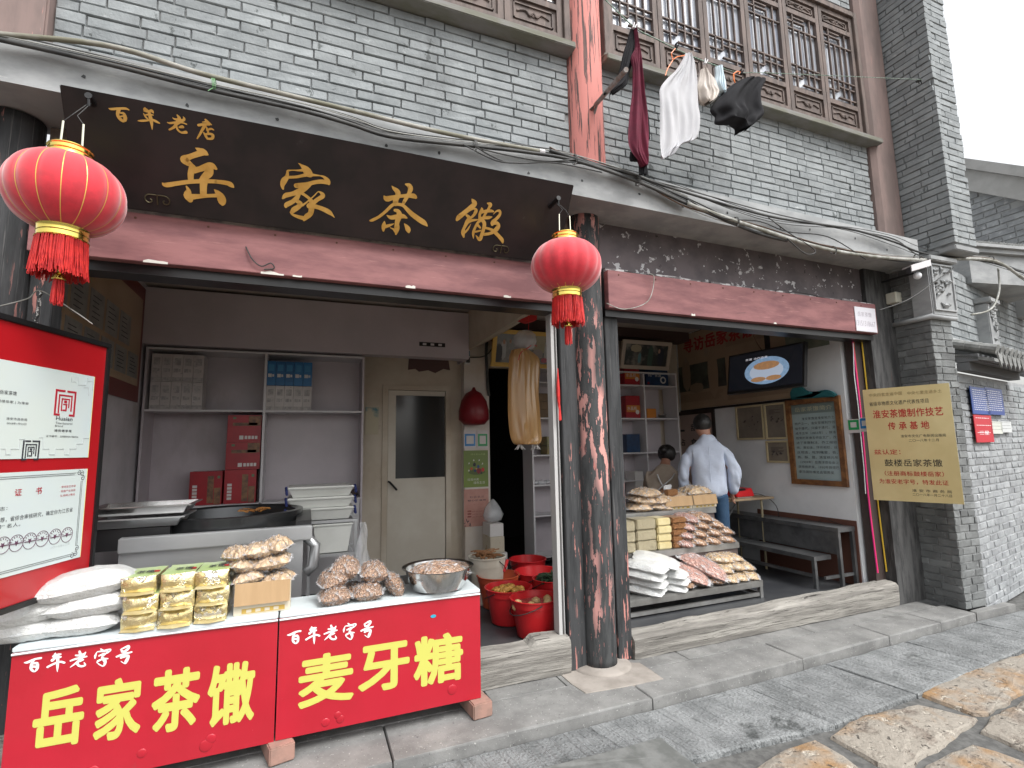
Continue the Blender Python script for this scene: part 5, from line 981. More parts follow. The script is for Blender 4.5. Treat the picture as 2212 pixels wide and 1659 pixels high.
# clothes line, pegs and bracket pole
lp0 = FY(1300, 0, 3.0); pts = [FY(1300, -8, 3.0)]+[FY(*z6(x, y), LY) for x, y in ((220, 20), (460, 150), (740, 290), (960, 380), (1150, 450), (1330, 488), (1640, 492))]+[FY(1990, 172, 2.85)]
m = MB(); m.tube(catmull(pts[:6], 6), .005, 5); m.tube(catmull(pts[5:], 6), .003, 5); m2 = MB(); R = random.Random(3)
single('clothes_line', m, pmat('green_rope', (.05, .13, .08), (.3, .34, .3), scale=50, rough=.8), 'green clothes line stretched from the lattice window to the brick pier', 'rope')
orange_m = pmat('orange_plastic', (.85, .22, .05), rough=.4)
m = MB(); m.tube([FY(*z6(x, y), LY) for x, y in ((1290, 500), (1310, 480), (1270, 475), (1235, 500), (1240, 560), (1255, 600), (1290, 600))], .006, 6); single('hanger', m, orange_m, 'orange plastic hanger hook above the black shorts', 'hanger')
m = MB(); m.tube([FY(*z6(x, y), LY-.01) for x, y in ((640, 240), (600, 290), (615, 360), (560, 450), (540, 515))], .004, 6); m.tube([FY(*z6(x, y), LY-.01) for x, y in ((620, 350), (660, 325), (735, 310))], .004, 6); single('hanger', m, orange_m, 'orange wire hanger carrying the white shirt', 'hanger')
for k, (x, y) in enumerate(((210, 20), (645, 225), (1310, 490), (940, 385))):
    p = FY(*z6(x, y), LY-.01); m = MB(); m.obox(p, (.008, 0, 0), (0, .02, 0), (.012, 0, .045)); m.obox(p+Vector((.012, 0, 0)), (.008, 0, 0), (0, .02, 0), (.022, 0, .04)); single('clothes_peg', m, (edge_m, blackc, blackc, edge_m)[k], ['white peg at the top of the maroon trousers', 'black peg above the orange shirt hanger', 'black peg above the black shorts', 'white peg between shirt and cream underwear'][k], 'peg', 'pegs on the clothes line')
m = MB(); a, b = FY(1287, 226, 3.12), FY(*z6(140, 455), 2.55); m.tube([a, b], .017, 10); m.tube([a+Vector((-.03, .03, -.03)), a+Vector((.02, .0, .03)), a+Vector((0, .05, -.08))], .012, 6)
single('bracket_pole', m, pmat('rusty_pipe', (.30, .28, .27), (.2, .14, .11), scale=9, rough=.6, metal=.4), 'grey pipe sticking out from the peeling red column', 'pole', smooth='auto')
m = MB(); p = FY(1988, 170, 2.85)
for k in range(5): m.tube([p+Vector((0, .01*k, 0)), p+Vector((.05, .02+.01*k, R.uniform(-.05, .05)))], .005, 5)
single('hook_knot', m, rubber_m, 'dark knot fixing the clothes line to the brick pier', 'knot')
# ================================================================== LEFT SHOP INTERIOR
SF, SB = 5.62, 5.97
sh = thing('display_shelf', 'lilac wall shelf unit with red, white and blue cartons, left shop', 'shelf', (-.4, 5.8, FL))
xs0, xs1 = -1.40, .556; zTop = FY(560, 760, SF).z; zMid = FY(560, 886, SF).z; zBot = FY(560, 1086, SF).z; xd = FY(570, 900, SF).x
m = MB(); m.box((xs0, SB-.012, FL+.004), (xs1-.02, SB, zTop)); obj('back_board', m, lam_m, sh)
for nm, a, b in (('side_board', xs0-.018, xs0), ('side_board', xs1-.02, xs1), ('divider', xd-.011, xd+.011)):
    m = MB(); m.box((a, SF, FL+.002 if nm[0] == 's' else zBot), (b, SB-.013, zTop)); obj(nm, m, edge_m if nm == 'divider' else lam_m, sh)
for z in (zTop, zMid, zBot):
    m = MB()
    for a, b in ((xs0, xd-.0115), (xd+.0115, xs1-.0205)): m.box((a, SF+.002, z-.018), (b, SB-.013, z))
    obj('shelf_board', m, edge_m, sh)
m = MB(); m.box((xs0, SF+.02, FL+.004), (xs1-.021, SF+.035, zBot-.019)); obj('lower_doors', m, edge_m, sh)
m = MB(); zb2 = FY(1008, 778, SF).z; m.box((XL+.002, SF-.06, zTop+.02), (1.712, SF-.035, CE-.03)); m.box((1.69, SF-.034, zTop+.02), (1.712, YB-.004, CE-.03)); m.box((XL+.002, SF-.034, zTop+.02), (1.689, SF+.1, zTop+.04))
single('bulkhead_panel', m, lam_m, 'plain lilac panel boxed out above the left shelves and door', 'panel')
p, q = FY(906, 738, SF-.07), FY(962, 750, SF-.07); m = MB(); m.box((p.x, SF-.064, q.z), (q.x, SF-.061, p.z)); t = thing('light_slot', 'small black slotted fitting on the lilac panel', 'fitting', (p.x, SF-.07, q.z)); obj('plate', m, black_m, t)
for k in (.2, .5, .8):
    m = MB(); cx_ = p.x+(q.x-p.x)*k; cz_ = (p.z+q.z)/2; m.box((cx_-.02, SF-.067, cz_-.012), (cx_+.02, SF-.0645, cz_+.012)); obj('slot', m, edge_m, t)
# cartons
def carton_mat(nm, top, low, z): return pmat(nm, top, low, scale=5, lo=.42, hi=.58, rough=.5, spots=(((.30, .29, .29), 26, .62, (1, 1, 2.5), .05),))
cw_m = carton_mat('white_carton', (.56, .53, .52), (.48, .45, .44), 1); cb_m = pmat('blue_carton', (.015, .15, .36), (.012, .11, .28), scale=4, rough=.4)
cr_m = pmat('red_carton', (.36, .012, .02), (.28, .010, .018), scale=3, rough=.4); wlab = pmat('white_label', (.62, .60, .58), rough=.5); brownp = pmat('brown_print', (.25, .13, .06), (.12, .06, .04), scale=20, rough=.5)
greyp = pmat('grey_print', (.30, .29, .29), (.45, .43, .42), scale=30, rough=.6)
def carton(name, x0, x1, z0, h, mat, label, grp, y=SF+.03, dep=.20, kind='tall'):
    t = thing(name, label, 'carton', ((x0+x1)/2, y+dep/2, z0), grp); m = MB(); m.box((x0+.001, y, z0+.001), (x1-.001, y+dep, z0+h)); obj('box', m, mat, t, bevel=.002)
    w = x1-x0; f = y-.0008
    def lab(nm, a, b, c, d, mt):
        m = MB(); m.box((x0+w*a, f-.001, z0+h*b), (x0+w*c, f+.0005, z0+h*d)); obj(nm, m, mt, t)
    if kind == 'tall': lab('label', .15, .34, .55, .48, wlab if mat is cb_m else greyp); lab('label', .60, .36, .80, .46, wlab if mat is cb_m else greyp); lab('print', .2, .60, .8, .86, greyp if mat is cw_m else pmat('blue_print', (.04, .22, .42), rough=.4)); lab('print', .04, .03, .96, .16, greyp if mat is cw_m else cb_m)
    if kind == 'flat':
        lab('print', .62, .62, .98, .97, brownp); lab('label', .16, .60, .88, .72, brownp); lab('label', .36, .10, .48, .24, wlab)
        for k in range(4): lab('label', .52+k*.1, .11, .595+k*.1, .23, wlab)
        lab('emblem', .16, .85, .25, .93, pmat('green_print', (.1, .2, .1), rough=.5))
    if kind == 'up':
        lab('print', .55, .05, .74, .86, brownp); lab('print', .76, .02, .96, .5, brownp)
        for k in range(5): lab('label', .10, .12+k*.10, .24, .195+k*.10, wlab)
        lab('emblem', .85, .78, .93, .86, pmat('green_print', (.1, .2, .1), rough=.5))
    return t
c4 = lambda x, y: (.3418*x, 540+.3418*y)
zA = zMid+.001; hA = FY(*c4(1000, 835), SF+.03).z-FY(*c4(1000, 1012), SF+.03).z
o5 = ('leftmost', 'second', 'middle', 'fourth', 'rightmost')
for k in range(5):
    a, b = FY(*c4(945+k*67, 900), SF+.03).x, FY(*c4(945+(k+1)*67, 900), SF+.03).x
    for r_ in (0, 1): carton('tea_carton', a, b, zA+r_*(hA+.002), hA, cw_m, f"tall grey white carton, {o5[k]} of the {'lower' if r_ == 0 else 'upper'} row on the left shelf", 'tall white cartons on the left shelf')
for k in range(5):
    a, b = FY(*c4(1682+k*57.5, 900), SF+.03).x, FY(*c4(1682+(k+1)*57.5, 900), SF+.03).x
    for r_ in (0, 1): carton('tea_carton', a, b, zA+r_*(hA*.95+.002), hA*.95, cb_m if r_ else cw_m, f"tall {'blue' if r_ else 'white'} carton, {o5[k]} of the {'upper' if r_ else 'lower'} row right of the divider", 'tall blue cartons' if r_ else 'tall white cartons below the blue ones')
zB = zBot+.001; x0, x1 = FY(*c4(1420, 1400), SF+.03).x, FY(*c4(1640, 1400), SF+.03).x; hr = (FY(*c4(1420, 1392), SF+.03).z-zB)
carton('gift_box', x0, FY(*c4(1622, 1400), SF+.03).x, zB, hr, cr_m, 'red gift box standing upright under the two flat red boxes', 'red gift boxes', kind='up')
carton('gift_box', FY(*c4(1200, 1400), SF+.03).x, FY(*c4(1408, 1400), SF+.03).x, zB, hr*.98, cr_m, 'red gift box standing upright at the left on the low shelf', 'red gift boxes', kind='up')
hf = (FY(*c4(1420, 1045), SF+.03).z-zB-hr)/2
for k in (0, 1): carton('gift_box', x0+.003*k, x1, zB+hr+.002+k*(hf+.001), hf, cr_m, ['flat red gift box, lower of the two stacked ones', 'flat red gift box, topmost under the middle shelf'][k], 'red gift boxes', kind='flat')
# things on the lowest shelf, right part
p = FY(678, 1062, 5.7); m = MB(); m.box((p.x-.12, 5.66, zB), (p.x+.13, 5.80, zB+.09)); single('tissue_pack', m, pmat('teal_pack', (.02, .30, .34), rough=.4), 'teal tissue pack on the low shelf above the white tubs', 'pack', bevel=.02)
p = FY(690, 1055, 5.7); m = MB(); m.box((p.x+.07, 5.64, zB), (p.x+.20, 5.70, zB+.075)); single('small_box', m, wlab, 'small white box right of the teal pack', 'box', bevel=.003)
m = MB(); p = FY(745, 1062, 5.72); m.tube([p+Vector((-.12, 0, -.02)), p+Vector((-.10, 0, -.02)), p+Vector((.10, 0, -.02)), p+Vector((.13, 0, -.02))], [.02, .045, .045, .02], 10); single('brown_bag', m, pmat('dark_brown_cloth', (.045, .028, .025), rough=.8), 'dark brown rolled pouch on the low shelf by the door', 'pouch', smooth=True)
p = FY(803, 910, 5.97); m = MB(); m.box((p.x-.07, 5.966, p.z-.15), (p.x+.075, 5.974, p.z+.16)); single('wall_poster', m, pmat('blue_beige_poster', (.06, .20, .24), (.5, .45, .32), scale=4, lo=.45, hi=.55, rough=.5), 'small blue and beige poster between the shelf and white door', 'poster')
p = FY(925, 790, 5.97); m = MB(); q = [(883, 775), (968, 775), (972, 800), (958, 797), (940, 806), (925, 800), (905, 803), (897, 797), (881, 799)]
m.prism([FY(x, y, 5.975) for x, y in q], (0, -.004, 0)); single('torn_patch', m, pmat('brown_patch', (.10, .055, .05), rough=.8), 'torn brown patch on the cream wall above the door', 'patch')
# left wall notice board with red border
lw = PXL(XL+.004); t = thing('notice_board', 'brown notice board with red border and grey certificates, left side wall', 'notice board', (XL, 4.6, 2.5))
k0 = lw.uv(*c4(985, 240)); k1 = lw.uv(*c4(935, 985)); yE = 5.5; y0 = 3.55; z1 = k0[1] if k0[1] < CE-.05 else CE-.06; z0 = k1[1]
yE = min(max(k0[0], 5.0), 5.55)
bbm = pmat('amber_board', (.46, .31, .18), (.38, .25, .14), scale=2, rough=.35, coat=.5)
panel(lw, (y0, z0), (yE, z1), pmat('dark_red_border', (.16, .02, .015), rough=.4), t, px=False, name='border', thick=.01)
panel(lw, (y0, z0+.14), (yE-.06, z1-.12), bbm, t, px=False, name='board', lift=.0105, thick=.002)
gc = pmat('grey_certificate', (.20, .20, .19), (.30, .29, .27), scale=6, rough=.4); R = random.Random(6)
for r_, (za, zc) in enumerate(((z0+.75, z0+1.02), (z0+.45, z0+.70), (z0+.20, z0+.41))):
    for k in range(6):
        a = y0+.08+k*.31+(.05 if r_ % 2 else 0)
        if a+.26 < yE-.08 and zc < z1-.1:
            ob = panel(lw, (a, za), (a+.26, zc), gc, t, px=False, lift=.0130, thick=.004, name='certificate'); m = MB()
            for q in range(5): panelmb(m, lw, a+.04, zc-.05-q*(zc-za-.06)/5, a+.22-R.uniform(0, .08), zc-.043-q*(zc-za-.06)/5, .0172, .0005)
            obj('writing', m, ink_m, ob)
# fryer bench
FYY = 3.82; a = FY(258, 1162, FYY); b = FY(675, 1135, FYY); c = FY(675, 1165, FYY); zF = b.z; xL_, xR_ = -1.035, FY(655, 1165, FYY).x; FD = 1.15
fr = thing('fryer_bench', 'stainless steel cooking bench with a large round dark wok', 'stove', ((xL_+xR_)/2, FYY+.5, FL))
m = MB(); m.box((xL_, FYY+.025, FL), (xR_, FYY+.04, c.z)); obj('front_panel', m, steel_m, fr)
m = MB(); m.box((xL_-.002, FYY, c.z), (b.x, FYY+.022, zF)); m.box((xL_-.002, FYY+.0225, zF-.02), (b.x, FYY+.06, zF)); obj('front_lip', m, steel_m, fr, bevel=.006)
m = MB(); m.box((xR_-.015, FYY+.042, FL), (xR_, FYY+FD, c.z)); m.box((xL_, FYY+.042, FL), (xL_+.015, FYY+FD, c.z)); m.box((xL_, FYY+FD-.02, FL), (xR_-.016, FYY+FD+.2, zF+.02)); obj('side_panel', m, steel_m, fr)
wx, wy, wr = FY(500, 1120, FYY+.56).x, FYY+.58, .47
m = MB(); m.lathe([(wr+.02, zF-.06), (wr+.02, zF+.07), (wr-.01, zF+.075), (wr-.03, zF+.06), (wr-.05, zF-.02), (wr*.6, zF-.13), (.02, zF-.16)], (wx, wy, 0), 48, cap=False); obj('wok', m, pmat('oiled_iron', (.05, .052, .054), rough=.25, metal=.7), fr, smooth='auto')
m = MB(); m.lathe([(wr-.075, zF-.055), (.01, zF-.055)], (wx, wy, 0), 40, cap=False); obj('oil', m, pmat('dark_oil', (.05, .045, .035), rough=.08, coat=1), fr)
m = MB(); m.box((xR_-.05, FYY+.06, zF-.005), (xR_+.05, FYY+FD, zF+.03)); obj('side_rail', m, black_m, fr)
m = MB(); m.box((xL_+.016, FYY+.062, c.z-.02), (wx-.2, FYY+.14, c.z-.01)); m.box((wx+.25, FYY+.062, c.z-.02), (xR_-.05, FYY+.3, c.z-.01)); m.box((xL_+.016, FYY+FD-.15, c.z-.02), (xR_-.05, FYY+FD-.022, c.z-.01)); obj('deck', m, steel_m, fr)
m = MB(); x = xR_+.02; m.tube([(x, FYY+.12, c.z+.0), (x+.06, FYY+.12, c.z-.06), (x+.05, FYY+.12, c.z-.2), (x, FYY+.12, c.z-.24)], .035, 8); obj('motor_cover', m, steel_m, fr, smooth=True)
fried = pmat('fried_dough', (.50, .22, .05), (.36, .14, .03), scale=20, rough=.5)
def strands(cx_, cy_, cz_, w, d, h, n, r, seed, L=.08):
    R = random.Random(seed); m = MB()
    for k in range(n):
        a = R.uniform(0, 6.28); p = Vector((cx_+R.uniform(-w, w), cy_+R.uniform(-d, d), cz_+R.uniform(0, h))); dx = Vector((math.cos(a)*L, math.sin(a)*L, R.uniform(-.01, .02)))
        m.tube([p-dx*.5, p+Vector((0, 0, .006)), p+dx*.5], r, 4)
    return m
for i, (px, py, dy) in enumerate(((335, 1152, .15), (552, 1104, .85))):
    p = FY(px, py, FYY+dy); single('fried_twists', strands(p.x, FYY+dy, (p.z if i else c.z), .09, .04, .02, 26, .004, 4+i), fried, ['orange fried dough twists left on the steel bench', 'fried dough twists behind the round wok'][i], 'food')
# trays stacked at the left
for k, (z, dx, dy, hh) in enumerate(((zF+.045, 0, 0, .06), (zF+.125, .02, -.02, .055))):
    x0, x1 = -1.24+dx, FY(398+14*k, 1110, 4.0).x; y0, y1 = 3.92+dy, 4.28+dy; m = MB(); g = .03
    o = [(x0, y0, z+hh), (x1, y0, z+hh), (x1, y1, z+hh), (x0, y1, z+hh)]; i_ = [(x0+g, y0+g, z), (x1-g, y0+g, z), (x1-g, y1-g, z), (x0+g, y1-g, z)]; lip = [(x0-.015, y0-.015, z+hh), (x1+.02, y0-.015, z+hh), (x1+.02, y1+.015, z+hh), (x0-.015, y1+.015, z+hh)]; lo2 = [(v[0], v[1], v[2]-.008) for v in lip]
    m.add(o+i_+lip+lo2, [(4, 5, 6, 7)]+[(j, (j+1) % 4, 4+(j+1) % 4, 4+j) for j in range(4)]+[(8+j, 8+(j+1) % 4, (j+1) % 4, j) for j in range(4)]+[(12+j, 12+(j+1) % 4, 8+(j+1) % 4, 8+j) for j in range(4)])
    single('steel_tray', m, bright_steel_m if k else steel_m, ['dark lower steel tray beside the wok', 'shiny upper steel tray beside the wok'][k], 'tray', 'stacked steel trays')
m = MB(); m.box((-1.2, 3.95, c.z+.003), (-.80, 4.22, zF+.04)); single('tray_support', m, black_m, 'dark box under the two steel trays', 'box')
# white tubs on a steel rack
rk = thing('steel_rack', 'steel tube rack holding the white plastic tubs by the door', 'rack', (.35, 4.9, FL)); RY = 4.62
rx0, rx1 = FY(668, 1180, RY).x, FY(768, 1140, RY).x
zr1, zr2 = FY(768, 1085+40, RY).z, FY(768, 1197, RY).z
for (x, y) in ((rx0, RY), (rx1, RY), (rx0, RY+.42), (rx1, RY+.42)): m = MB(); m.box((x-.012, y-.012, FL), (x+.012, y+.012, zr1)); obj('leg', m, steel_m, rk)
for z in (zr1-.002, zr2): m = MB(); m.box((rx0-.01, RY-.016, z), (rx1+.02, RY-.013+.025, z+.022)); m.box((rx0-.01, RY+.40, z), (rx1+.02, RY+.44, z+.022)); m.box((rx0+.012, RY+.013, z), (rx1-.012, RY+.39, z+.01)); obj('shelf', m, steel_m, rk)
tub_m = pmat('white_plastic', (.62, .63, .60), (.55, .56, .53), scale=3, rough=.4); handle_m = pmat('navy_handle', (.02, .03, .12), rough=.4)
tx0, tx1 = FY(618, 1080, RY).x+.0, FY(762, 1080, RY).x
zz = zr1+.03
tiers = [(zr2+.026, zr1-.01-(zr2+.026), 'white tub on the lower rack shelf, partly hidden')]+[(zr1+.024, .10, 'white tub, lowest of the stack on the rack'), (zr1+.127, .085, 'white tub, middle of the stack on the rack'), (zr1+.215, .085, 'white tub with lid, top of the stack on the rack')]
for k, (z, h, lb) in enumerate(tiers):
    xa, xb = (tx0+.02, tx1) if k else (rx0+.03, rx1-.03); t = thing('plastic_tub', lb, 'tub', ((xa+xb)/2, RY+.2, z), 'white plastic tubs by the door')
    m = MB(); m.add([(xa+.03, RY+.03, z), (xb-.03, RY+.03, z), (xb-.03, RY+.38, z), (xa+.03, RY+.38, z), (xa, RY, z+h-.02), (xb, RY, z+h-.02), (xb, RY+.4, z+h-.02), (xa, RY+.4, z+h-.02)], [(0, 3, 2, 1), (4, 5, 6, 7), (0, 1, 5, 4), (1, 2, 6, 5), (2, 3, 7, 6), (3, 0, 4, 7)]); obj('tub', m, tub_m, t)
    m = MB(); m.box((xa-.012, RY-.012, z+h-.019), (xb+.012, RY+.412, z+h)); obj('rim', m, tub_m, t, bevel=.006)
    if k:
        for x in (xa-.02, xb+.02): m = MB(); m.tube([(x, RY+.03, z+h-.045), (x+.005, RY-.005, z+h-.055), (x, RY-.01, z+h-.02), (x-.003, RY+.02, z+h+.0)], .011, 6); obj('handle', m, handle_m, t)
film_m = pmat('clear_plastic_film', (.80, .82, .84), (.70, .72, .74), scale=8, rough=.12, alpha=.42, spec=.9, bump=.4, bscale=18)
m = MB(); p = FY(783, 1170, RY-.05); vs = []
for j in range(12):
    for i in range(7): u = i/6-.5; t_ = j/11; vs.append(p+Vector((u*(.05+.09*t_)+.01*math.sin(j*.9+i), .02*math.sin(i*2.1+j*.5), .16-.42*t_)))
m.add(vs, [(j*7+i, j*7+i+1, j*7+i+8, j*7+i+7) for j in range(11) for i in range(6)]); single('plastic_bag', m, film_m, 'thin clear plastic bags hanging on the steel rack', 'plastic bag', smooth=True)
# ---- pier: cables, socket, red bag, notices
py_ = 5.845
m = MB(); 
for k, o in enumerate((-3, 0, 4)): m.tube(catmull([FY(x+o*.5, y, py_-.02) for x, y in ((1090, 690), (1068, 715), (1054, 725), (1050, 760), (1052, 800), (1054, 840), (1057, 855))], 5), .009, 5)
m.tube(catmull([FY(x, y, py_-.02) for x, y in ((1015, 772), (1040, 771), (1056, 762), (1072, 738))], 5), .007, 5); single('cable_bundle', m, rubber_m, 'black cables hanging down the cream pier into a red bag', 'cable')
p0, p1 = FY(1003, 787, py_), FY(1014, 755, py_); m = MB(); m.box((p0.x, py_-.03, p0.z), (p1.x, py_, p1.z)); t = thing('power_strip', 'white power strip with plugs on the cream pier', 'socket', (p0.x, py_, p0.z)); obj('strip', m, wlab, t, bevel=.006)
for k in (.25, .68): m = MB(); z = p0.z+(p1.z-p0.z)*k; m.box((p0.x+.012, py_-.06, z-.03), (p1.x-.012, py_-.031, z+.03)); obj('plug', m, (rubber_m, pmat('blue_grey_plug', (.1, .2, .28), rough=.5))[k > .5], t)
m = MB(); c_ = FY(1024, 884, py_-.12); m.lathe([(.012, .26), (.03, .22), (.09, .19), (.15, .1), (.175, -.02), (.17, -.12), (.12, -.18), (.03, -.19)], c_, 20, rf=lambda a, q, z: 1+.12*noise.noise(Vector((math.cos(a)*2, math.sin(a)*2, z*5)))); single('red_bag', m, pmat('dark_red_bag', (.20, .008, .015), rough=.4, bump=.4, bscale=12), 'dark red plastic bag hanging on the cream pier', 'bag', smooth=True)
qrs = []
c5 = lambda x, y: (729+.3418*x, 540+.3418*y)
pz = PY(py_); blue_card = pmat('blue_card', (.02, .20, .50), rough=.35); green_card = pmat('green_card', (.02, .32, .10), rough=.35); paper = pmat('paper_white', (.62, .58, .58), rough=.6); qg = pmat('grey_square', (.30, .30, .32), rough=.6)
for (x0, x1, cm_, lb) in ((798, 876, blue_card, 'white card with a blue square on the pier, left one'), (882, 952, green_card, 'white card with a green square on the pier, right one')):
    t = thing('payment_card', lb, 'card', FY(*c5(x0, 1255), py_), 'payment cards on the cream pier'); panel(pz, c5(x0, 1256), c5(x1, 1140), paper, t, lift=.002, thick=.002, name='card'); panel(pz, c5(x0+6, 1240), c5(x1-6, 1162), cm_, t, lift=.0045, thick=.001, name='square'); panel(pz, c5(x0+16, 1226), c5(x1-16, 1174), wlab, t, lift=.006, thick=.001, name='field')
t = thing('green_poster', 'olive green poster with an oval picture and two lines of writing', 'poster', FY(*c5(875, 1500), py_))
c4b = lambda x, y: ((1850+x*.36166)/1.8517, (1750+y*.36166)/1.8517)
og = pmat('olive_poster', (.17, .24, .04), (.14, .20, .035), scale=2, rough=.4); panel(pz, c4b(13, 555), c4b(280, 140), og, t, lift=.002, thick=.002, name='sheet')
def disc(pl, pc, rx, ry, mt, par, nm, lift=.005, n=20):
    u, v = pl.uv(*pc); m = MB(); m.prism([pl.pt(u+rx*math.cos(k*6.2832/n), v+ry*math.sin(k*6.2832/n), lift) for k in range(n)], pl.n*.001); return obj(nm, m, mt, par)
disc(pz, c4b(158, 380), .105, .035, pmat('dark_olive', (.09, .12, .03), rough=.5), t, 'oval')
R = random.Random(8)
for k, (x, y, s_, cc) in enumerate(((130, 300, .026, (.015, .015, .02)), (172, 322, .022, (.02, .06, .18)), (97, 345, .02, (.5, .09, .03)), (180, 370, .035, (.22, .01, .02)), (222, 355, .026, (.5, .02, .02)), (135, 365, .018, (.02, .04, .12)), (150, 345, .012, (.6, .2, .1)), (68, 365, .012, (.6, .6, .5)), (205, 392, .014, (.02, .02, .02)))):
    u, v = pz.uv(*c4b(x, y)); m = MB(); m.prism([pz.pt(u+s_*math.cos(q*1.2566+.3+k)*R.uniform(.7, 1.1), v+s_*math.sin(q*1.2566+.3+k)*R.uniform(.8, 1.2), .0062+.0004*k) for q in range(5)], pz.n*.0004); obj('figure', m, pmat('print%d' % k, cc, rough=.5), t)
m = MB()
for (x, y) in ((70, 285), (122, 250), (182, 250), (218, 288)):
    u, v = pz.uv(*c4b(x, y)); m2 = MB(); m2.prism([pz.pt(u-.008, v-.012, .005), pz.pt(u+.01, v-.006, .005), pz.pt(u+.001, v+.014, .005)], pz.n*.0006); obj('figure', m2, wlab, t)
letter(pz, '垃圾分类', c4b(55, 480), c4b(180, 448), wlab, t, lift=.005); letter(pz, '绿色生活', c4b(122, 515), c4b(246, 480), wlab, t, lift=.005); letter(pz, '绿水青山共建', c4b(90, 196), c4b(250, 174), pmat('pale_olive', (.35, .45, .15), rough=.5), t, lift=.005)
t = thing('pink_poster', 'dusty pink poster with black writing below the green poster', 'poster', FY(*c4b(150, 985), py_))
pk = pmat('dusty_pink', (.50, .27, .22), (.42, .20, .16), scale=4, rough=.5); panel(pz, c4b(18, 992), c4b(286, 562), pk, t, lift=.002, thick=.002, name='sheet')
letter(pz, '社会主义', c4b(78, 672), c4b(238, 640), ink_m, t, lift=.005); letter(pz, '核心价值观', c4b(55, 710), c4b(260, 678), ink_m, t, bold=.01, lift=.005)
dkr = pmat('dark_red_print', (.20, .03, .02), rough=.5); letter(pz, '社会主义核心价值观内容', c4b(50, 748), c4b(266, 732), dkr, t, lift=.005)
for k, (a, b_) in enumerate((('国家', '富强 民主 文明 和谐'), ('社会', '自由 平等 公正 法治'), ('公民', '爱国 敬业 诚信 友善'))):
    y = 826+k*30; panel(pz, c4b(55, y), c4b(95, y-20), dkr, t, lift=.005, thick=.0008, name='tag'); letter(pz, a, c4b(60, y-3), c4b(90, y-16), pk, t, lift=.0064); letter(pz, b_, c4b(108, y-1), c4b(250, y-19), dkr, t, lift=.005)
m = MB(); R = random.Random(1)
for k in range(12): u, v = pz.uv(*c4b(30+R.uniform(0, 60), 975-R.uniform(0, 60))); m.tube([pz.pt(u, v, .005), pz.pt(u+.02*math.cos(k), v+.02*math.sin(k), .005)], .004, 4)
obj('branch_print', m, ink_m, t)
# boxes and bucket by the dark doorway
def cbox(name, x0, x1, y0, y1, z0, z1, mat, label, cat='box', grp=None): m = MB(); m.box((x0, y0, z0), (x1, y1, z1)); return single(name, m, mat, label, cat, grp, bevel=.004)
BY = 5.5; bx0, bx1 = FY(1060, 1150, BY).x, FY(1090, 1150, BY).x
zz = [FY(1075, y, BY).z for y in (1250, 1195, 1160, 1132, 1125)]
cbox('carton_box', bx0, bx1+.03, BY, BY+.3, FL, zz[1], wlab, 'pale carton at the bottom of the stack by the dark doorway', grp='cartons by the dark doorway')
cbox('carton_box', bx0, bx1, BY+.01, BY+.29, zz[1]+.002, zz[2]+.0, pmat('printed_carton', (.52, .46, .36), (.38, .25, .12), scale=7, lo=.55, hi=.6, rough=.6), 'printed beige carton in the middle of the doorway stack', grp='cartons by the dark doorway')
cbox('carton_box', bx0, bx1-.005, BY+.02, BY+.28, zz[2]+.002, zz[3], wlab, 'plain white carton, top of the doorway stack', grp='cartons by the dark doorway')
m = MB(); m.lathe([(.02, .0), (.10, .03), (.12, .09), (.09, .16), (.05, .22), (.01, .26)], ((bx0+bx1)/2, BY+.14, zz[3]+.001), 16, rf=lambda a, q, z: 1+.25*noise.noise(Vector((math.cos(a)*2, math.sin(a)*2, z*8)))); single('plastic_bag', m, film_m, 'crumpled clear bag on top of the doorway cartons', 'plastic bag', smooth=True)
# framed photograph above the doorway (tilted forward)
photo_d = pmat('dark_photo', (.03, .035, .035), (.20, .19, .17), scale=3.5, lo=.5, hi=.62, rough=.3, detail=6, coat=.6); yfr = pmat('yellow_frame', (.55, .33, .04), rough=.4)
def framed(name, label, Pc, mat_f, mat_p, fw=.05, lean=.0, extra=None, y=5.60, grp=None):
    """corner photo points: tl, tr, br, bl on a leaning plane"""
    pl = Plane((0, y, FY(*Pc[3], y).z), (1, 0, 0), (0, -lean, 1)); q = [pl.uv(*p) for p in Pc]; u0 = (q[0][0]+q[3][0])/2; u1 = (q[1][0]+q[2][0])/2; v0 = (q[2][1]+q[3][1])/2; v1 = (q[0][1]+q[1][1])/2
    t = thing(name, label, 'picture', pl.pt((u0+u1)/2, v0), grp); m = MB(); panelmb(m, pl, u0, v0, u1, v0+fw, -.02, .03); panelmb(m, pl, u0, v1-fw, u1, v1, -.02, .03); panelmb(m, pl, u0, v0+fw, u0+fw, v1-fw, -.02, .03); panelmb(m, pl, u1-fw, v0+fw, u1, v1-fw, -.02, .03); obj('frame', m, mat_f, t)
    m = MB(); panelmb(m, pl, u0+fw, v0+fw, u1-fw, v1-fw, -.015, .012); obj('picture', m, mat_p, t); return t, pl, (u0+fw, v0+fw, u1-fw, v1-fw)
t, pl, (a, b, c_, d_) = framed('framed_photo', 'yellow framed photograph of people at work above the doorway', [(1067, 708), (1212, 722), (1208, 798), (1060, 790)], yfr, photo_d, lean=.3)
def blob(pl, u, v, w, h, cc, par, k=0, lift=-.0025):
    m = MB(); m.prism([pl.pt(u+w*math.cos(q*.7854)*(1 if q % 2 else .85), v+h*math.sin(q*.7854)*(1 if q % 2 else 1.05), lift+.0003*k) for q in range(8)], pl.n*.0003); return obj('figure', m, pmat('fig_%02d%02d%02d' % tuple(int(x*99) for x in cc), cc, rough=.5), par)
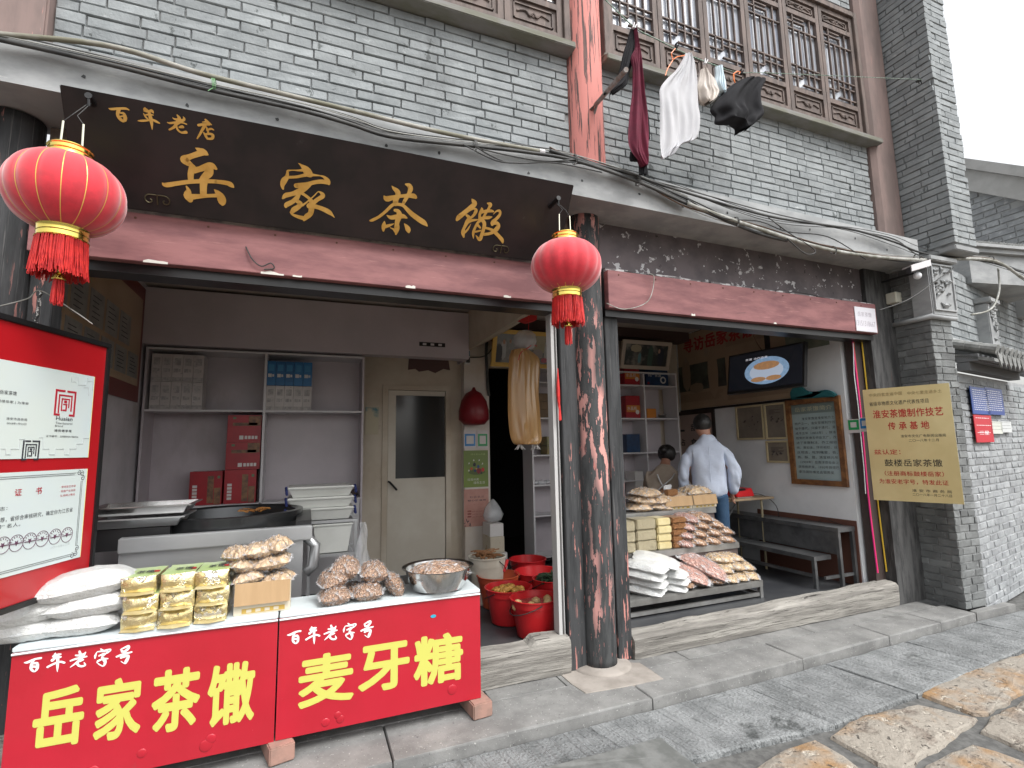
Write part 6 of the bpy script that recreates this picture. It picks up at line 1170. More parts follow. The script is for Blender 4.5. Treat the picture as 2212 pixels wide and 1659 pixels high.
for k, (fx, fy, w, h, cc) in enumerate(((.12, .45, .04, .12, (.35, .36, .36)), (.12, .72, .018, .03, (.35, .2, .13)), (.22, .75, .014, .025, (.35, .2, .13)), (.05, .3, .05, .12, (.02, .02, .025)), (.75, .75, .18, .12, (.33, .30, .2)), (.82, .48, .03, .13, (.42, .42, .40)), (.93, .45, .035, .16, (.45, .45, .42)), (.82, .68, .014, .02, (.4, .25, .18)), (.92, .7, .016, .022, (.4, .25, .18)), (.68, .35, .08, .06, (.30, .26, .24)), (.80, .14, .05, .03, (.40, .10, .14)))):
    blob(pl, a+(c_-a)*fx, b+(d_-b)*fy, w, h, cc, t, k)
# goods shelves, back wall right part (both sides of the middle column)
def backshelf(x0, x1, zlev, cols, label):
    t = thing('wall_shelf', label, 'shelf', ((x0+x1)/2, 5.8, FL)); yF = 5.66; m = MB(); m.box((x0, 5.955, FL), (x1, 5.965, zlev[-1])); obj('back_board', m, lam_m, t)
    for x in cols: m = MB(); m.box((x-.011, yF, FL), (x+.011, 5.954, zlev[-1]-.018)); obj('upright', m, edge_m, t)
    for z in zlev:
        m = MB()
        for a, b in zip(cols, cols[1:]): m.box((a+.0115, yF+.002, z-.018), (b-.0115, 5.954, z))
        if z == zlev[-1]: m = MB(); m.box((cols[0]-.011, yF, z-.018), (cols[-1]+.011, 5.954, z))
        obj('shelf_board', m, edge_m, t)
    return t
YS = 5.66
ca, cb_, cc_ = FY(1152, 1000, YS).x, FY(1395, 900, YS).x, FY(1455, 900, YS).x
cm_ = (ca+cb_)/2
zl = [FY(1400, y, YS).z for y in (1192, 1126, 1064, 978, 907, 872, 798)]
zl = [FL+.12, FY(1190, 1112, YS).z, FY(1190, 1046, YS).z, FY(1190, 982, YS).z, FY(1400, 903, YS).z, FY(1400, 832, YS).z, FY(1400, 804, YS).z]
cols = [ca, cm_, cb_, cc_+.08]
backshelf(ca, cc_, zl, cols, 'tall white shelf unit behind the middle column with red and blue boxes')
def goods(name, px0, px1, zi, h, mat, label, y=5.70, dep=.2, cat='box'):
    x0, x1 = FY(px0, 900, y).x, FY(px1, 900, y).x; z0 = zl[zi]+.001; t = thing(name, label, cat, ((x0+x1)/2, y+.1, z0), 'boxes of sweets on the rear shelves'); m = MB(); m.box((x0, y, z0), (x1, y+dep, z0+h)); obj('box', m, mat, t, bevel=.003); return t, x0, x1, z0
orange = pmat('orange_print', (.55, .20, .03), rough=.4); bluebox = pmat('night_blue_box', (.012, .05, .13), (.01, .03, .08), scale=6, rough=.35)
H5 = zl[5+0]-zl[4]
for (zi, pa, pb, lb) in ((5, 1353, 1386, 'red box with orange band on the top rear shelf'), (4, 1353, 1384, 'red box with orange band on the second rear shelf')):
    t, a, b, z0 = goods('sweet_box', pa, pb, zi, .30, cr_m, lb); m = MB(); m.box((a+.01, 5.697, z0+.08), (b-.004, 5.6995, z0+.17)); obj('band', m, orange, t); m = MB(); m.lathe([(.03, 0), (.0, .001)], (0, 0, 0), 12, cap=False); m.v = [Vector((b-.05+v.x, 5.696-v.z, z0+.08+v.y)) for v in m.v]; obj('emblem', m, wlab, t)
    letter(PY(5.6965), '水晶糕', (a+.02, z0+.105), (b-.06, z0+.155), wlab, t, px=False, lift=.001)
t, a, b, z0 = goods('sweet_box', 1400, 1448, 5, .28, bluebox, 'dark blue box with pale writing on the top rear shelf'); letter(PY(5.697), '特产茶馓', (a+.03, z0+.12), (b-.12, z0+.18), wlab, t, px=False, lift=.001); m = MB(); m.box((a+.02, 5.697, z0+.02), (a+.05, 5.6995, z0+.05)); obj('seal', m, cr_m, t); m = MB(); m.lathe([(.05, 0), (.03, .002)], (0, 0, 0), 12, cap=False); m.v = [Vector((b-.09+v.x, 5.6965-v.z, z0+.08+v.y)) for v in m.v]; obj('emblem', m, wlab, t)
t, a, b, z0 = goods('sweet_box', 1352, 1380, 3, .24, bluebox, 'dark blue box on the third rear shelf beside the column')
t, a, b, z0 = goods('small_carton', 1398, 1418, 4, .13, orange, 'small orange box on the second rear shelf')
m = MB(); p = FY(1433, 893, 5.75); m.lathe([(.03, 0), (.06, .05), (.065, .055)], (p.x, 5.78, zl[4]+.001), 14); single('small_bowl', m, bright_steel_m, 'small steel bowl on the second rear shelf', 'bowl', smooth=True)
for k, (pa, pb, zi, h) in enumerate(((1160, 1200, 4, .10), (1165, 1195, 4, .10), (1163, 1198, 4, .1))):
    cbox('sweet_box', FY(pa, 900, 5.7).x, FY(pb, 900, 5.7).x, 5.70, 5.9, zl[4]+.001+k*.102, zl[4]+.1+k*.102, pmat('kraft_box', (.20, .13, .07), (.14, .09, .05), scale=8, rough=.6), ['kraft brown pack, bottom of the stack behind the hanging bag', 'kraft brown pack, middle of the stack behind the hanging bag', 'kraft brown pack, top of the stack behind the hanging bag'][k], 'pack', 'kraft packs on the rear shelf')
for k in range(2):
    cbox('sweet_box', FY(1180, 900, 5.7).x, FY(1212, 900, 5.7).x, 5.70, 5.9, zl[3]+.001+k*.112, zl[3]+.11+k*.112, pmat('olive_pack', (.22, .22, .10), (.28, .2, .08), scale=8, rough=.5), ['olive pack, lower of two beside the column', 'olive pack, upper of two beside the column'][k], 'pack', 'olive packs on the rear shelf')
m = MB()
for k in range(4): p = Vector((FY(1158+k*14, 1040, 5.75).x, 5.78, zl[2]+.001)); m.lathe([(.05, 0), (.06, .015), (.04, .04), (.01, .05)], p, 10, rf=lambda a, q, z: 1+.3*noise.noise(Vector((math.cos(a)*2+k, math.sin(a)*2, z*9))))
single('crumpled_bags', m, film_m, 'crumpled clear bags on a low rear shelf', 'plastic bag', smooth=True)
m = MB(); p = FY(1405, 1050, 5.7); m.box((p.x-.25, 5.68, p.z-.12), (p.x-.12, 5.9, p.z+.2)); single('paper_carton', m, wlab, 'plain white carton on the lower rear shelf behind the seated person', 'box')
t, pl, (a, b, c_, d_) = framed('framed_photo', 'framed photograph tilted forward over the right rear shelf', [(1345, 733), (1452, 740), (1443, 800), (1340, 796)], pmat('brown_white_frame', (.42, .36, .30), rough=.5), photo_d, lean=.3)
for k, (fx, fy, w, h, cc) in enumerate(((.85, .45, .06, .12, (.02, .025, .04)), (.8, .72, .02, .03, (.4, .24, .17)), (.25, .8, .10, .05, (.33, .29, .2)), (.6, .4, .05, .16, (.04, .08, .06)), (.35, .35, .03, .07, (.10, .22, .24)))): blob(pl, a+(c_-a)*fx, b+(d_-b)*fy, w, h, cc, t, k)
m = MB(); m.box((2.3, 5.7, zl[-1]+.48), (XR-.01, 5.95, CE-.002)); single('dark_bulkhead', m, pmat('dark_brown_bulkhead', (.06, .035, .03), rough=.7), 'dark brown boxed panel above the framed photographs', 'panel')
m = MB(); p = FY(1135, 680, 4.4); m.prism([p+Vector((-.13, 0, .07)), p+Vector((.13, 0, .09)), p+Vector((.12, 0, -.04)), p+Vector((.03, 0, -.07)), p+Vector((-.10, 0, -.04))], (0, .08, 0)); single('red_cloth', m, pmat('red_cloth', (.45, .02, .02), rough=.8), 'small red cloth hanging from the ceiling beam', 'cloth')
# hanging bag of noodles (big amber bag)
hb = thing('hanging_noodle_bag', 'long amber bag of dried noodles hanging in the left opening', 'bag', FY(1132, 860, 4.3))
noodle_m = pmat('amber_noodles', (.56, .34, .14), (.50, .27, .10), scale=2.5, lo=.3, hi=.7, rough=.28, coat=.6, stretch=(6, 6, .6), bump=.35, bscale=14)
rows = [(1106, 1140, 756), (1101, 1160, 770), (1100, 1167, 784), (1098, 1166, 820), (1098, 1165, 850), (1098, 1168, 890), (1100, 1170, 920), (1103, 1170, 945), (1107, 1166, 956), (1112, 1162, 960)]
cloth('noodles', rows, 4.3, noodle_m, '', '', parent=hb, thick=.16, folds=2.2, amp=.02, nx=26)
m = MB(); c_ = FY(1135, 745, 4.3); m.lathe([(.005, -.05), (.08, -.04), (.115, .02), (.11, .08), (.06, .13), (.01, .14)], c_, 18, rf=lambda a, q, z: 1+.2*noise.noise(Vector((math.cos(a)*2, math.sin(a)*2, z*8)))); obj('bag_top', m, film_m, hb, smooth=True)
m = MB(); m.tube(catmull([FY(*p, 4.22) for p in ((1120, 778), (1125, 762), (1140, 752), (1150, 745), (1160, 748))], 4), .004, 5); m.tube([FY(1140, 752, 4.22), FY(1141, 735, 4.24), FY(1142, 700, 4.3), FY(1140, 655, 4.3)], .003, 5); obj('red_string', m, pmat('red_string', (.6, .02, .02), rough=.6), hb)
for px in (1123, 1157):
    m = MB(); c_ = FY(px, 962, 4.28); 
    for k in range(7): m.tube([c_+Vector((0, 0, .02)), c_+Vector((.03*math.cos(k), .02*math.sin(k), -.02)), c_+Vector((.05*math.cos(k), .03*math.sin(k), -.04))], [.008, .006, .002], 4)
    obj('knot', m, wlab, hb)
# ---- buckets
redb = pmat('red_plastic', (.52, .018, .022), (.45, .014, .018), scale=3, rough=.32, spots=(((.6, .12, .10), 18, .70, (1, 1, 1), .05),)); orb = pmat('orange_red_plastic', (.50, .09, .035), (.44, .07, .03), scale=3, rough=.38)
def bucket(px, py, wpx, lab, mat, tall=None, liq=None, hd=1, zf=FL):
    """px,py = centre of the rim in the photo, wpx = its width"""
    hgt = tall or .28; c = GZ(px, py, zf+hgt); dep = (c-CAM).dot(fwd); r_ = wpx/2/FPX*dep/1.06
    t = thing('bucket', lab, 'bucket', (c.x, c.y, zf), 'buckets standing inside the left opening'); o = Vector((c.x, c.y, zf)); h = hgt; rb = r_*.74
    m = MB(); m.lathe([(0.001, .004), (rb-.01, .004), (rb, .012), (r_*.93, h*.80), (r_*.96, h*.80), (r_*.985, h*.965), (r_*1.03, h*.97), (r_*1.04, h*.99), (r_*1.02, h), (r_*.965, h*.995), (r_*.95, h*.93), (r_*.91, h*.79), (rb-.012, .02), (.001, .02)], o, 40, cap=False); obj('pail', m, mat, t, smooth='auto')
    m = MB(); s_ = 1 if hd > 0 else -1; an = hd*.6; pts = [o+Vector((r_*1.03*math.cos(a+an), r_*1.03*math.sin(a+an), h*.93-abs(math.sin(a))*(h*.32))) for a in [math.pi*k/10 for k in range(11)]]
    m.tube([p if 0 < k < 10 else p for k, p in enumerate(pts)], .004, 5); obj('handle', m, rubber_m, t)
    return t, o, r_, h
def lumps(cx_, cy_, z, R_, n, s_, seed, mat, par, nm='food', hump=.04, lab=None):
    R = random.Random(seed); m = MB()
    for k in range(n):
        a, q = R.uniform(0, 6.283), R_*math.sqrt(R.random()); zz = z+hump*(1-(q/R_)**2)+R.uniform(-.01, .015); s2 = s_*R.uniform(.7, 1.3); c = Vector((cx_+q*math.cos(a), cy_+q*math.sin(a), zz)); ax = Vector((R.uniform(-1, 1), R.uniform(-1, 1), R.uniform(-.5, 1))).normalized()
        k0 = len(m.v); m.lathe([(.3, -.9), (.85, -.4), (1, .1), (.7, .7), (.2, 1)], (0, 0, 0), 7, rf=lambda a, q, z: 1+.35*noise.noise(Vector((a*2+k, z*2, k))))
        Mq = ax.to_track_quat('Z', 'Y').to_matrix()
        for i in range(k0, len(m.v)): v = m.v[i]; m.v[i] = c+Mq @ Vector((v.x*s2, v.y*s2*.8, v.z*s2*.8))
    return obj(nm, m, mat, par, smooth=True, kind='stuff')
gold_food = pmat('golden_fried_food', (.55, .30, .07), (.40, .19, .04), scale=30, rough=.5, bump=.5)
t, o, r_, h = bucket(1140, 1206, 84, 'plain red bucket farthest back beside the doorway', redb)
t, o, r_, h = bucket(1160, 1232, 102, 'large red bucket with red grip, behind the seaweed bucket', redb, hd=2)
m = MB(); p = GZ(1090, 1232, FL+.28); m.tube([p+Vector((-.03, -.05, .0)), p+Vector((.03, .0, .09))], .016, 8); obj('grip', m, redb, t)
t, o, r_, h = bucket(1076, 1240, 96, 'faded orange empty bucket left of the fried food bucket', orb, hd=-1)
t, o, r_, h = bucket(1190, 1247, 84, 'red bucket filled with dark green seaweed strips', redb)
sea = pmat('dark_seaweed', (.012, .03, .016), (.03, .06, .03), scale=20, rough=.35); sm_ = strands(o.x, o.y, o.z+h*.88, r_*.6, r_*.6, .06, 90, .008, 5, .10); obj('seaweed', sm_, sea, t, kind='stuff')
t, o, r_, h = bucket(1098, 1266, 106, 'red bucket holding golden fried food, left of the front bucket', redb); lumps(o.x, o.y, o.z+h*.80, r_*.72, 46, .028, 3, gold_food, t)
t, o, r_, h = bucket(1155, 1288, 112, 'red bucket in front with potatoes in water', redb, hd=2.4)
m = MB(); m.lathe([(r_*.88, h*.80), (.001, h*.80)], o, 30, cap=False); obj('water', m, pmat('brownish_water', (.20, .07, .05), rough=.06, coat=1), t)
R = random.Random(3); pot = pmat('peeled_potato', (.60, .42, .20), (.5, .33, .15), scale=9, rough=.5)
for k, (dx, dy) in enumerate(((-.10, .05), (-.04, -.03), (.03, .05), (.09, -.01), (.12, .06), (-.13, -.0), (.0, -.09))):
    m = MB(); m.lathe([(.35*.036, -.9*.036), (.9*.036, -.4*.036), (.036, 0), (.85*.036, .5*.036), (.3*.036, .9*.036)], o+Vector((dx*r_/.16, dy*r_/.16, h*.80)), 10); obj('potato', m, pot, t, smooth=True)
t, o, r_, h = bucket(1052, 1200, 84, 'white plastic bucket heaped with brown twisted dough', pmat('dirty_white_plastic', (.60, .58, .50), (.5, .46, .38), scale=4, rough=.5), tall=.42, hd=-2); obj('dough_twists', strands(o.x, o.y, o.z+h*.97, r_*.5, r_*.5, .05, 60, .007, 9, .10), pmat('brown_dough', (.22, .10, .04), (.30, .15, .07), scale=20, rough=.5), t, kind='stuff')
# ================================================================== RIGHT BAY: side wall pictures
rw = PXR(XR-.004)
def rwp(*p): return rw.uv(*p)
t = thing('wall_banner', 'large beige printed wall banner with a red headline behind the television', 'banner', (XR, 4.9, 2.1))
q0, q1 = rwp(1456, 887), rwp(1716, 861); ub0 = -YB+.02; zb_ = (q0[1]+q1[1])/2; ub1 = q1[0]
bei = pmat('beige_banner', (.38, .28, .19), (.34, .25, .17), scale=3, rough=.6); panel(rw, (ub0, zb_), (ub1, CE-.01), bei, t, px=False, name='sheet', lift=.0, thick=.003)
c6b = lambda x, y: ((2450+x*.48222)/1.8517, (1200+y*.48222)/1.8517)
redl = pmat('banner_red', (.33, .02, .02), rough=.6); letter(rw, '寻访岳家茶馓', c6b(590, 400), c6b(1180, 232), redl, t, bold=.03, lift=.004, hp=33)
panel(rw, (rwp(*c6b(505, 250))[0], rwp(*c6b(510, 320))[1]), (rwp(*c6b(740, 250))[0], CE-.012), black_m, t, px=False, name='dark_strip', lift=.0035, thick=.002); letter(rw, '淮安名产', c6b(540, 300), c6b(705, 222), wlab, t, lift=.0062, hp=14)
a, b = rwp(*c6b(560, 770)), rwp(*c6b(928, 400)); panel(rw, a, (b[0], b[1]-.12), pmat('dark_photo2', (.035, .04, .035), (.09, .10, .08), scale=4, rough=.5), t, px=False, name='picture', lift=.0035, thick=.001)
for k, (x, y, w, h, cc) in enumerate(((615, 620, .10, .24, (.28, .21, .15)), (610, 500, .035, .05, (.3, .23, .17)), (835, 600, .11, .33, (.34, .25, .17)), (780, 435, .05, .07, (.33, .25, .18)), (700, 730, .16, .07, (.26, .20, .14)))):
    u, v = rwp(*c6b(x, y)); blob(rw, u, v, w, h, cc, t, k, lift=.0047)
m = MB(); R = random.Random(4)
for k in range(26):
    for (x0, x1, y0, dy) in ((570, 930, 795, 4.6), (960, 1500, 770, 4.6), (940, 1420, 330, 4.6)):
        if k < 14: 
            a = rwp(*c6b(x0, y0+k*4.6+ (0 if x0 < 900 else 0))); b = rwp(*c6b(x1, y0-25+k*4.6))
            if a[1]-.02 > zb_+.02: panelmb(m, rw, a[0], a[1]-.002, b[0]-R.uniform(0, .1), a[1]+.003, .0035, .0005)
obj('small_print', m, pmat('faint_print', (.27, .19, .13), rough=.6), t, kind='stuff')
a, b = rwp(1660, 790), rwp(1742, 720); panel(rw, (rwp(*c6(700, 530))[0], rwp(*c6(705, 655))[1]), (rwp(*c6(975, 500))[0], min(rwp(*c6(975, 500))[1]+.1, CE-.02)), pmat('teal_grey_photo', (.14, .17, .14), (.22, .24, .19), scale=5, rough=.5), t, px=False, name='picture', lift=.0035, thick=.001)
m = MB(); m.box((XR-.016, 3.95, zb_-.03), (XR-.003, YB-.01, zb_-.003)); single('picture_rail', m, black_m, 'dark rail under the beige wall banner', 'rail')
# television
tp = Plane((4.5, 4.5, 2.15), (.12, -1, 0), (.18, 0, 1)); q = [tp.uv(*p) for p in ((1567, 767), (1731, 743), (1745, 832), (1579, 851))]
u0, u1 = (q[0][0]+q[3][0])/2, (q[1][0]+q[2][0])/2; v0, v1 = (q[2][1]+q[3][1])/2, (q[0][1]+q[1][1])/2
t = thing('television', 'black flat television hanging from the ceiling showing a blue plate of food', 'television', tp.pt((u0+u1)/2, v0))
panel(tp, (u0, v0), (u1, v1), black_m, t, px=False, name='case', lift=-.05, thick=.05); panel(tp, (u0+.02, v0+.03), (u1-.02, v1-.02), pmat('screen', (.012, .014, .02), rough=.12, emit=.15), t, px=False, name='screen', lift=.0005, thick=.001)
uc, vc = tp.uv(*c6(582, 760)); pl_m = pmat('screen_plate', (.22, .34, .50), (.10, .18, .32), scale=14, rough=.3, emit=.35); 
def ell(pl, u, v, w, h, mt, par, nm, lift, n=28): m = MB(); m.prism([pl.pt(u+w*math.cos(k*6.2832/n), v+h*math.sin(k*6.2832/n), lift) for k in range(n)], pl.n*.0005); return obj(nm, m, mt, par)
ww = (u1-u0); hh = (v1-v0); ell(tp, uc, vc, ww*.29, hh*.33, pl_m, t, 'plate_picture', .0016); ell(tp, uc, vc-.01, ww*.22, hh*.23, pmat('screen_white', (.36, .42, .52), rough=.3, emit=.4), t, 'plate_picture', .0022)
fo = pmat('screen_food', (.42, .22, .10), (.25, .16, .12), scale=20, rough=.3, emit=.3)
for (du, dv, w, h) in ((0, .06, .17, .10), (-.10, -.10, .10, .06), (.10, -.10, .10, .06)): ell(tp, uc+du*ww, vc+dv*hh*2, ww*w, hh*h, fo, t, 'food_picture', .0028+abs(du)*.001, 14)
letter(tp, '茶馓 油炸面食', (u0+ww*.25, vc+.14), (u0+ww*.55, vc+.165), pmat('screen_text', (.6, .6, .65), rough=.4, emit=.4), t, px=False, lift=.0036)
m = MB(); c_ = tp.pt((u0+u1)/2, v1-.05, -.06); m.box((c_.x-.01, c_.y-.02, c_.z-.1), (c_.x+.03, c_.y+.02, CE)); obj('ceiling_bar', m, black_m, t)
m = MB(); m.tube(catmull([(c_.x, c_.y+.03, c_.z), (c_.x-.02, c_.y+.15, c_.z+.25), (c_.x, c_.y+.22, CE)], 5), .006, 5); obj('cord', m, pmat('brown_cord', (.12, .06, .03), rough=.6), t)
# calligraphy scroll, small frames, big frame
def wallframe(name, lab_, pts, fm, pm, fw=.03, cat='picture', grp=None, depth=.02):
    q = [rwp(*p) for p in pts]; u0 = (q[0][0]+q[3][0])/2; u1 = (q[1][0]+q[2][0])/2; v0 = (q[2][1]+q[3][1])/2; v1 = (q[0][1]+q[1][1])/2
    t = thing(name, lab_, cat, rw.pt((u0+u1)/2, v0), grp); m = MB()
    for a in ((u0, v0, u1, v0+fw), (u0, v1-fw, u1, v1), (u0, v0+fw, u0+fw, v1-fw), (u1-fw, v0+fw, u1, v1-fw)): panelmb(m, rw, *a, .001, depth)
    obj('frame', m, fm, t, bevel=.002); panel(rw, (u0+fw, v0+fw), (u1-fw, v1-fw), pm, t, px=False, name='picture', lift=.001, thick=.006); return t, (u0, v0, u1, v1)
dkf = pmat('dark_frame', (.03, .02, .018), rough=.5)
t, (u0, v0, u1, v1) = wallframe('calligraphy_panel', 'dark framed pink calligraphy panel behind the standing person', [(1458, 890), (1550, 884), (1556, 1150), (1462, 1150)], dkf, pmat('pinkish_paper', (.42, .32, .29), (.36, .27, .25), scale=2, rough=.7), .05)
for s_, fx, fy in (('一', .22, .86), ('甜', .52, .86), ('香', .8, .86), ('沾', .22, .74), ('食', .5, .74), ('口', .8, .74), ('味', .22, .62), ('长', .5, .62)): 
    uu = u0+(u1-u0)*fx; vv = v0+(v1-v0)*fy; letter(rw, s_, (uu-.065, vv-.05), (uu+.065, vv+(.05 if s_ != '一' else -.02)), ink_m, t, px=False, lift=.0075, bold=.02)
c3 = lambda x, y: ((3000+x*.36765)/1.8517, (1350+y*.36765)/1.8517)
palef = pmat('pale_gilt_frame', (.50, .42, .26), rough=.45); oldp = pmat('old_newspaper', (.22, .19, .15), (.16, .135, .11), scale=3, rough=.6)
specs = (('small pale framed old drawing, left one of three beside the big frame', [(1590, 880), (1648, 872), (1655, 953), (1594, 947)]), ('small pale framed newspaper sheet, upper right of the three', [c3(160, 720), c3(390, 705), c3(425, 1110), c3(180, 1105)]), ('smallest pale framed sheet, lowest of the three', [c3(180, 1125), c3(425, 1118), c3(447, 1365), c3(195, 1360)]))
for lb, pts in specs:
    t, (u0, v0, u1, v1) = wallframe('small_picture', lb, pts, palef, oldp, .022, grp='small framed sheets on the side wall'); m = MB(); R = random.Random(int(u0*100))
    if 'newspaper' in lb or 'lowest' in lb:
        for k in range(5): panelmb(m, rw, u0+.06, v1-.08-k*.012, u1-.07-R.uniform(0, .1), v1-.075-k*.012, .0072, .0004)
    for k in range(7): uu, vv = R.uniform(u0+.08, u1-.08), R.uniform(v0+.08, v1-.12); m.tube([rw.pt(uu, vv, .007), rw.pt(uu+R.uniform(-.03, .03), vv+R.uniform(-.03, .03), .007)], R.uniform(.004, .014), 5)
    obj('ink_marks', m, pmat('faded_ink', (.07, .055, .05), rough=.7), t, kind='stuff')
t, (u0, v0, u1, v1) = wallframe('framed_notice', 'big ornate brown frame around a pale green notice of Chinese text', [(1700, 866), (1817, 854), (1835, 1053), (1714, 1044)], pmat('ornate_brown_frame', (.22, .10, .035), (.12, .05, .02), scale=14, rough=.4, bump=.6, bscale=60), pmat('pale_green_sheet', (.30, .38, .38), (.27, .34, .34), scale=1.5, rough=.2, coat=.5), .055, 'notice', depth=.035)
panel(rw, (u0+.056, v1-.16), (u1-.056, v1-.056), pmat('grey_green_header', (.15, .19, .18), rough=.3), t, px=False, name='header', lift=.0075, thick=.001)
letter(rw, '岳家茶馓简介', (u0+.10, v1-.135), (u1-.10, v1-.085), pmat('pale_gold_print', (.42, .40, .26), rough=.4), t, px=False, lift=.0088)
lines = ['　　淮安茶馓是淮安地方土', '特产之一，淮安茶馓制作创', '始于唐代，兴盛于清代，清', '咸丰五年（1855年），镇淮', '楼旁的茶馓名师岳文广，改', '进了茶馓制法，作工细如', '线，黄如金，环环相扣，丝', '丝相连，吃到嘴里，香、', '脆、酥、甜。清宣统元年', '（1909年）在南洋劝业会上', '获得银质奖，1930年获得巴', '拿马国际博览会银质奖']
for k, s_ in enumerate(lines):
    top = v1-.20-k*(v1-v0-.30)/12; ind = .09 if k == 0 else (.03 if k == 9 else 0); letter(rw, s_.replace('　', ''), (u0+.085+ind, top-.030), (u1-.085-(.06 if k in (11,) else 0), top), ink_m, t, px=False, lift=.0078)
m = MB(); pts = [c3(*p) for p in ((480, 675), (470, 600), (500, 545), (590, 535), (640, 580), (690, 590), (720, 640), (790, 580), (860, 568), (930, 590), (975, 625), (960, 645))]
m.prism([rw.pt(rwp(*p)[0], rwp(*p)[1], .012) for p in pts], rw.n*.05); single('teal_cloth', m, pmat('teal_cloth', (.02, .16, .17), (.015, .11, .12), scale=6, rough=.6, bump=.5, bscale=10), 'teal plastic crumpled on top of the big brown frame', 'cloth', bevel=.01)
for (a, b, cm_, lb) in ((c3(1075, 1040), c3(1188, 885), green_card, 'payment card with green square on the white side wall'), (c3(1205, 1025), c3(1290, 868), blue_card, 'payment card with blue square beside the gold plaque')):
    (x0_, y0_), (x1_, y1_) = rwp(*a), rwp(*b); t = thing('payment_card', lb, 'card', rw.pt(x0_, y0_), 'payment cards on the side wall'); panel(rw, (x0_, y0_), (x1_, y1_), paper, t, px=False, lift=.001, thick=.002, name='card'); panel(rw, (x0_+.006, y0_+.03), (x1_-.006, y1_-.008), cm_, t, px=False, lift=.0035, thick=.001, name='square'); w = x1_-x0_; panel(rw, (x0_+w*.25, y0_+.055), (x1_-w*.25, y1_-.03), wlab, t, px=False, lift=.005, thick=.001, name='field')
m = MB(); m.tube([rw.pt(*rwp(*c3(*p)), .004) for p in ((1125, 60), (1135, 400), (1180, 760), (1205, 1050), (1240, 1400), (1260, 1700))], .004, 5); single('cord', m, white_m, 'thin white painted cord running down the side wall', 'cord')
# step bench along the side wall
bx0, bx1, bx2 = 4.60, 4.83, 5.03; by0, by1 = 3.57, 5.25; bz1, bz2 = .49, .755
st_d = pmat('dull_steel', (.20, .205, .21), (.13, .135, .14), scale=5, rough=.42, metal=.7)
bn = thing('step_bench', 'empty two step stainless bench along the white side wall', 'bench', (4.75, 4.4, FL))
for (x, z) in ((bx0, bz1), (bx1, bz2), (bx2, bz2)):
    for y in (by0+.1 if x == bx0 else by0+.0, by1): m = MB(); m.box((x-.016, y-.016, FL), (x+.016, y+.016, z)); obj('leg', m, st_d, bn)
for (a, b, z, y0) in ((bx0-.02, bx1-.018, bz1, by0+.08), (bx1-.02, bx2+.03, bz2, by0-.02)):
    m = MB(); m.box((a, y0, z+.001), (b, by1+.02, z+.012)); m.box((a, y0, z-.03), (a+.012, by1+.02, z+.0005)); m.box((a+.0125, y0, z-.03), (b, y0+.012, z+.0005)); obj('shelf', m, st_d, bn)
m = MB(); m.box((bx1-.004, by0+.018, bz1+.02), (bx1+.006, by1, bz2-.035)); obj('riser', m, st_d, bn)
m = MB(); z = FL+.10; m.box((bx0-.012, by0+.12, z), (bx0+.012, by1-.02, z+.03)); m.box((bx0+.018, by0+.002, z+.002), (bx2-.018, by0+.026, z+.028)); obj('rail', m, st_d, bn)
m = MB(); m.obox((5.045, 3.53, FL), (0, 1.2, 0), (.008, 0, .002), (.01, 0, .62)); single('leaning_board', m, pmat('brown_board_edge', (.12, .05, .035), rough=.6), 'brown edged board leaning behind the step bench', 'board')
m = MB(); m.tube(catmull([rw.pt(*rwp((2900+x*.30136)/1.8517, (1930+y*.30136)/1.8517), .01) for x, y in ((1245, 530), (1300, 480), (1340, 470), (1430, 515), (1560, 560), (1670, 595))], 4), .003, 4); single('loose_wire', m, rubber_m, 'thin wire curving on the wall above the bench', 'wire')
# small table with the red scale
tz = FY(1610, 1075, 4.5).z; tx0, tx1 = FY(1562, 1075, 4.5).x, FY(1660, 1075, 4.5).x
tb = thing('small_table', 'small wooden table with thin steel legs beside the standing person', 'table', ((tx0+tx1)/2, 4.6, FL)); m = MB(); m.box((tx0-.1, 4.42, tz-.025), (min(tx1, 5.04), 4.85, tz)); obj('table_top', m, pmat('worn_plywood', (.40, .30, .19), (.3, .22, .14), scale=6, rough=.6), tb, bevel=.004)
for (x, y) in ((tx0, 4.46), (tx1-.16, 4.46), (tx0, 4.81), (tx1-.16, 4.81)): m = MB(); m.tube([(x, y, FL), (x, y, tz-.026)], .014, 6); obj('leg', m, pmat('yellowed_steel', (.3, .26, .17), rough=.5, metal=.3), tb)
m = MB(); m.tube([(tx0, 4.81, FL+.1), (tx1-.16, 4.81, tz-.06)], .009, 6); obj('brace', m, st_d, tb)
sx_ = FY(1600, 1065, 4.55).x; t = thing('scale', 'red electronic scale on the small wooden table', 'scale', (sx_, 4.6, tz)); m = MB(); m.add([(sx_-.13, 4.48, tz+.012), (sx_+.14, 4.48, tz+.012), (sx_+.14, 4.72, tz+.012), (sx_-.13, 4.72, tz+.012), (sx_-.11, 4.50, tz+.075), (sx_+.12, 4.50, tz+.105), (sx_+.12, 4.70, tz+.105), (sx_-.11, 4.70, tz+.075)], [(0, 3, 2, 1), (4, 5, 6, 7), (0, 1, 5, 4), (1, 2, 6, 5), (2, 3, 7, 6), (3, 0, 4, 7)]); obj('body', m, pmat('scale_red', (.60, .015, .02), rough=.35), t, bevel=.008)
m = MB(); m.box((sx_-.12, 4.49, tz+.08), (sx_+.02, 4.71, tz+.098)); obj('pan', m, black_m, t, bevel=.004)
m = MB(); m.box((sx_-.10, 4.50, tz+.001), (sx_+.12, 4.70, tz+.011)); obj('foot', m, wlab, t)
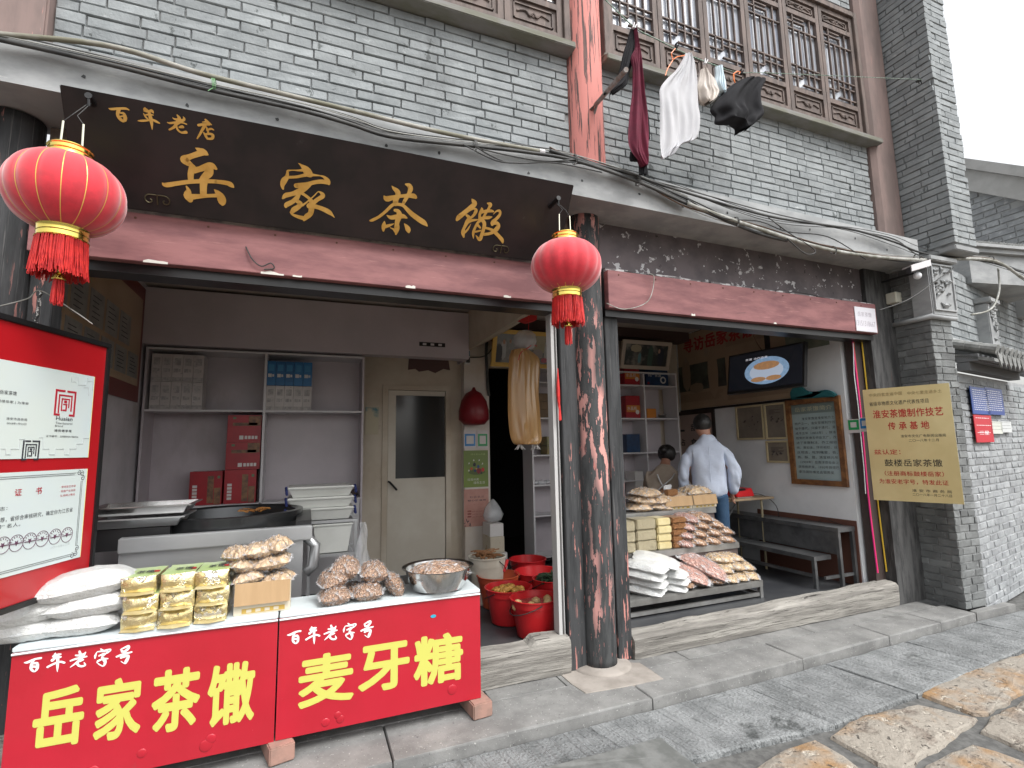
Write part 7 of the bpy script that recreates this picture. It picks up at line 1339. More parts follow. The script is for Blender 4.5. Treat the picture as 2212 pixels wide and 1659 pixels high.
m = MB(); m.tube(catmull([(sx_+.13, 4.6, tz+.03), (sx_+.26, 4.5, tz+.02), (sx_+.36, 4.40, tz-.1), (sx_+.36, 4.38, tz-.3), (sx_+.30, 4.4, tz-.34)], 5), .004, 5); obj('cord', m, rubber_m, t)
# ================================================================== STEPPED STAND WITH BAGS
sd = thing('stepped_stand', 'three step stainless stand crowded with bags and boxes, right bay', 'stand', (3.2, 4.1, FL)); SX0, SX1 = 2.42, 3.93
T = [(3.68, 3.975, .352, 3.93), (3.985, 4.24, .640, 3.985), (4.25, 4.56, .952, 3.97)]
stl = pmat('stand_steel', (.42, .42, .41), (.30, .30, .29), scale=4, rough=.38, metal=.8)
for (y0, y1, z, x1) in T:
    m = MB(); m.box((SX0, y0, z-.012), (x1, y1, z)); m.box((SX0, y0-.003, z-.055), (x1+.0, y0+.012, z-.0125)); obj('step', m, stl, sd)
for (y0, y1, z, x1) in T[1:]: m = MB(); m.box((SX0+.01, y0+.014, z-.30), (x1-.01, y0+.022, z-.014)); obj('riser', m, pmat('dark_riser', (.12, .09, .085), rough=.5, metal=.3), sd)
for x in (SX0+.02, SX1-.02):
    for (y, z) in ((3.695, .297), (4.54, .93)): m = MB(); m.box((x-.017, y-.017, FL), (x+.017, y+.017, z)); obj('leg', m, stl, sd)
m = MB(); m.box((SX0+.04, 3.685, FL+.015), (SX1-.04, 3.71, FL+.045)); m.box((SX1-.03, 3.715, FL+.016), (SX1-.01, 4.52, FL+.044)); m.box((SX1-.035, 3.715, .297), (SX1-.01, 4.52, .325)); obj('rail', m, stl, sd)
def pillow(seed, lump, mats, p=2.6, nx=20, ny=14, crinkle=.02, lf=3., flap=.16, trunc=0):
    R = random.Random(seed); vs = []; fs = []; mi = []
    for side in (1, -1):
        for j in range(ny+1):
            for i in range(nx+1):
                u, v = -1+2*i/nx, -1+2*j/ny; e = max(0, 1-abs(u/(1-flap*.55))**p)**.55*max(0, 1-abs(v)**(p+1))**.5 if abs(u) < (1-flap*.55) else 0
                z = side*e*.5 if side > 0 else side*e*.5*(.75)
                z += e*lump*noise.noise(Vector((u*lf*2.2+seed*3.1, v*lf*1.6, side*2.)))+crinkle*noise.noise(Vector((u*7+seed, v*7, side)))*(.4+e)*.8
                sag = 1-.10*noise.noise(Vector((v*2, seed, 0)))
                vs.append((u*sag*(1+.03*noise.noise(Vector((v*6, seed, 1)))), v*(1-.18*abs(u)**4)+.04*noise.noise(Vector((u*3, seed, 2))), z if e > 0 else side*.002+crinkle*1.2*noise.noise(Vector((u*3, v*4, seed)))))
    Q = (nx+1)*(ny+1)
    for s_ in (0, 1):
        for j in range(ny):
            for i in range(nx):
                a = s_*Q+j*(nx+1)+i; f = (a, a+1, a+nx+2, a+nx+1); fs.append(f if s_ == 0 else f[::-1]); uu = -1+2*(i+.5)/nx; mi.append(1 if abs(uu) > 1-flap*.62 and len(mats) > 1 else 0)
    me = bpy.data.meshes.new('bag'); me.from_pydata(vs, [], fs)
    for x in mats: me.materials.append(x)
    me.polygons.foreach_set('material_index', mi); me.shade_smooth(); me.update(); return me
def food(nm, c1, c2, sc_=26, **k):
    if nm in MATS: return MATS[nm]
    m = pmat(nm, c1, rough=.45, coat=.35, bump=-1, **{q: v for q, v in k.items() if q != 'spots'}); n, l = m.node_tree.nodes, m.node_tree.links; b = n['Principled BSDF']
    tc = n.new('ShaderNodeTexCoord'); vo = n.new('ShaderNodeTexVoronoi'); vo.inputs['Scale'].default_value = sc_; mp = n.new('ShaderNodeMapping'); mp.inputs['Scale'].default_value = (1, 1, .5)
    nz = n.new('ShaderNodeTexNoise'); nz.inputs['Scale'].default_value = sc_*.6; va = n.new('ShaderNodeVectorMath'); va.operation = 'MULTIPLY_ADD'; va.inputs[1].default_value = (.12, .12, .12)
    l.new(tc.outputs['Object'], mp.inputs[0]); l.new(mp.outputs[0], nz.inputs['Vector']); l.new(nz.outputs['Color'], va.inputs[0]); l.new(mp.outputs[0], va.inputs[2]); l.new(va.outputs[0], vo.inputs['Vector'])
    r = n.new('ShaderNodeMapRange'); r.inputs[1].default_value = .05; r.inputs[2].default_value = .62; l.new(vo.outputs['Distance'], r.inputs[0])
    x = n.new('ShaderNodeMix'); x.data_type = 'RGBA'; x.inputs[6].default_value = (*c1, 1); x.inputs[7].default_value = (*[q*(.95 if sc_ > 50 else .64) for q in c2], 1); l.new(r.outputs[0], x.inputs[0])
    sp = n.new('ShaderNodeSeparateColor'); l.new(vo.outputs['Color'], sp.inputs[0]); y = n.new('ShaderNodeMix'); y.data_type = 'RGBA'; y.inputs[7].default_value = (*c2, 1)
    r2 = n.new('ShaderNodeMapRange'); r2.inputs[1].default_value = .45; r2.inputs[2].default_value = .9; r2.inputs[4].default_value = .8; l.new(sp.outputs[0], r2.inputs[0]); l.new(r2.outputs[0], y.inputs[0]); l.new(x.outputs[2], y.inputs[6]); l.new(y.outputs[2], b.inputs['Base Color'])
    bp = n.new('ShaderNodeBump'); bp.inputs['Strength'].default_value = 1; bp.inputs['Distance'].default_value = .02; bp.invert = True; l.new(vo.outputs['Distance'], bp.inputs['Height']); l.new(bp.outputs[0], b.inputs['Normal']); return m
def creased_film(nm, sc_, lo, hi, amax, amin):
    m = pmat(nm, (.86, .86, .88), rough=.18, spec=.9, bump=-1); n, l = m.node_tree.nodes, m.node_tree.links; b = n['Principled BSDF']; tc = n.new('ShaderNodeTexCoord'); nz = n.new('ShaderNodeTexNoise'); nz.inputs['Scale'].default_value = sc_; nz.inputs['Detail'].default_value = 5; nz.inputs['Distortion'].default_value = 1.2
    l.new(tc.outputs['Object'], nz.inputs['Vector']); r = n.new('ShaderNodeMapRange'); r.inputs[1].default_value = lo; r.inputs[2].default_value = hi; r.inputs[3].default_value = amin; r.inputs[4].default_value = amax; l.new(nz.outputs[0], r.inputs[0]); l.new(r.outputs[0], b.inputs['Alpha'])  # whitish crease highlights painted in through the film opacity
    bp = n.new('ShaderNodeBump'); bp.inputs['Strength'].default_value = 1; bp.inputs['Distance'].default_value = .08; l.new(nz.outputs[0], bp.inputs['Height']); l.new(bp.outputs[0], b.inputs['Normal']); return m
filmw = pmat('whitish_film', (.72, .72, .73), (.60, .60, .62), scale=10, rough=.15, bump=.5, bscale=20, alpha=.75, spec=.8)
rice_m = pmat('white_sugar_bag', (.68, .69, .68), (.62, .63, .62), scale=3, rough=.30, coat=.4, bump=.5, bscale=9, bdist=.06, spots=(((.70, .72, .73), 3.5, .58, (1, 1, 1), .04),)); walnut_m = food('walnut_pieces', (.74, .52, .37), (.50, .29, .18), 9, spots=(((.62, .48, .42), 9, .60, (1, 1, 1), .06),))
pink_m = food('pink_peanuts', (.72, .46, .38), (.58, .30, .24), 8, spots=(((.68, .55, .52), 11, .60, (1, 1, 1), .05),)); chip_m = food('pale_chips', (.70, .56, .38), (.62, .42, .22), 4, spots=(((.76, .72, .66), 9, .55, (1, 1, 1), .06),)); snack_m = food('brown_snacks', (.70, .46, .27), (.48, .25, .12), 7, spots=(((.70, .66, .62), 11, .60, (1, 1, 1), .04),))
tan_bag = food('tan_paper_pieces', (.74, .56, .37), (.66, .46, .28), 2.6, spots=(((.74, .66, .56), 8, .60, (1, 1, 1), .05),))
PB = {}; PARM = dict(walnut=(.16, .05, 3.5, .22), pink=(.10, .035, 3.5, .22), chip=(.14, .05, 3.5, .22), snack=(.15, .05, 3.5, .22), tan=(.22, .06, 3.5, .22))
shell_m = creased_film('crumpled_clear_film', 3.2, .50, .68, .62, .05)
def bag(kind, loc, size, rot, label, grp=None, seed=0, name=None):
    mt = dict(rice=([rice_m, rice_m], .03, .03), walnut=([walnut_m, filmw], .16, .05), pink=([pink_m, filmw], .10, .035), chip=([chip_m, filmw], .14, .05), snack=([snack_m, filmw], .15, .05), tan=([tan_bag, filmw], .22, .06))[kind]
    k = (kind, seed % 4)
    if k not in PB: PB[k] = pillow(seed % 4+len(kind)*7, mt[1], mt[0], crinkle=mt[2], lf={'rice': 1.5}.get(kind, 3.5), flap=.10 if kind == 'rice' else .22)
    nm = name or {'rice': 'sugar_bag', 'walnut': 'walnut_bag', 'pink': 'peanut_bag', 'chip': 'chip_bag', 'snack': 'snack_bag', 'tan': 'cracker_bag'}[kind]
    o = bpy.data.objects.new(nm, PB[k]); col.objects.link(o); o.location = loc; o.scale = (size[0]/2, size[1]/2, size[2]); o.rotation_euler = rot; tagp(o, label, 'bag', grp or 'bags of food on the stands')
    if kind != 'rice':      # loose crumpled film round the contents
        kk = ('film', kind, seed % 4)
        if kk not in PB:
            a_, b_, f_, l_ = PARM[kind]; fm = pillow(seed % 4+len(kind)*7, a_, [shell_m], crinkle=b_, lf=f_, flap=l_, nx=26, ny=18); R = random.Random(seed)
            for v in fm.vertices:
                n = noise.noise(Vector((v.co.x*4.5+seed, v.co.y*4, v.co.z*2))); q = noise.noise(Vector((v.co.x*11, v.co.y*10+seed, 0))); v.co.z = v.co.z*1.07+(.09*abs(n)+.05*q)*(1 if v.co.z >= 0 else -1); v.co.x *= 1.08; v.co.y *= 1.07
            PB[kk] = fm
        f = bpy.data.objects.new('film', PB[kk]); col.objects.link(f); f.parent = o
    return o
z1, z2, z3 = T[0][2], T[1][2], T[2][2]
lay = ('bottom', 'second', 'third', 'top')
for k in range(4): bag('rice', (2.72+.02*(k % 2), 3.82-.01*k, z1+.035+k*.062), (.36, .25, .105), (.06, .12, math.radians(-52)), f"white sugar bag, {lay[k]} layer of the left pile behind the peeling column", seed=k)
for k in range(3): bag('rice', (2.98+.02*(k % 2), 3.82, z1+.03+k*.055), (.34, .24, .09), (.05, .10, math.radians(-50)), f"white sugar bag, {('bottom', 'middle', 'top')[k]} layer of the pile next to the pink peanuts", seed=k+1)
bag('rice', (2.88, 3.84, z1+.25), (.40, .26, .08), (.1, .22, math.radians(-40)), 'white sugar bag lying slanted across both white piles', seed=2)
for k, (x, dz) in enumerate(((3.14, 0), (3.30, 0), (3.46, 0))): bag('snack', (x, 3.78, z1+.03), (.17, .20, .06), (0, .05, -.9+.1*k), f"small brown nut bag, {('left', 'middle', 'right')[k]} one under the pink peanut bags", seed=k)
bag('pink', (3.20, 3.85, z1+.11), (.44, .26, .10), (.12, .32, -.75), 'large pink peanut bag, left of the two, on the lowest step', seed=0); bag('pink', (3.42, 3.86, z1+.14), (.46, .25, .11), (.1, .42, -.85), 'large pink peanut bag standing steeper, right of the two', seed=1)
for k, (x, z, y) in enumerate(((3.60, .04, 3.78), (3.74, .035, 3.80), (3.87, .03, 3.80), (3.60, .11, 3.84), (3.75, .12, 3.84), (3.88, .10, 3.86), (3.66, .18, 3.90), (3.80, .175, 3.91))):
    bag('chip', (x-.02, y, z1+z), (.24, .19, .075), (.1, .1, -.8+.07*k), f"pale chip bag, {('first', 'second', 'third')[k % 3]} from the left in the {('bottom', 'middle', 'top')[k//3]} row, low step", seed=k)
# blocks in cling film on the middle step
def blockstack(px0, px1, n, ztop, mat, lb, sd_):
    y = 4.0; x0, x1 = FY(px0, 1150, y).x, FY(px1, 1150, y).x; h = (ztop-z2)/n
    for k in range(n):
        m = MB(); R = random.Random(sd_*10+k); a, b, c_, d_ = x0+R.uniform(0, .006), x1-R.uniform(.002, .008), z2+.001+k*h, z2+(k+1)*h-.002
        bm_n = 6; m.box((a, y+R.uniform(0, .008), c_), (b, y+.20, d_)); single('candy_block', m, mat, f"{lb}, {('lowest', 'second from below', 'third from below', 'fourth from below', 'topmost')[k] if k < n-1 else 'topmost'} of its stack", 'candy block', 'wrapped blocks on the middle step', bevel=.010)
zt_ = FY(1400, 1121, 4.0).z; puff = food('puffed_rice', (.86, .78, .58), (.80, .70, .46), 95); yelb = pmat('pale_yellow_block', (.62, .54, .30), (.56, .47, .24), scale=9, rough=.35, coat=.6); brb = food('peanut_brittle', (.62, .36, .15), (.40, .17, .06), 80)
blockstack(1376, 1420, 3, zt_, puff, 'cream puffed rice block', 1); blockstack(1421, 1453, 4, zt_-.005, yelb, 'pale yellow sweet block', 2); blockstack(1454, 1487, 5, zt_-.01, brb, 'brown peanut brittle block', 3)
x_ = FY(1350, 1150, 4.0).x; blockstack(1340, 1374, 3, zt_-.01, puff, 'cream block half hidden by the column', 4)
i = 0
for r_, (zz, xs) in enumerate(((.04, (3.34, 3.50, 3.66, 3.84)), (.115, (3.36, 3.52, 3.69, 3.84)), (.185, (3.40, 3.57, 3.74)), (.25, (3.46, 3.63)))):
    for c_, x in enumerate(xs):
        bag('pink' if (c_ == 0 or (r_ == 3 and c_ == 0)) else 'snack', (x, 4.07+.015*r_, z2+zz), (.26, .20, .085), (.08, .16, -.7+.1*c_), f"nut bag, {('first', 'second', 'third', 'fourth')[c_]} from the left in the {('bottom', 'second', 'third', 'top')[r_]} row on the middle step", seed=i); i += 1
# top step: bags and cartons
cardb = pmat('corrugated_cardboard', (.42, .28, .15), (.38, .25, .13), scale=3, rough=.75, bump=.2, bscale=90, stretch=(6, 1, 1)); cwhite = pmat('carton_cream_face', (.60, .54, .42), rough=.6); yprint = pmat('ochre_print', (.50, .33, .07), rough=.6)
def openbox(name, x0, x1, y0, y1, z0, zh, label, flap=.75, icons=False):
    t = thing(name, label, 'box', ((x0+x1)/2, (y0+y1)/2, z0), 'open cardboard boxes'); w = .005; m = MB()
    m.box((x0, y0, z0), (x1, y0+w, zh)); m.box((x0, y1-w, z0), (x1, y1, zh)); m.box((x0, y0+w, z0), (x0+w, y1-w, zh)); m.box((x1-w, y0+w, z0), (x1, y1-w, zh)); m.box((x0+w, y0+w, z0), (x1-w, y1-w, z0+w)); obj('carton', m, cwhite, t)
    m = MB(); h = zh-z0; m.obox((x0+.003, y0-.004, zh+.002), (x1-x0-.006, 0, 0), (0, -.018, -h*flap), (0, -.004, 0)); obj('flap', m, cardb, t)
    m = MB(); m.box((x0+(x1-x0)*.14, y0-.0012, z0+h*.04), (x1-(x1-x0)*.10, y0-.0002, z0+h*.19)); obj('ochre_panel', m, yprint, t)
    for k in range(4): m = MB(); a = x0+(x1-x0)*(.22+.16*k); m.box((a, y0-.0022, z0+h*.065), (a+(x1-x0)*.09, y0-.0013, z0+h*.165)); obj('icon', m, cwhite, t)
    return t
xa, xb, xc = FY(1436, 1090, 4.27).x, FY(1497, 1090, 4.27).x, FY(1549, 1090, 4.27).x; zh = FY(1490, 1071, 4.27).z
openbox('cardboard_box', xa, xb-.004, 4.28, 4.52, z3+.001, zh, 'left open cardboard box on the top step'); openbox('cardboard_box', xb+.004, xc, 4.28, 4.52, z3+.001, zh, 'right open cardboard box on the top step before the standing person')
bag('chip', ((xb+xc)/2-.02, 4.40, zh+.02), (.36, .24, .13), (.05, .0, .1), 'cream paper wrapped bag heaped on the right top step box', seed=1); bag('tan', ((xa+xb)/2+.07, 4.40, zh-.005), (.26, .2, .06), (0, 0, .2), 'flat tan bag inside the left top step box', seed=3)
m = MB(); a = FY(1442, 1075, 4.3).x; m.box((a, 4.30, zh+.002), (a+.14, 4.42, zh+.072)); single('nut_pack', m, brb, 'small gold and white nut pack on the left top step box', 'pack', bevel=.01)
for k, (px, dz, s_, ti) in enumerate(((1378, .04, .26, 0), (1420, .035, .26, .1), (1385, .105, .28, .1), (1425, .10, .26, -.1), (1395, .17, .34, 0))): bag('tan', (FY(px, 1090, 4.38).x, 4.38, z3+dz), (s_, .24, .10), (.1, ti, -.4+.2*k), f"tan cracker bag, {('bottom left', 'bottom right', 'middle left', 'middle right', 'topmost')[k]} of the heap on the top step", seed=k)
m = MB(); c_ = FY(1438, 1062, 4.34); m.prism([c_+Vector((-.12, 0, -.06)), c_+Vector((-.02, .0, -.02)), c_+Vector((.0, .01, .06)), c_+Vector((.09, 0, .07)), c_+Vector((.07, 0, .0)), c_+Vector((.0, 0, -.08))], (0, .02, 0)); single('plastic_bag', m, film_m, 'clear bag neck sticking up beside the cracker heap', 'plastic bag', bevel=.008)
# ================================================================== GOODS ON THE RED COUNTERS
ZC = CT+.001
for k, (pc, dz, sz, rot, lb) in enumerate((((62, 1364), .04, (.36, .20, .085), (0, .02, .15), 'white sugar bag, bottom left on the left counter'), ((178, 1358), .04, (.33, .20, .085), (0, 0, -.05), 'white sugar bag, bottom right beside the gold packets'), ((75, 1318), .125, (.40, .21, .11), (0, -.20, .1), 'white sugar bag, middle left, its corner hanging over the counter end'), ((200, 1318), .125, (.36, .20, .095), (0, -.03, .1), 'white sugar bag, middle right under the topmost bag'), ((185, 1288), .215, (.40, .22, .11), (.05, -.10, .2), 'white sugar bag lying on top of the counter pile'))):
    x = FY(*pc, 3.17).x; bag('rice', (x, 3.17, ZC+dz), (sz[0], sz[1], sz[2]*1.35), rot, lb, 'white sugar bags on the left counter', seed=k)
foil_m = pmat('gold_foil', (.80, .70, .42), (.66, .54, .26), scale=5, rough=.22, metal=.85, bump=.9, bscale=16, bdist=.012, spots=(((.86, .85, .76), 9, .55, (1, 1, 1), .03),)); lime_m = pmat('pale_green_wrap', (.42, .56, .22), (.48, .60, .28), scale=6, rough=.3, coat=.5, bump=.2, bscale=14)
def packet(x0, x1, z0, h, label, rs):
    R = random.Random(rs); N, K, D = 10, 5, .235; y0 = 3.075+R.uniform(-.006, .01); m = MB(); t = thing('gold_packet', label, 'packet', ((x0+x1)/2, y0+.1, z0), 'gold foil packets stacked on the left counter')
    def P_(a, b, c_): v = Vector((x0+(x1-x0)*a, y0+D*b, z0+h*c_)); n = noise.noise_vector(Vector((a*5+rs, b*5, c_*4+rs)))*.006; n.z *= .4; return v+n
    def grid(f, na, nb): 
        k0 = len(m.v); vs = [f(i/na, j/nb) for j in range(nb+1) for i in range(na+1)]; m.add(vs, [(j*(na+1)+i, j*(na+1)+i+1, (j+1)*(na+1)+i+1, (j+1)*(na+1)+i) for j in range(nb) for i in range(na)])
    bul = lambda a, c_: .10*math.sin(math.pi*a)**.5*math.sin(math.pi*c_)**.5
    grid(lambda a, c_: P_(a, -bul(a, c_), c_), N, K); grid(lambda b, c_: P_(1, b, c_), 6, K); grid(lambda b, c_: P_(0, 1-b, c_), 6, K); grid(lambda a, c_: P_(1-a, 1, c_), N, K)
    obj('foil', m, foil_m, t, smooth=True); m = MB(); grid(lambda a, b: P_(a, b, 1)+Vector((0, 0, .003*math.sin(3.14*a)*math.sin(3.14*b))), N, 6); obj('green_top', m, lime_m, t, smooth=True)
    m = MB(); zf_ = z0+h*.2  # crimped film ears at the front
    m.prism([P_(.05, -.03, .10), P_(.95, -.03, .12), P_(.99, -.16, .03), P_(.5, -.20, -.0), P_(.02, -.15, .04)], (0, 0, .002)); obj('film_ear', m, pmat('pale_gold_film', (.72, .66, .42), (.62, .52, .26), scale=9, rough=.15, metal=.5, bump=.6, bscale=20), t)
    return t, P_
gx0, gx1 = FY(262, 1330, 3.09).x, FY(492, 1330, 3.09).x; gw = (gx1-gx0)/3
for c_ in range(3):
    for r_ in range(3):
        dx = (.006 if r_ == 1 else 0)-(.012*(r_ == 2 and c_ == 0)); t, P_ = packet(gx0+c_*gw+.002+dx, gx0+(c_+1)*gw-.003+dx, ZC+r_*.083, .080, f"gold foil packet with green top, {('left', 'middle', 'right')[c_]} column, {('bottom', 'middle', 'top')[r_]} row", c_*3+r_)
        if r_ == 2:
            pt_ = Plane(P_(0, 0, 1)+Vector((0, 0, .006)), (1, 0, 0), (0, 1, .0)); letter(pt_, '茶馓', (.045, .055), (.125, .115), ink_m, t, px=False, lift=.001, bold=.02); m = MB(); m.box(tuple(P_(.80, .30, 1)+Vector((0, 0, .004))), tuple(P_(.80, .30, 1)+Vector((.022, .022, .0085)))); obj('red_seal', m, redl, t)
bx0_, bx1_ = FY(505, 1300, 3.10).x, FY(627, 1300, 3.10).x; zt_ = FY(560, 1258, 3.10).z
openbox('cardboard_box', bx0_, bx1_, 3.105, 3.27, ZC, zt_, 'open cardboard box of wrapped crackers at the joint of the counters', flap=.68)
for k, (px, py, s_, r3, lb) in enumerate(((535, 1248, .17, .2, 'bottom left'), (600, 1250, .17, -.3, 'bottom right'), (528, 1222, .17, .5, 'middle left'), (590, 1212, .19, -.1, 'middle right'), (560, 1190, .18, .3, 'upper middle'), (598, 1178, .14, -.5, 'topmost'), (512, 1198, .11, .9, 'upper left'))):
    p = FY(px, py, 3.19); bag('tan', p, (s_, .14, .085), (.15*(k % 2), .12*(k % 3-1), r3), f"clear bag of tan crackers, {lb} of the heap in the counter box", 'cracker bags heaped in the counter box', seed=k)
cN = lambda x, y: (675+.1709*x, 1177.3+.1709*y)
for k, (x, y, w, h, r2, r3, lb, yy) in enumerate(((280, 650, .175, .09, 0, .1, 'bottom left, front row', 3.12), (540, 560, .12, .06, .0, .4, 'small one behind the bottom row', 3.20), (700, 610, .175, .085, 0, -.1, 'bottom middle, front row', 3.13), (255, 440, .155, .095, -.25, .3, 'middle left', 3.16), (420, 300, .165, .11, .15, -.2, 'top left', 3.18), (770, 350, .165, .105, .1, .1, 'top middle', 3.18), (1020, 500, .155, .085, 1.0, .2, 'leaning upright at the right end', 3.16))):
    p = FY(*cN(x, y), yy); p.z = max(p.z, ZC+h*.45); bag('walnut', p, (w, .15, h*1.15), (.1, r2, r3), f"bag of walnut pieces on the right counter, {lb}", 'walnut bags on the right counter', seed=k)
bc = FY(946, 1281, 3.165); dep = (bc-CAM).dot(fwd); Rb = 161/2/FPX*dep/1.04; hb_ = FY(946, 1222, 3.165).z-ZC
t = thing('steel_bowl', 'large shiny steel bowl holding a bag of walnuts on the right counter', 'bowl', (bc.x, 3.165, ZC)); m = MB()
prof = [(.001, .004), (Rb*.60, .002), (Rb*.72, .012), (Rb*.83, hb_*.45), (Rb*.90, hb_*.93), (Rb*.985, hb_*.985), (Rb*1.0, hb_), (Rb*.985, hb_*1.01), (Rb*.88, hb_*.96), (Rb*.81, hb_*.45), (Rb*.70, .02), (.001, .012)]
m.lathe(prof, (bc.x, 3.165, ZC), 48, cap=False); obj('bowl', m, pmat('polished_bowl', (.62, .62, .61), rough=.17, metal=1), t, smooth='auto')
bag('walnut', (bc.x+.01, 3.165, ZC+hb_*.72), (.34, .26, .10), (.05, 0, .1), 'bag of walnut pieces lying in the steel bowl', 'walnut bags on the right counter', seed=2)
# ================================================================== PEOPLE
def skin(name, V, E_, mat, parent, subd=2, M=None, smooth_it=0, crease=0., cs=40):
    me = bpy.data.meshes.new(name); me.from_pydata([v[:3] for v in V], E_, []); o = bpy.data.objects.new(name, me); col.objects.link(o)
    o.modifiers.new('skin', 'SKIN').use_smooth_shade = True
    for i, v in enumerate(V): r = v[3] if isinstance(v[3], tuple) else (v[3], v[3]); me.skin_vertices[0].data[i].radius = r; me.skin_vertices[0].data[i].use_root = (i == 0)
    s = o.modifiers.new('sub', 'SUBSURF'); s.levels = subd; s.render_levels = subd
    bpy.context.view_layer.update(); dg = bpy.context.evaluated_depsgraph_get(); nm = bpy.data.meshes.new_from_object(o.evaluated_get(dg)); bpy.data.objects.remove(o)
    if M is not None: nm.transform(M)
    if crease:
        nm.calc_normals_split if False else None; ns = [v.normal.copy() for v in nm.vertices]
        for v, n in zip(nm.vertices, ns): v.co += n*crease*(abs(noise.noise(Vector((v.co.x*9+cs, v.co.y*9, v.co.z*5+v.co.x*6))))*2-.5+.5*noise.noise(Vector((v.co.x*22, v.co.y*22, v.co.z*11+cs))))
    nm.materials.clear(); nm.materials.append(mat); nm.shade_smooth(); off = WP[parent.name]; nm.transform(Matrix.Translation(-off)); ob = bpy.data.objects.new(name, nm); col.objects.link(ob); ob.parent = parent; WP[ob.name] = off; return ob
skinm = pmat('skin', (.42, .22, .15), (.38, .19, .13), scale=9, rough=.5); hairm = pmat('black_hair', (.008, .007, .007), (.02, .018, .017), scale=60, rough=.45, bump=.6, bscale=120)
shirtm = pmat('pale_blue_shirt', (.52, .58, .70), (.48, .54, .66), scale=4, rough=.8, sheen=.2, bump=.25, bscale=16, bdist=.02); jeans = pmat('blue_jeans', (.025, .065, .13), (.035, .08, .15), scale=30, rough=.85); shoe = pmat('dark_shoes', (.02, .02, .02), rough=.5)
def hand(V, E_, wi, wp, d, side):
    """palm and five unequal bent fingers rooted at the wrist; d = finger direction, side = across the palm"""
    d = Vector(d).normalized(); s = Vector(side).normalized(); n = d.cross(s); w = Vector(wp); pi = len(V); V.append((*(w+d*.05), (.036, .016))); E_.append((wi, pi))
    for k, (off, L) in enumerate(((-.030, .068), (-.010, .078), (.010, .074), (.029, .058))):
        a = w+d*.085+s*off; b = a+d*L*.5+n*.012; c = b+d*L*.4+n*.024; i = len(V); V += [(*a, .010), (*b, .009), (*c, .0075)]; E_ += [(pi, i), (i, i+1), (i+1, i+2)]
    a = w+d*.03-s*.035; b = a+d*.03-s*.018+n*.01; c = b+d*.028+n*.01; i = len(V); V += [(*a, .012), (*b, .011), (*c, .009)]; E_ += [(pi, i), (i, i+1), (i+1, i+2)]
# standing person, seen from behind
yaw = math.radians(-36); mc = FY(1524, 1040, 4.42); M1 = Matrix.Translation((mc.x+.09, 4.46, FL)) @ Matrix.Rotation(yaw, 4, 'Z')
man = thing('person', 'person with short black hair standing in a pale blue jacket and jeans, back turned', 'person', (mc.x, 4.46, FL))
V = [(0, 0, .93, (.13, .10)), (0, .005, 1.10, (.13, .10)), (0, .01, 1.26, (.14, .10)), (0, 0, 1.42, (.085, .075)), (-.005, .012, 1.48, (.062, .064)), (-.02, .035, 1.535, (.07, .08)), (-.03, .05, 1.61, (.080, .095)), (-.032, .05, 1.68, (.06, .07)),
     (-.10, 0, .87, .085), (-.11, .01, .50, .06), (-.11, -.01, .10, .042), (-.12, .13, .045, .038), (.10, 0, .87, .085), (.11, .01, .50, .06), (.11, -.01, .10, .042), (.12, .13, .045, .038),
     (-.15, 0, 1.33, .05), (-.25, -.02, 1.10, .043), (-.23, .10, .90, .028), (.15, 0, 1.33, .05), (.24, -.03, 1.10, .043), (.235, .08, .90, .028), (-.03, .15, 1.58, .018), (-.118, .045, 1.595, .02), (.058, .045, 1.595, .02)]
E_ = [(0, 1), (1, 2), (2, 3), (3, 4), (4, 5), (5, 6), (6, 7), (0, 8), (8, 9), (9, 10), (10, 11), (0, 12), (12, 13), (13, 14), (14, 15), (2, 16), (16, 17), (17, 18), (2, 19), (19, 20), (20, 21), (6, 22), (6, 23), (6, 24)]
hand(V, E_, 18, (-.23, .10, .90), (.05, .25, -1), (0, 1, .2)); hand(V, E_, 21, (.235, .08, .90), (-.05, .25, -1), (0, 1, .2))
skin('body', V, E_, skinm, man, 2, M1)
V = [(0, 0, .80, (.205, .15)), (0, .0, .95, (.20, .145)), (0, 0, 1.12, (.195, .135)), (0, 0, 1.26, (.19, .13)), (0, -.005, 1.385, (.15, .105)), (0, .0, 1.455, (.092, .080)), (-.004, .008, 1.515, (.074, .074)),
     (-.165, 0, 1.345, .080), (-.245, -.02, 1.19, .072), (-.270, -.025, 1.08, .068), (-.265, .04, .95, .062), (-.245, .09, .885, .054), (.165, 0, 1.345, .080), (.235, -.03, 1.19, .070), (.262, -.04, 1.08, .066), (.256, .02, .94, .060), (.24, .075, .865, .052)]
skin('jacket', V, [(0, 1), (1, 2), (2, 3), (3, 4), (4, 5), (5, 6), (3, 7), (7, 8), (8, 9), (9, 10), (10, 11), (3, 12), (12, 13), (13, 14), (14, 15), (15, 16)], shirtm, man, 3, M1, crease=.016)
m = MB(); m.tube([M1 @ Vector((0, -.133-.006*math.sin(z*6), .93+z)) for z in [i*.05 for i in range(10)]], .003, 4); obj('back_seam', m, shirtm, man)
skin('jeans', [(0, 0, .93, (.15, .115)), (-.10, 0, .82, .10), (-.11, .01, .50, .075), (-.11, -.01, .12, .065), (.10, 0, .82, .10), (.11, .01, .50, .075), (.11, -.01, .12, .065)], [(0, 1), (1, 2), (2, 3), (0, 4), (4, 5), (5, 6)], jeans, man, 2, M1, crease=.006)
for s_ in (-1, 1): skin('shoe', [(s_*.11, -.05, .05, .045), (s_*.112, .03, .05, .05), (s_*.12, .15, .04, .042)], [(0, 1), (1, 2)], shoe, man, 2, M1)
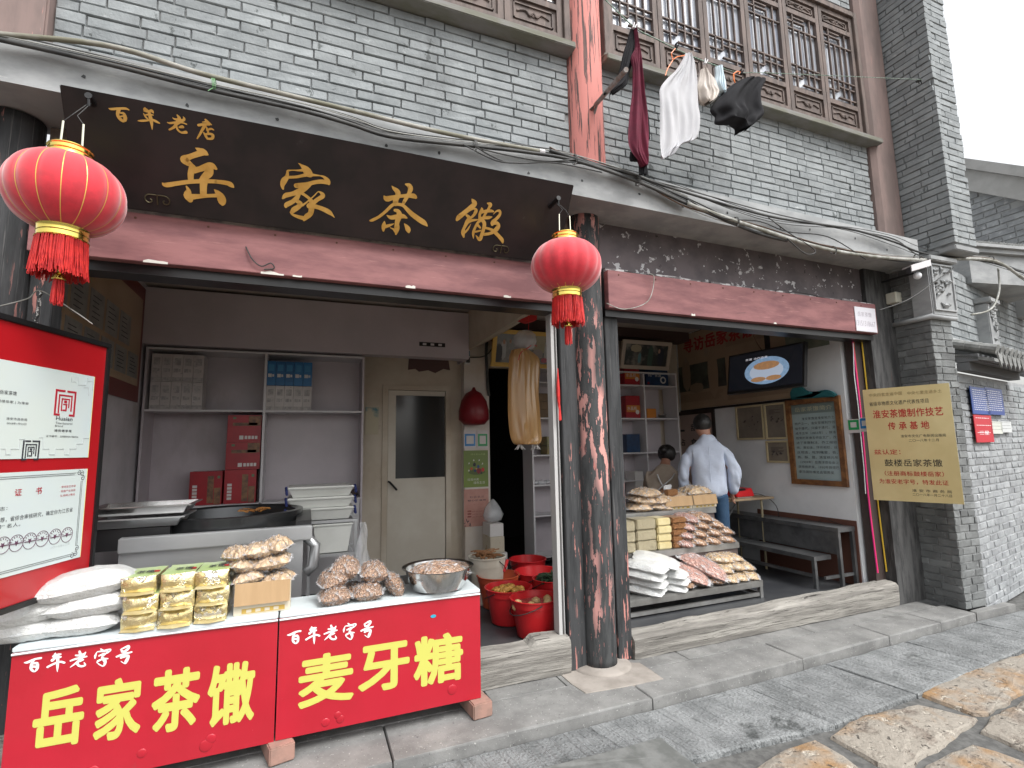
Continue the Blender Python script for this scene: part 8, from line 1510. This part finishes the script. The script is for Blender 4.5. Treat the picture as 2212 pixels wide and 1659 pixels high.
def hairball(M, c, r, parent, seed, cut):
    m = MB(); n1, n2 = 28, 20; vs = []
    for j in range(n2+1):
        th = math.pi*j/n2
        for i in range(n1):
            a = 2*math.pi*i/n1; d = Vector((math.sin(th)*math.cos(a), math.sin(th)*math.sin(a), math.cos(th))); k = 1+.05*noise.noise(d*4+Vector((seed, 0, 0)))+.03*noise.noise(d*11)
            p = Vector((d.x*r[0], d.y*r[1], d.z*r[2]))*k
            lim = cut(d)
            if p.z < lim: p.z = lim; p.x *= .93; p.y *= .93
            vs.append(M @ (Vector(c)+p))
    m.add(vs, [(j*n1+i, j*n1+(i+1) % n1, (j+1)*n1+(i+1) % n1, (j+1)*n1+i) for j in range(n2) for i in range(n1)]); return obj('hair', m, hairm, parent, smooth=True)
hairball(M1, (-.03, .042, 1.635), (.100, .113, .108), man, 3, lambda d: -.075 if d.y < .1 else (-.02 if d.y < .5 else .035))
# seated person bending forward
sp_ = FY(1434, 1050, 5.05); M2 = Matrix.Translation((sp_.x-.02, 5.02, FL)) @ Matrix.Rotation(math.radians(-46), 4, 'Z') @ Matrix.Scale(1.07, 4)
wo_ = thing('person', 'person in a beige top with crossed white apron straps, seated and bending', 'person', (sp_.x, 5.02, FL))
V = [(0, 0, .60, (.15, .12)), (0, .04, .76, (.13, .10)), (0, .09, .92, (.15, .11)), (0, .16, 1.06, (.07, .065)), (.0, .21, 1.12, (.05, .05)), (.01, .26, 1.17, (.062, .072)), (.015, .29, 1.23, (.074, .088)), (.01, .285, 1.29, (.055, .06)),
     (-.10, .10, .58, .08), (-.12, .46, .56, .06), (-.12, .45, .12, .042), (-.12, .58, .05, .035), (.10, .10, .58, .08), (.12, .46, .56, .06), (.12, .45, .12, .042), (.12, .58, .05, .035),
     (-.15, .13, .94, .045), (-.22, .27, .77, .04), (-.10, .47, .72, .027), (.15, .13, .94, .045), (.22, .27, .77, .04), (.10, .47, .72, .027), (.015, .385, 1.20, .016)]
E_ = [(0, 1), (1, 2), (2, 3), (3, 4), (4, 5), (5, 6), (6, 7), (0, 8), (8, 9), (9, 10), (10, 11), (0, 12), (12, 13), (13, 14), (14, 15), (2, 16), (16, 17), (17, 18), (2, 19), (19, 20), (20, 21), (6, 22)]
hand(V, E_, 18, (-.10, .47, .72), (.3, 1, -.3), (1, 0, 0)); hand(V, E_, 21, (.10, .47, .72), (-.3, 1, -.3), (1, 0, 0))
skin('body', V, E_, skinm, wo_, 2, M2)
beigec = pmat('beige_top', (.46, .38, .31), (.40, .33, .26), scale=5, rough=.9)
skin('top', [(0, -.01, .56, (.19, .15)), (0, .03, .72, (.175, .135)), (0, .08, .88, (.19, .135)), (0, .13, 1.01, (.14, .10)), (0, .18, 1.09, (.078, .072)), (-.165, .12, .97, .075), (-.235, .25, .79, .058), (-.15, .40, .73, .048), (.165, .12, .97, .075), (.235, .25, .79, .058), (.15, .40, .73, .048)], [(0, 1), (1, 2), (2, 3), (3, 4), (2, 5), (5, 6), (6, 7), (2, 8), (8, 9), (9, 10)], beigec, wo_, 3, M2, crease=.008, cs=7)
skin('trousers', [(0, 0, .58, (.16, .13)), (-.11, .12, .57, .09), (-.12, .45, .56, .07), (-.12, .45, .14, .06), (.11, .12, .57, .09), (.12, .45, .56, .07), (.12, .45, .14, .06)], [(0, 1), (1, 2), (2, 3), (0, 4), (4, 5), (5, 6)], pmat('dark_trousers', (.03, .03, .035), rough=.9), wo_, 2, M2)
for s_ in (-1, 1): skin('shoe', [(s_*.12, .42, .05, .042), (s_*.12, .50, .05, .045), (s_*.12, .60, .04, .038)], [(0, 1), (1, 2)], shoe, wo_, 2, M2)
hairball(M2, (.012, .27, 1.215), (.102, .108, .104), wo_, 8, lambda d: -.085 if d.y < .2 else (-.02 if d.y < .55 else .03))
m = MB(); m.lathe([(.03, -.04), (.045, -.01), (.045, .02), (.02, .04)], (0, 0, 0), 12); m.v = [M2 @ (Vector((-.01, .175, 1.255))+p) for p in m.v]; obj('hair_bun', m, hairm, wo_, smooth=True)
m = MB()
def bp(x, z): yb = -.155+(z-.56)*.235+.0; return M2 @ Vector((x, yb-.004+abs(x)*.35, z))
for pts in ([(-.17, .70), (-.10, .78), (.0, .87), (.09, .95), (.12, 1.0)], [(-.06, .99), (-.02, .90), (.05, .78), (.12, .68), (.15, .64)], [(-.18, .70), (-.06, .665), (.05, .655), (.16, .64)], [(-.05, .665), (-.045, .60), (-.055, .54)], [(-.05, .665), (-.02, .61), (-.03, .56)]): m.tube(catmull([bp(*p) for p in pts], 4), .008, 5)
obj('apron_straps', m, wh_m, wo_)
st_ = thing('stool', 'low wooden stool under the seated person', 'stool', (sp_.x, 5.02, FL)); m = MB(); c_ = M2 @ Vector((0, .02, 0)); m.box((c_.x-.16, c_.y-.16, FL+.46), (c_.x+.16, c_.y+.16, FL+.50)); obj('seat', m, sillwood_m, st_)
for a in (-1, 1):
    for b in (-1, 1): m = MB(); m.box((c_.x+a*.13-.015, c_.y+b*.13-.015, FL), (c_.x+a*.13+.015, c_.y+b*.13+.015, FL+.459)); obj('leg', m, sillwood_m, st_)
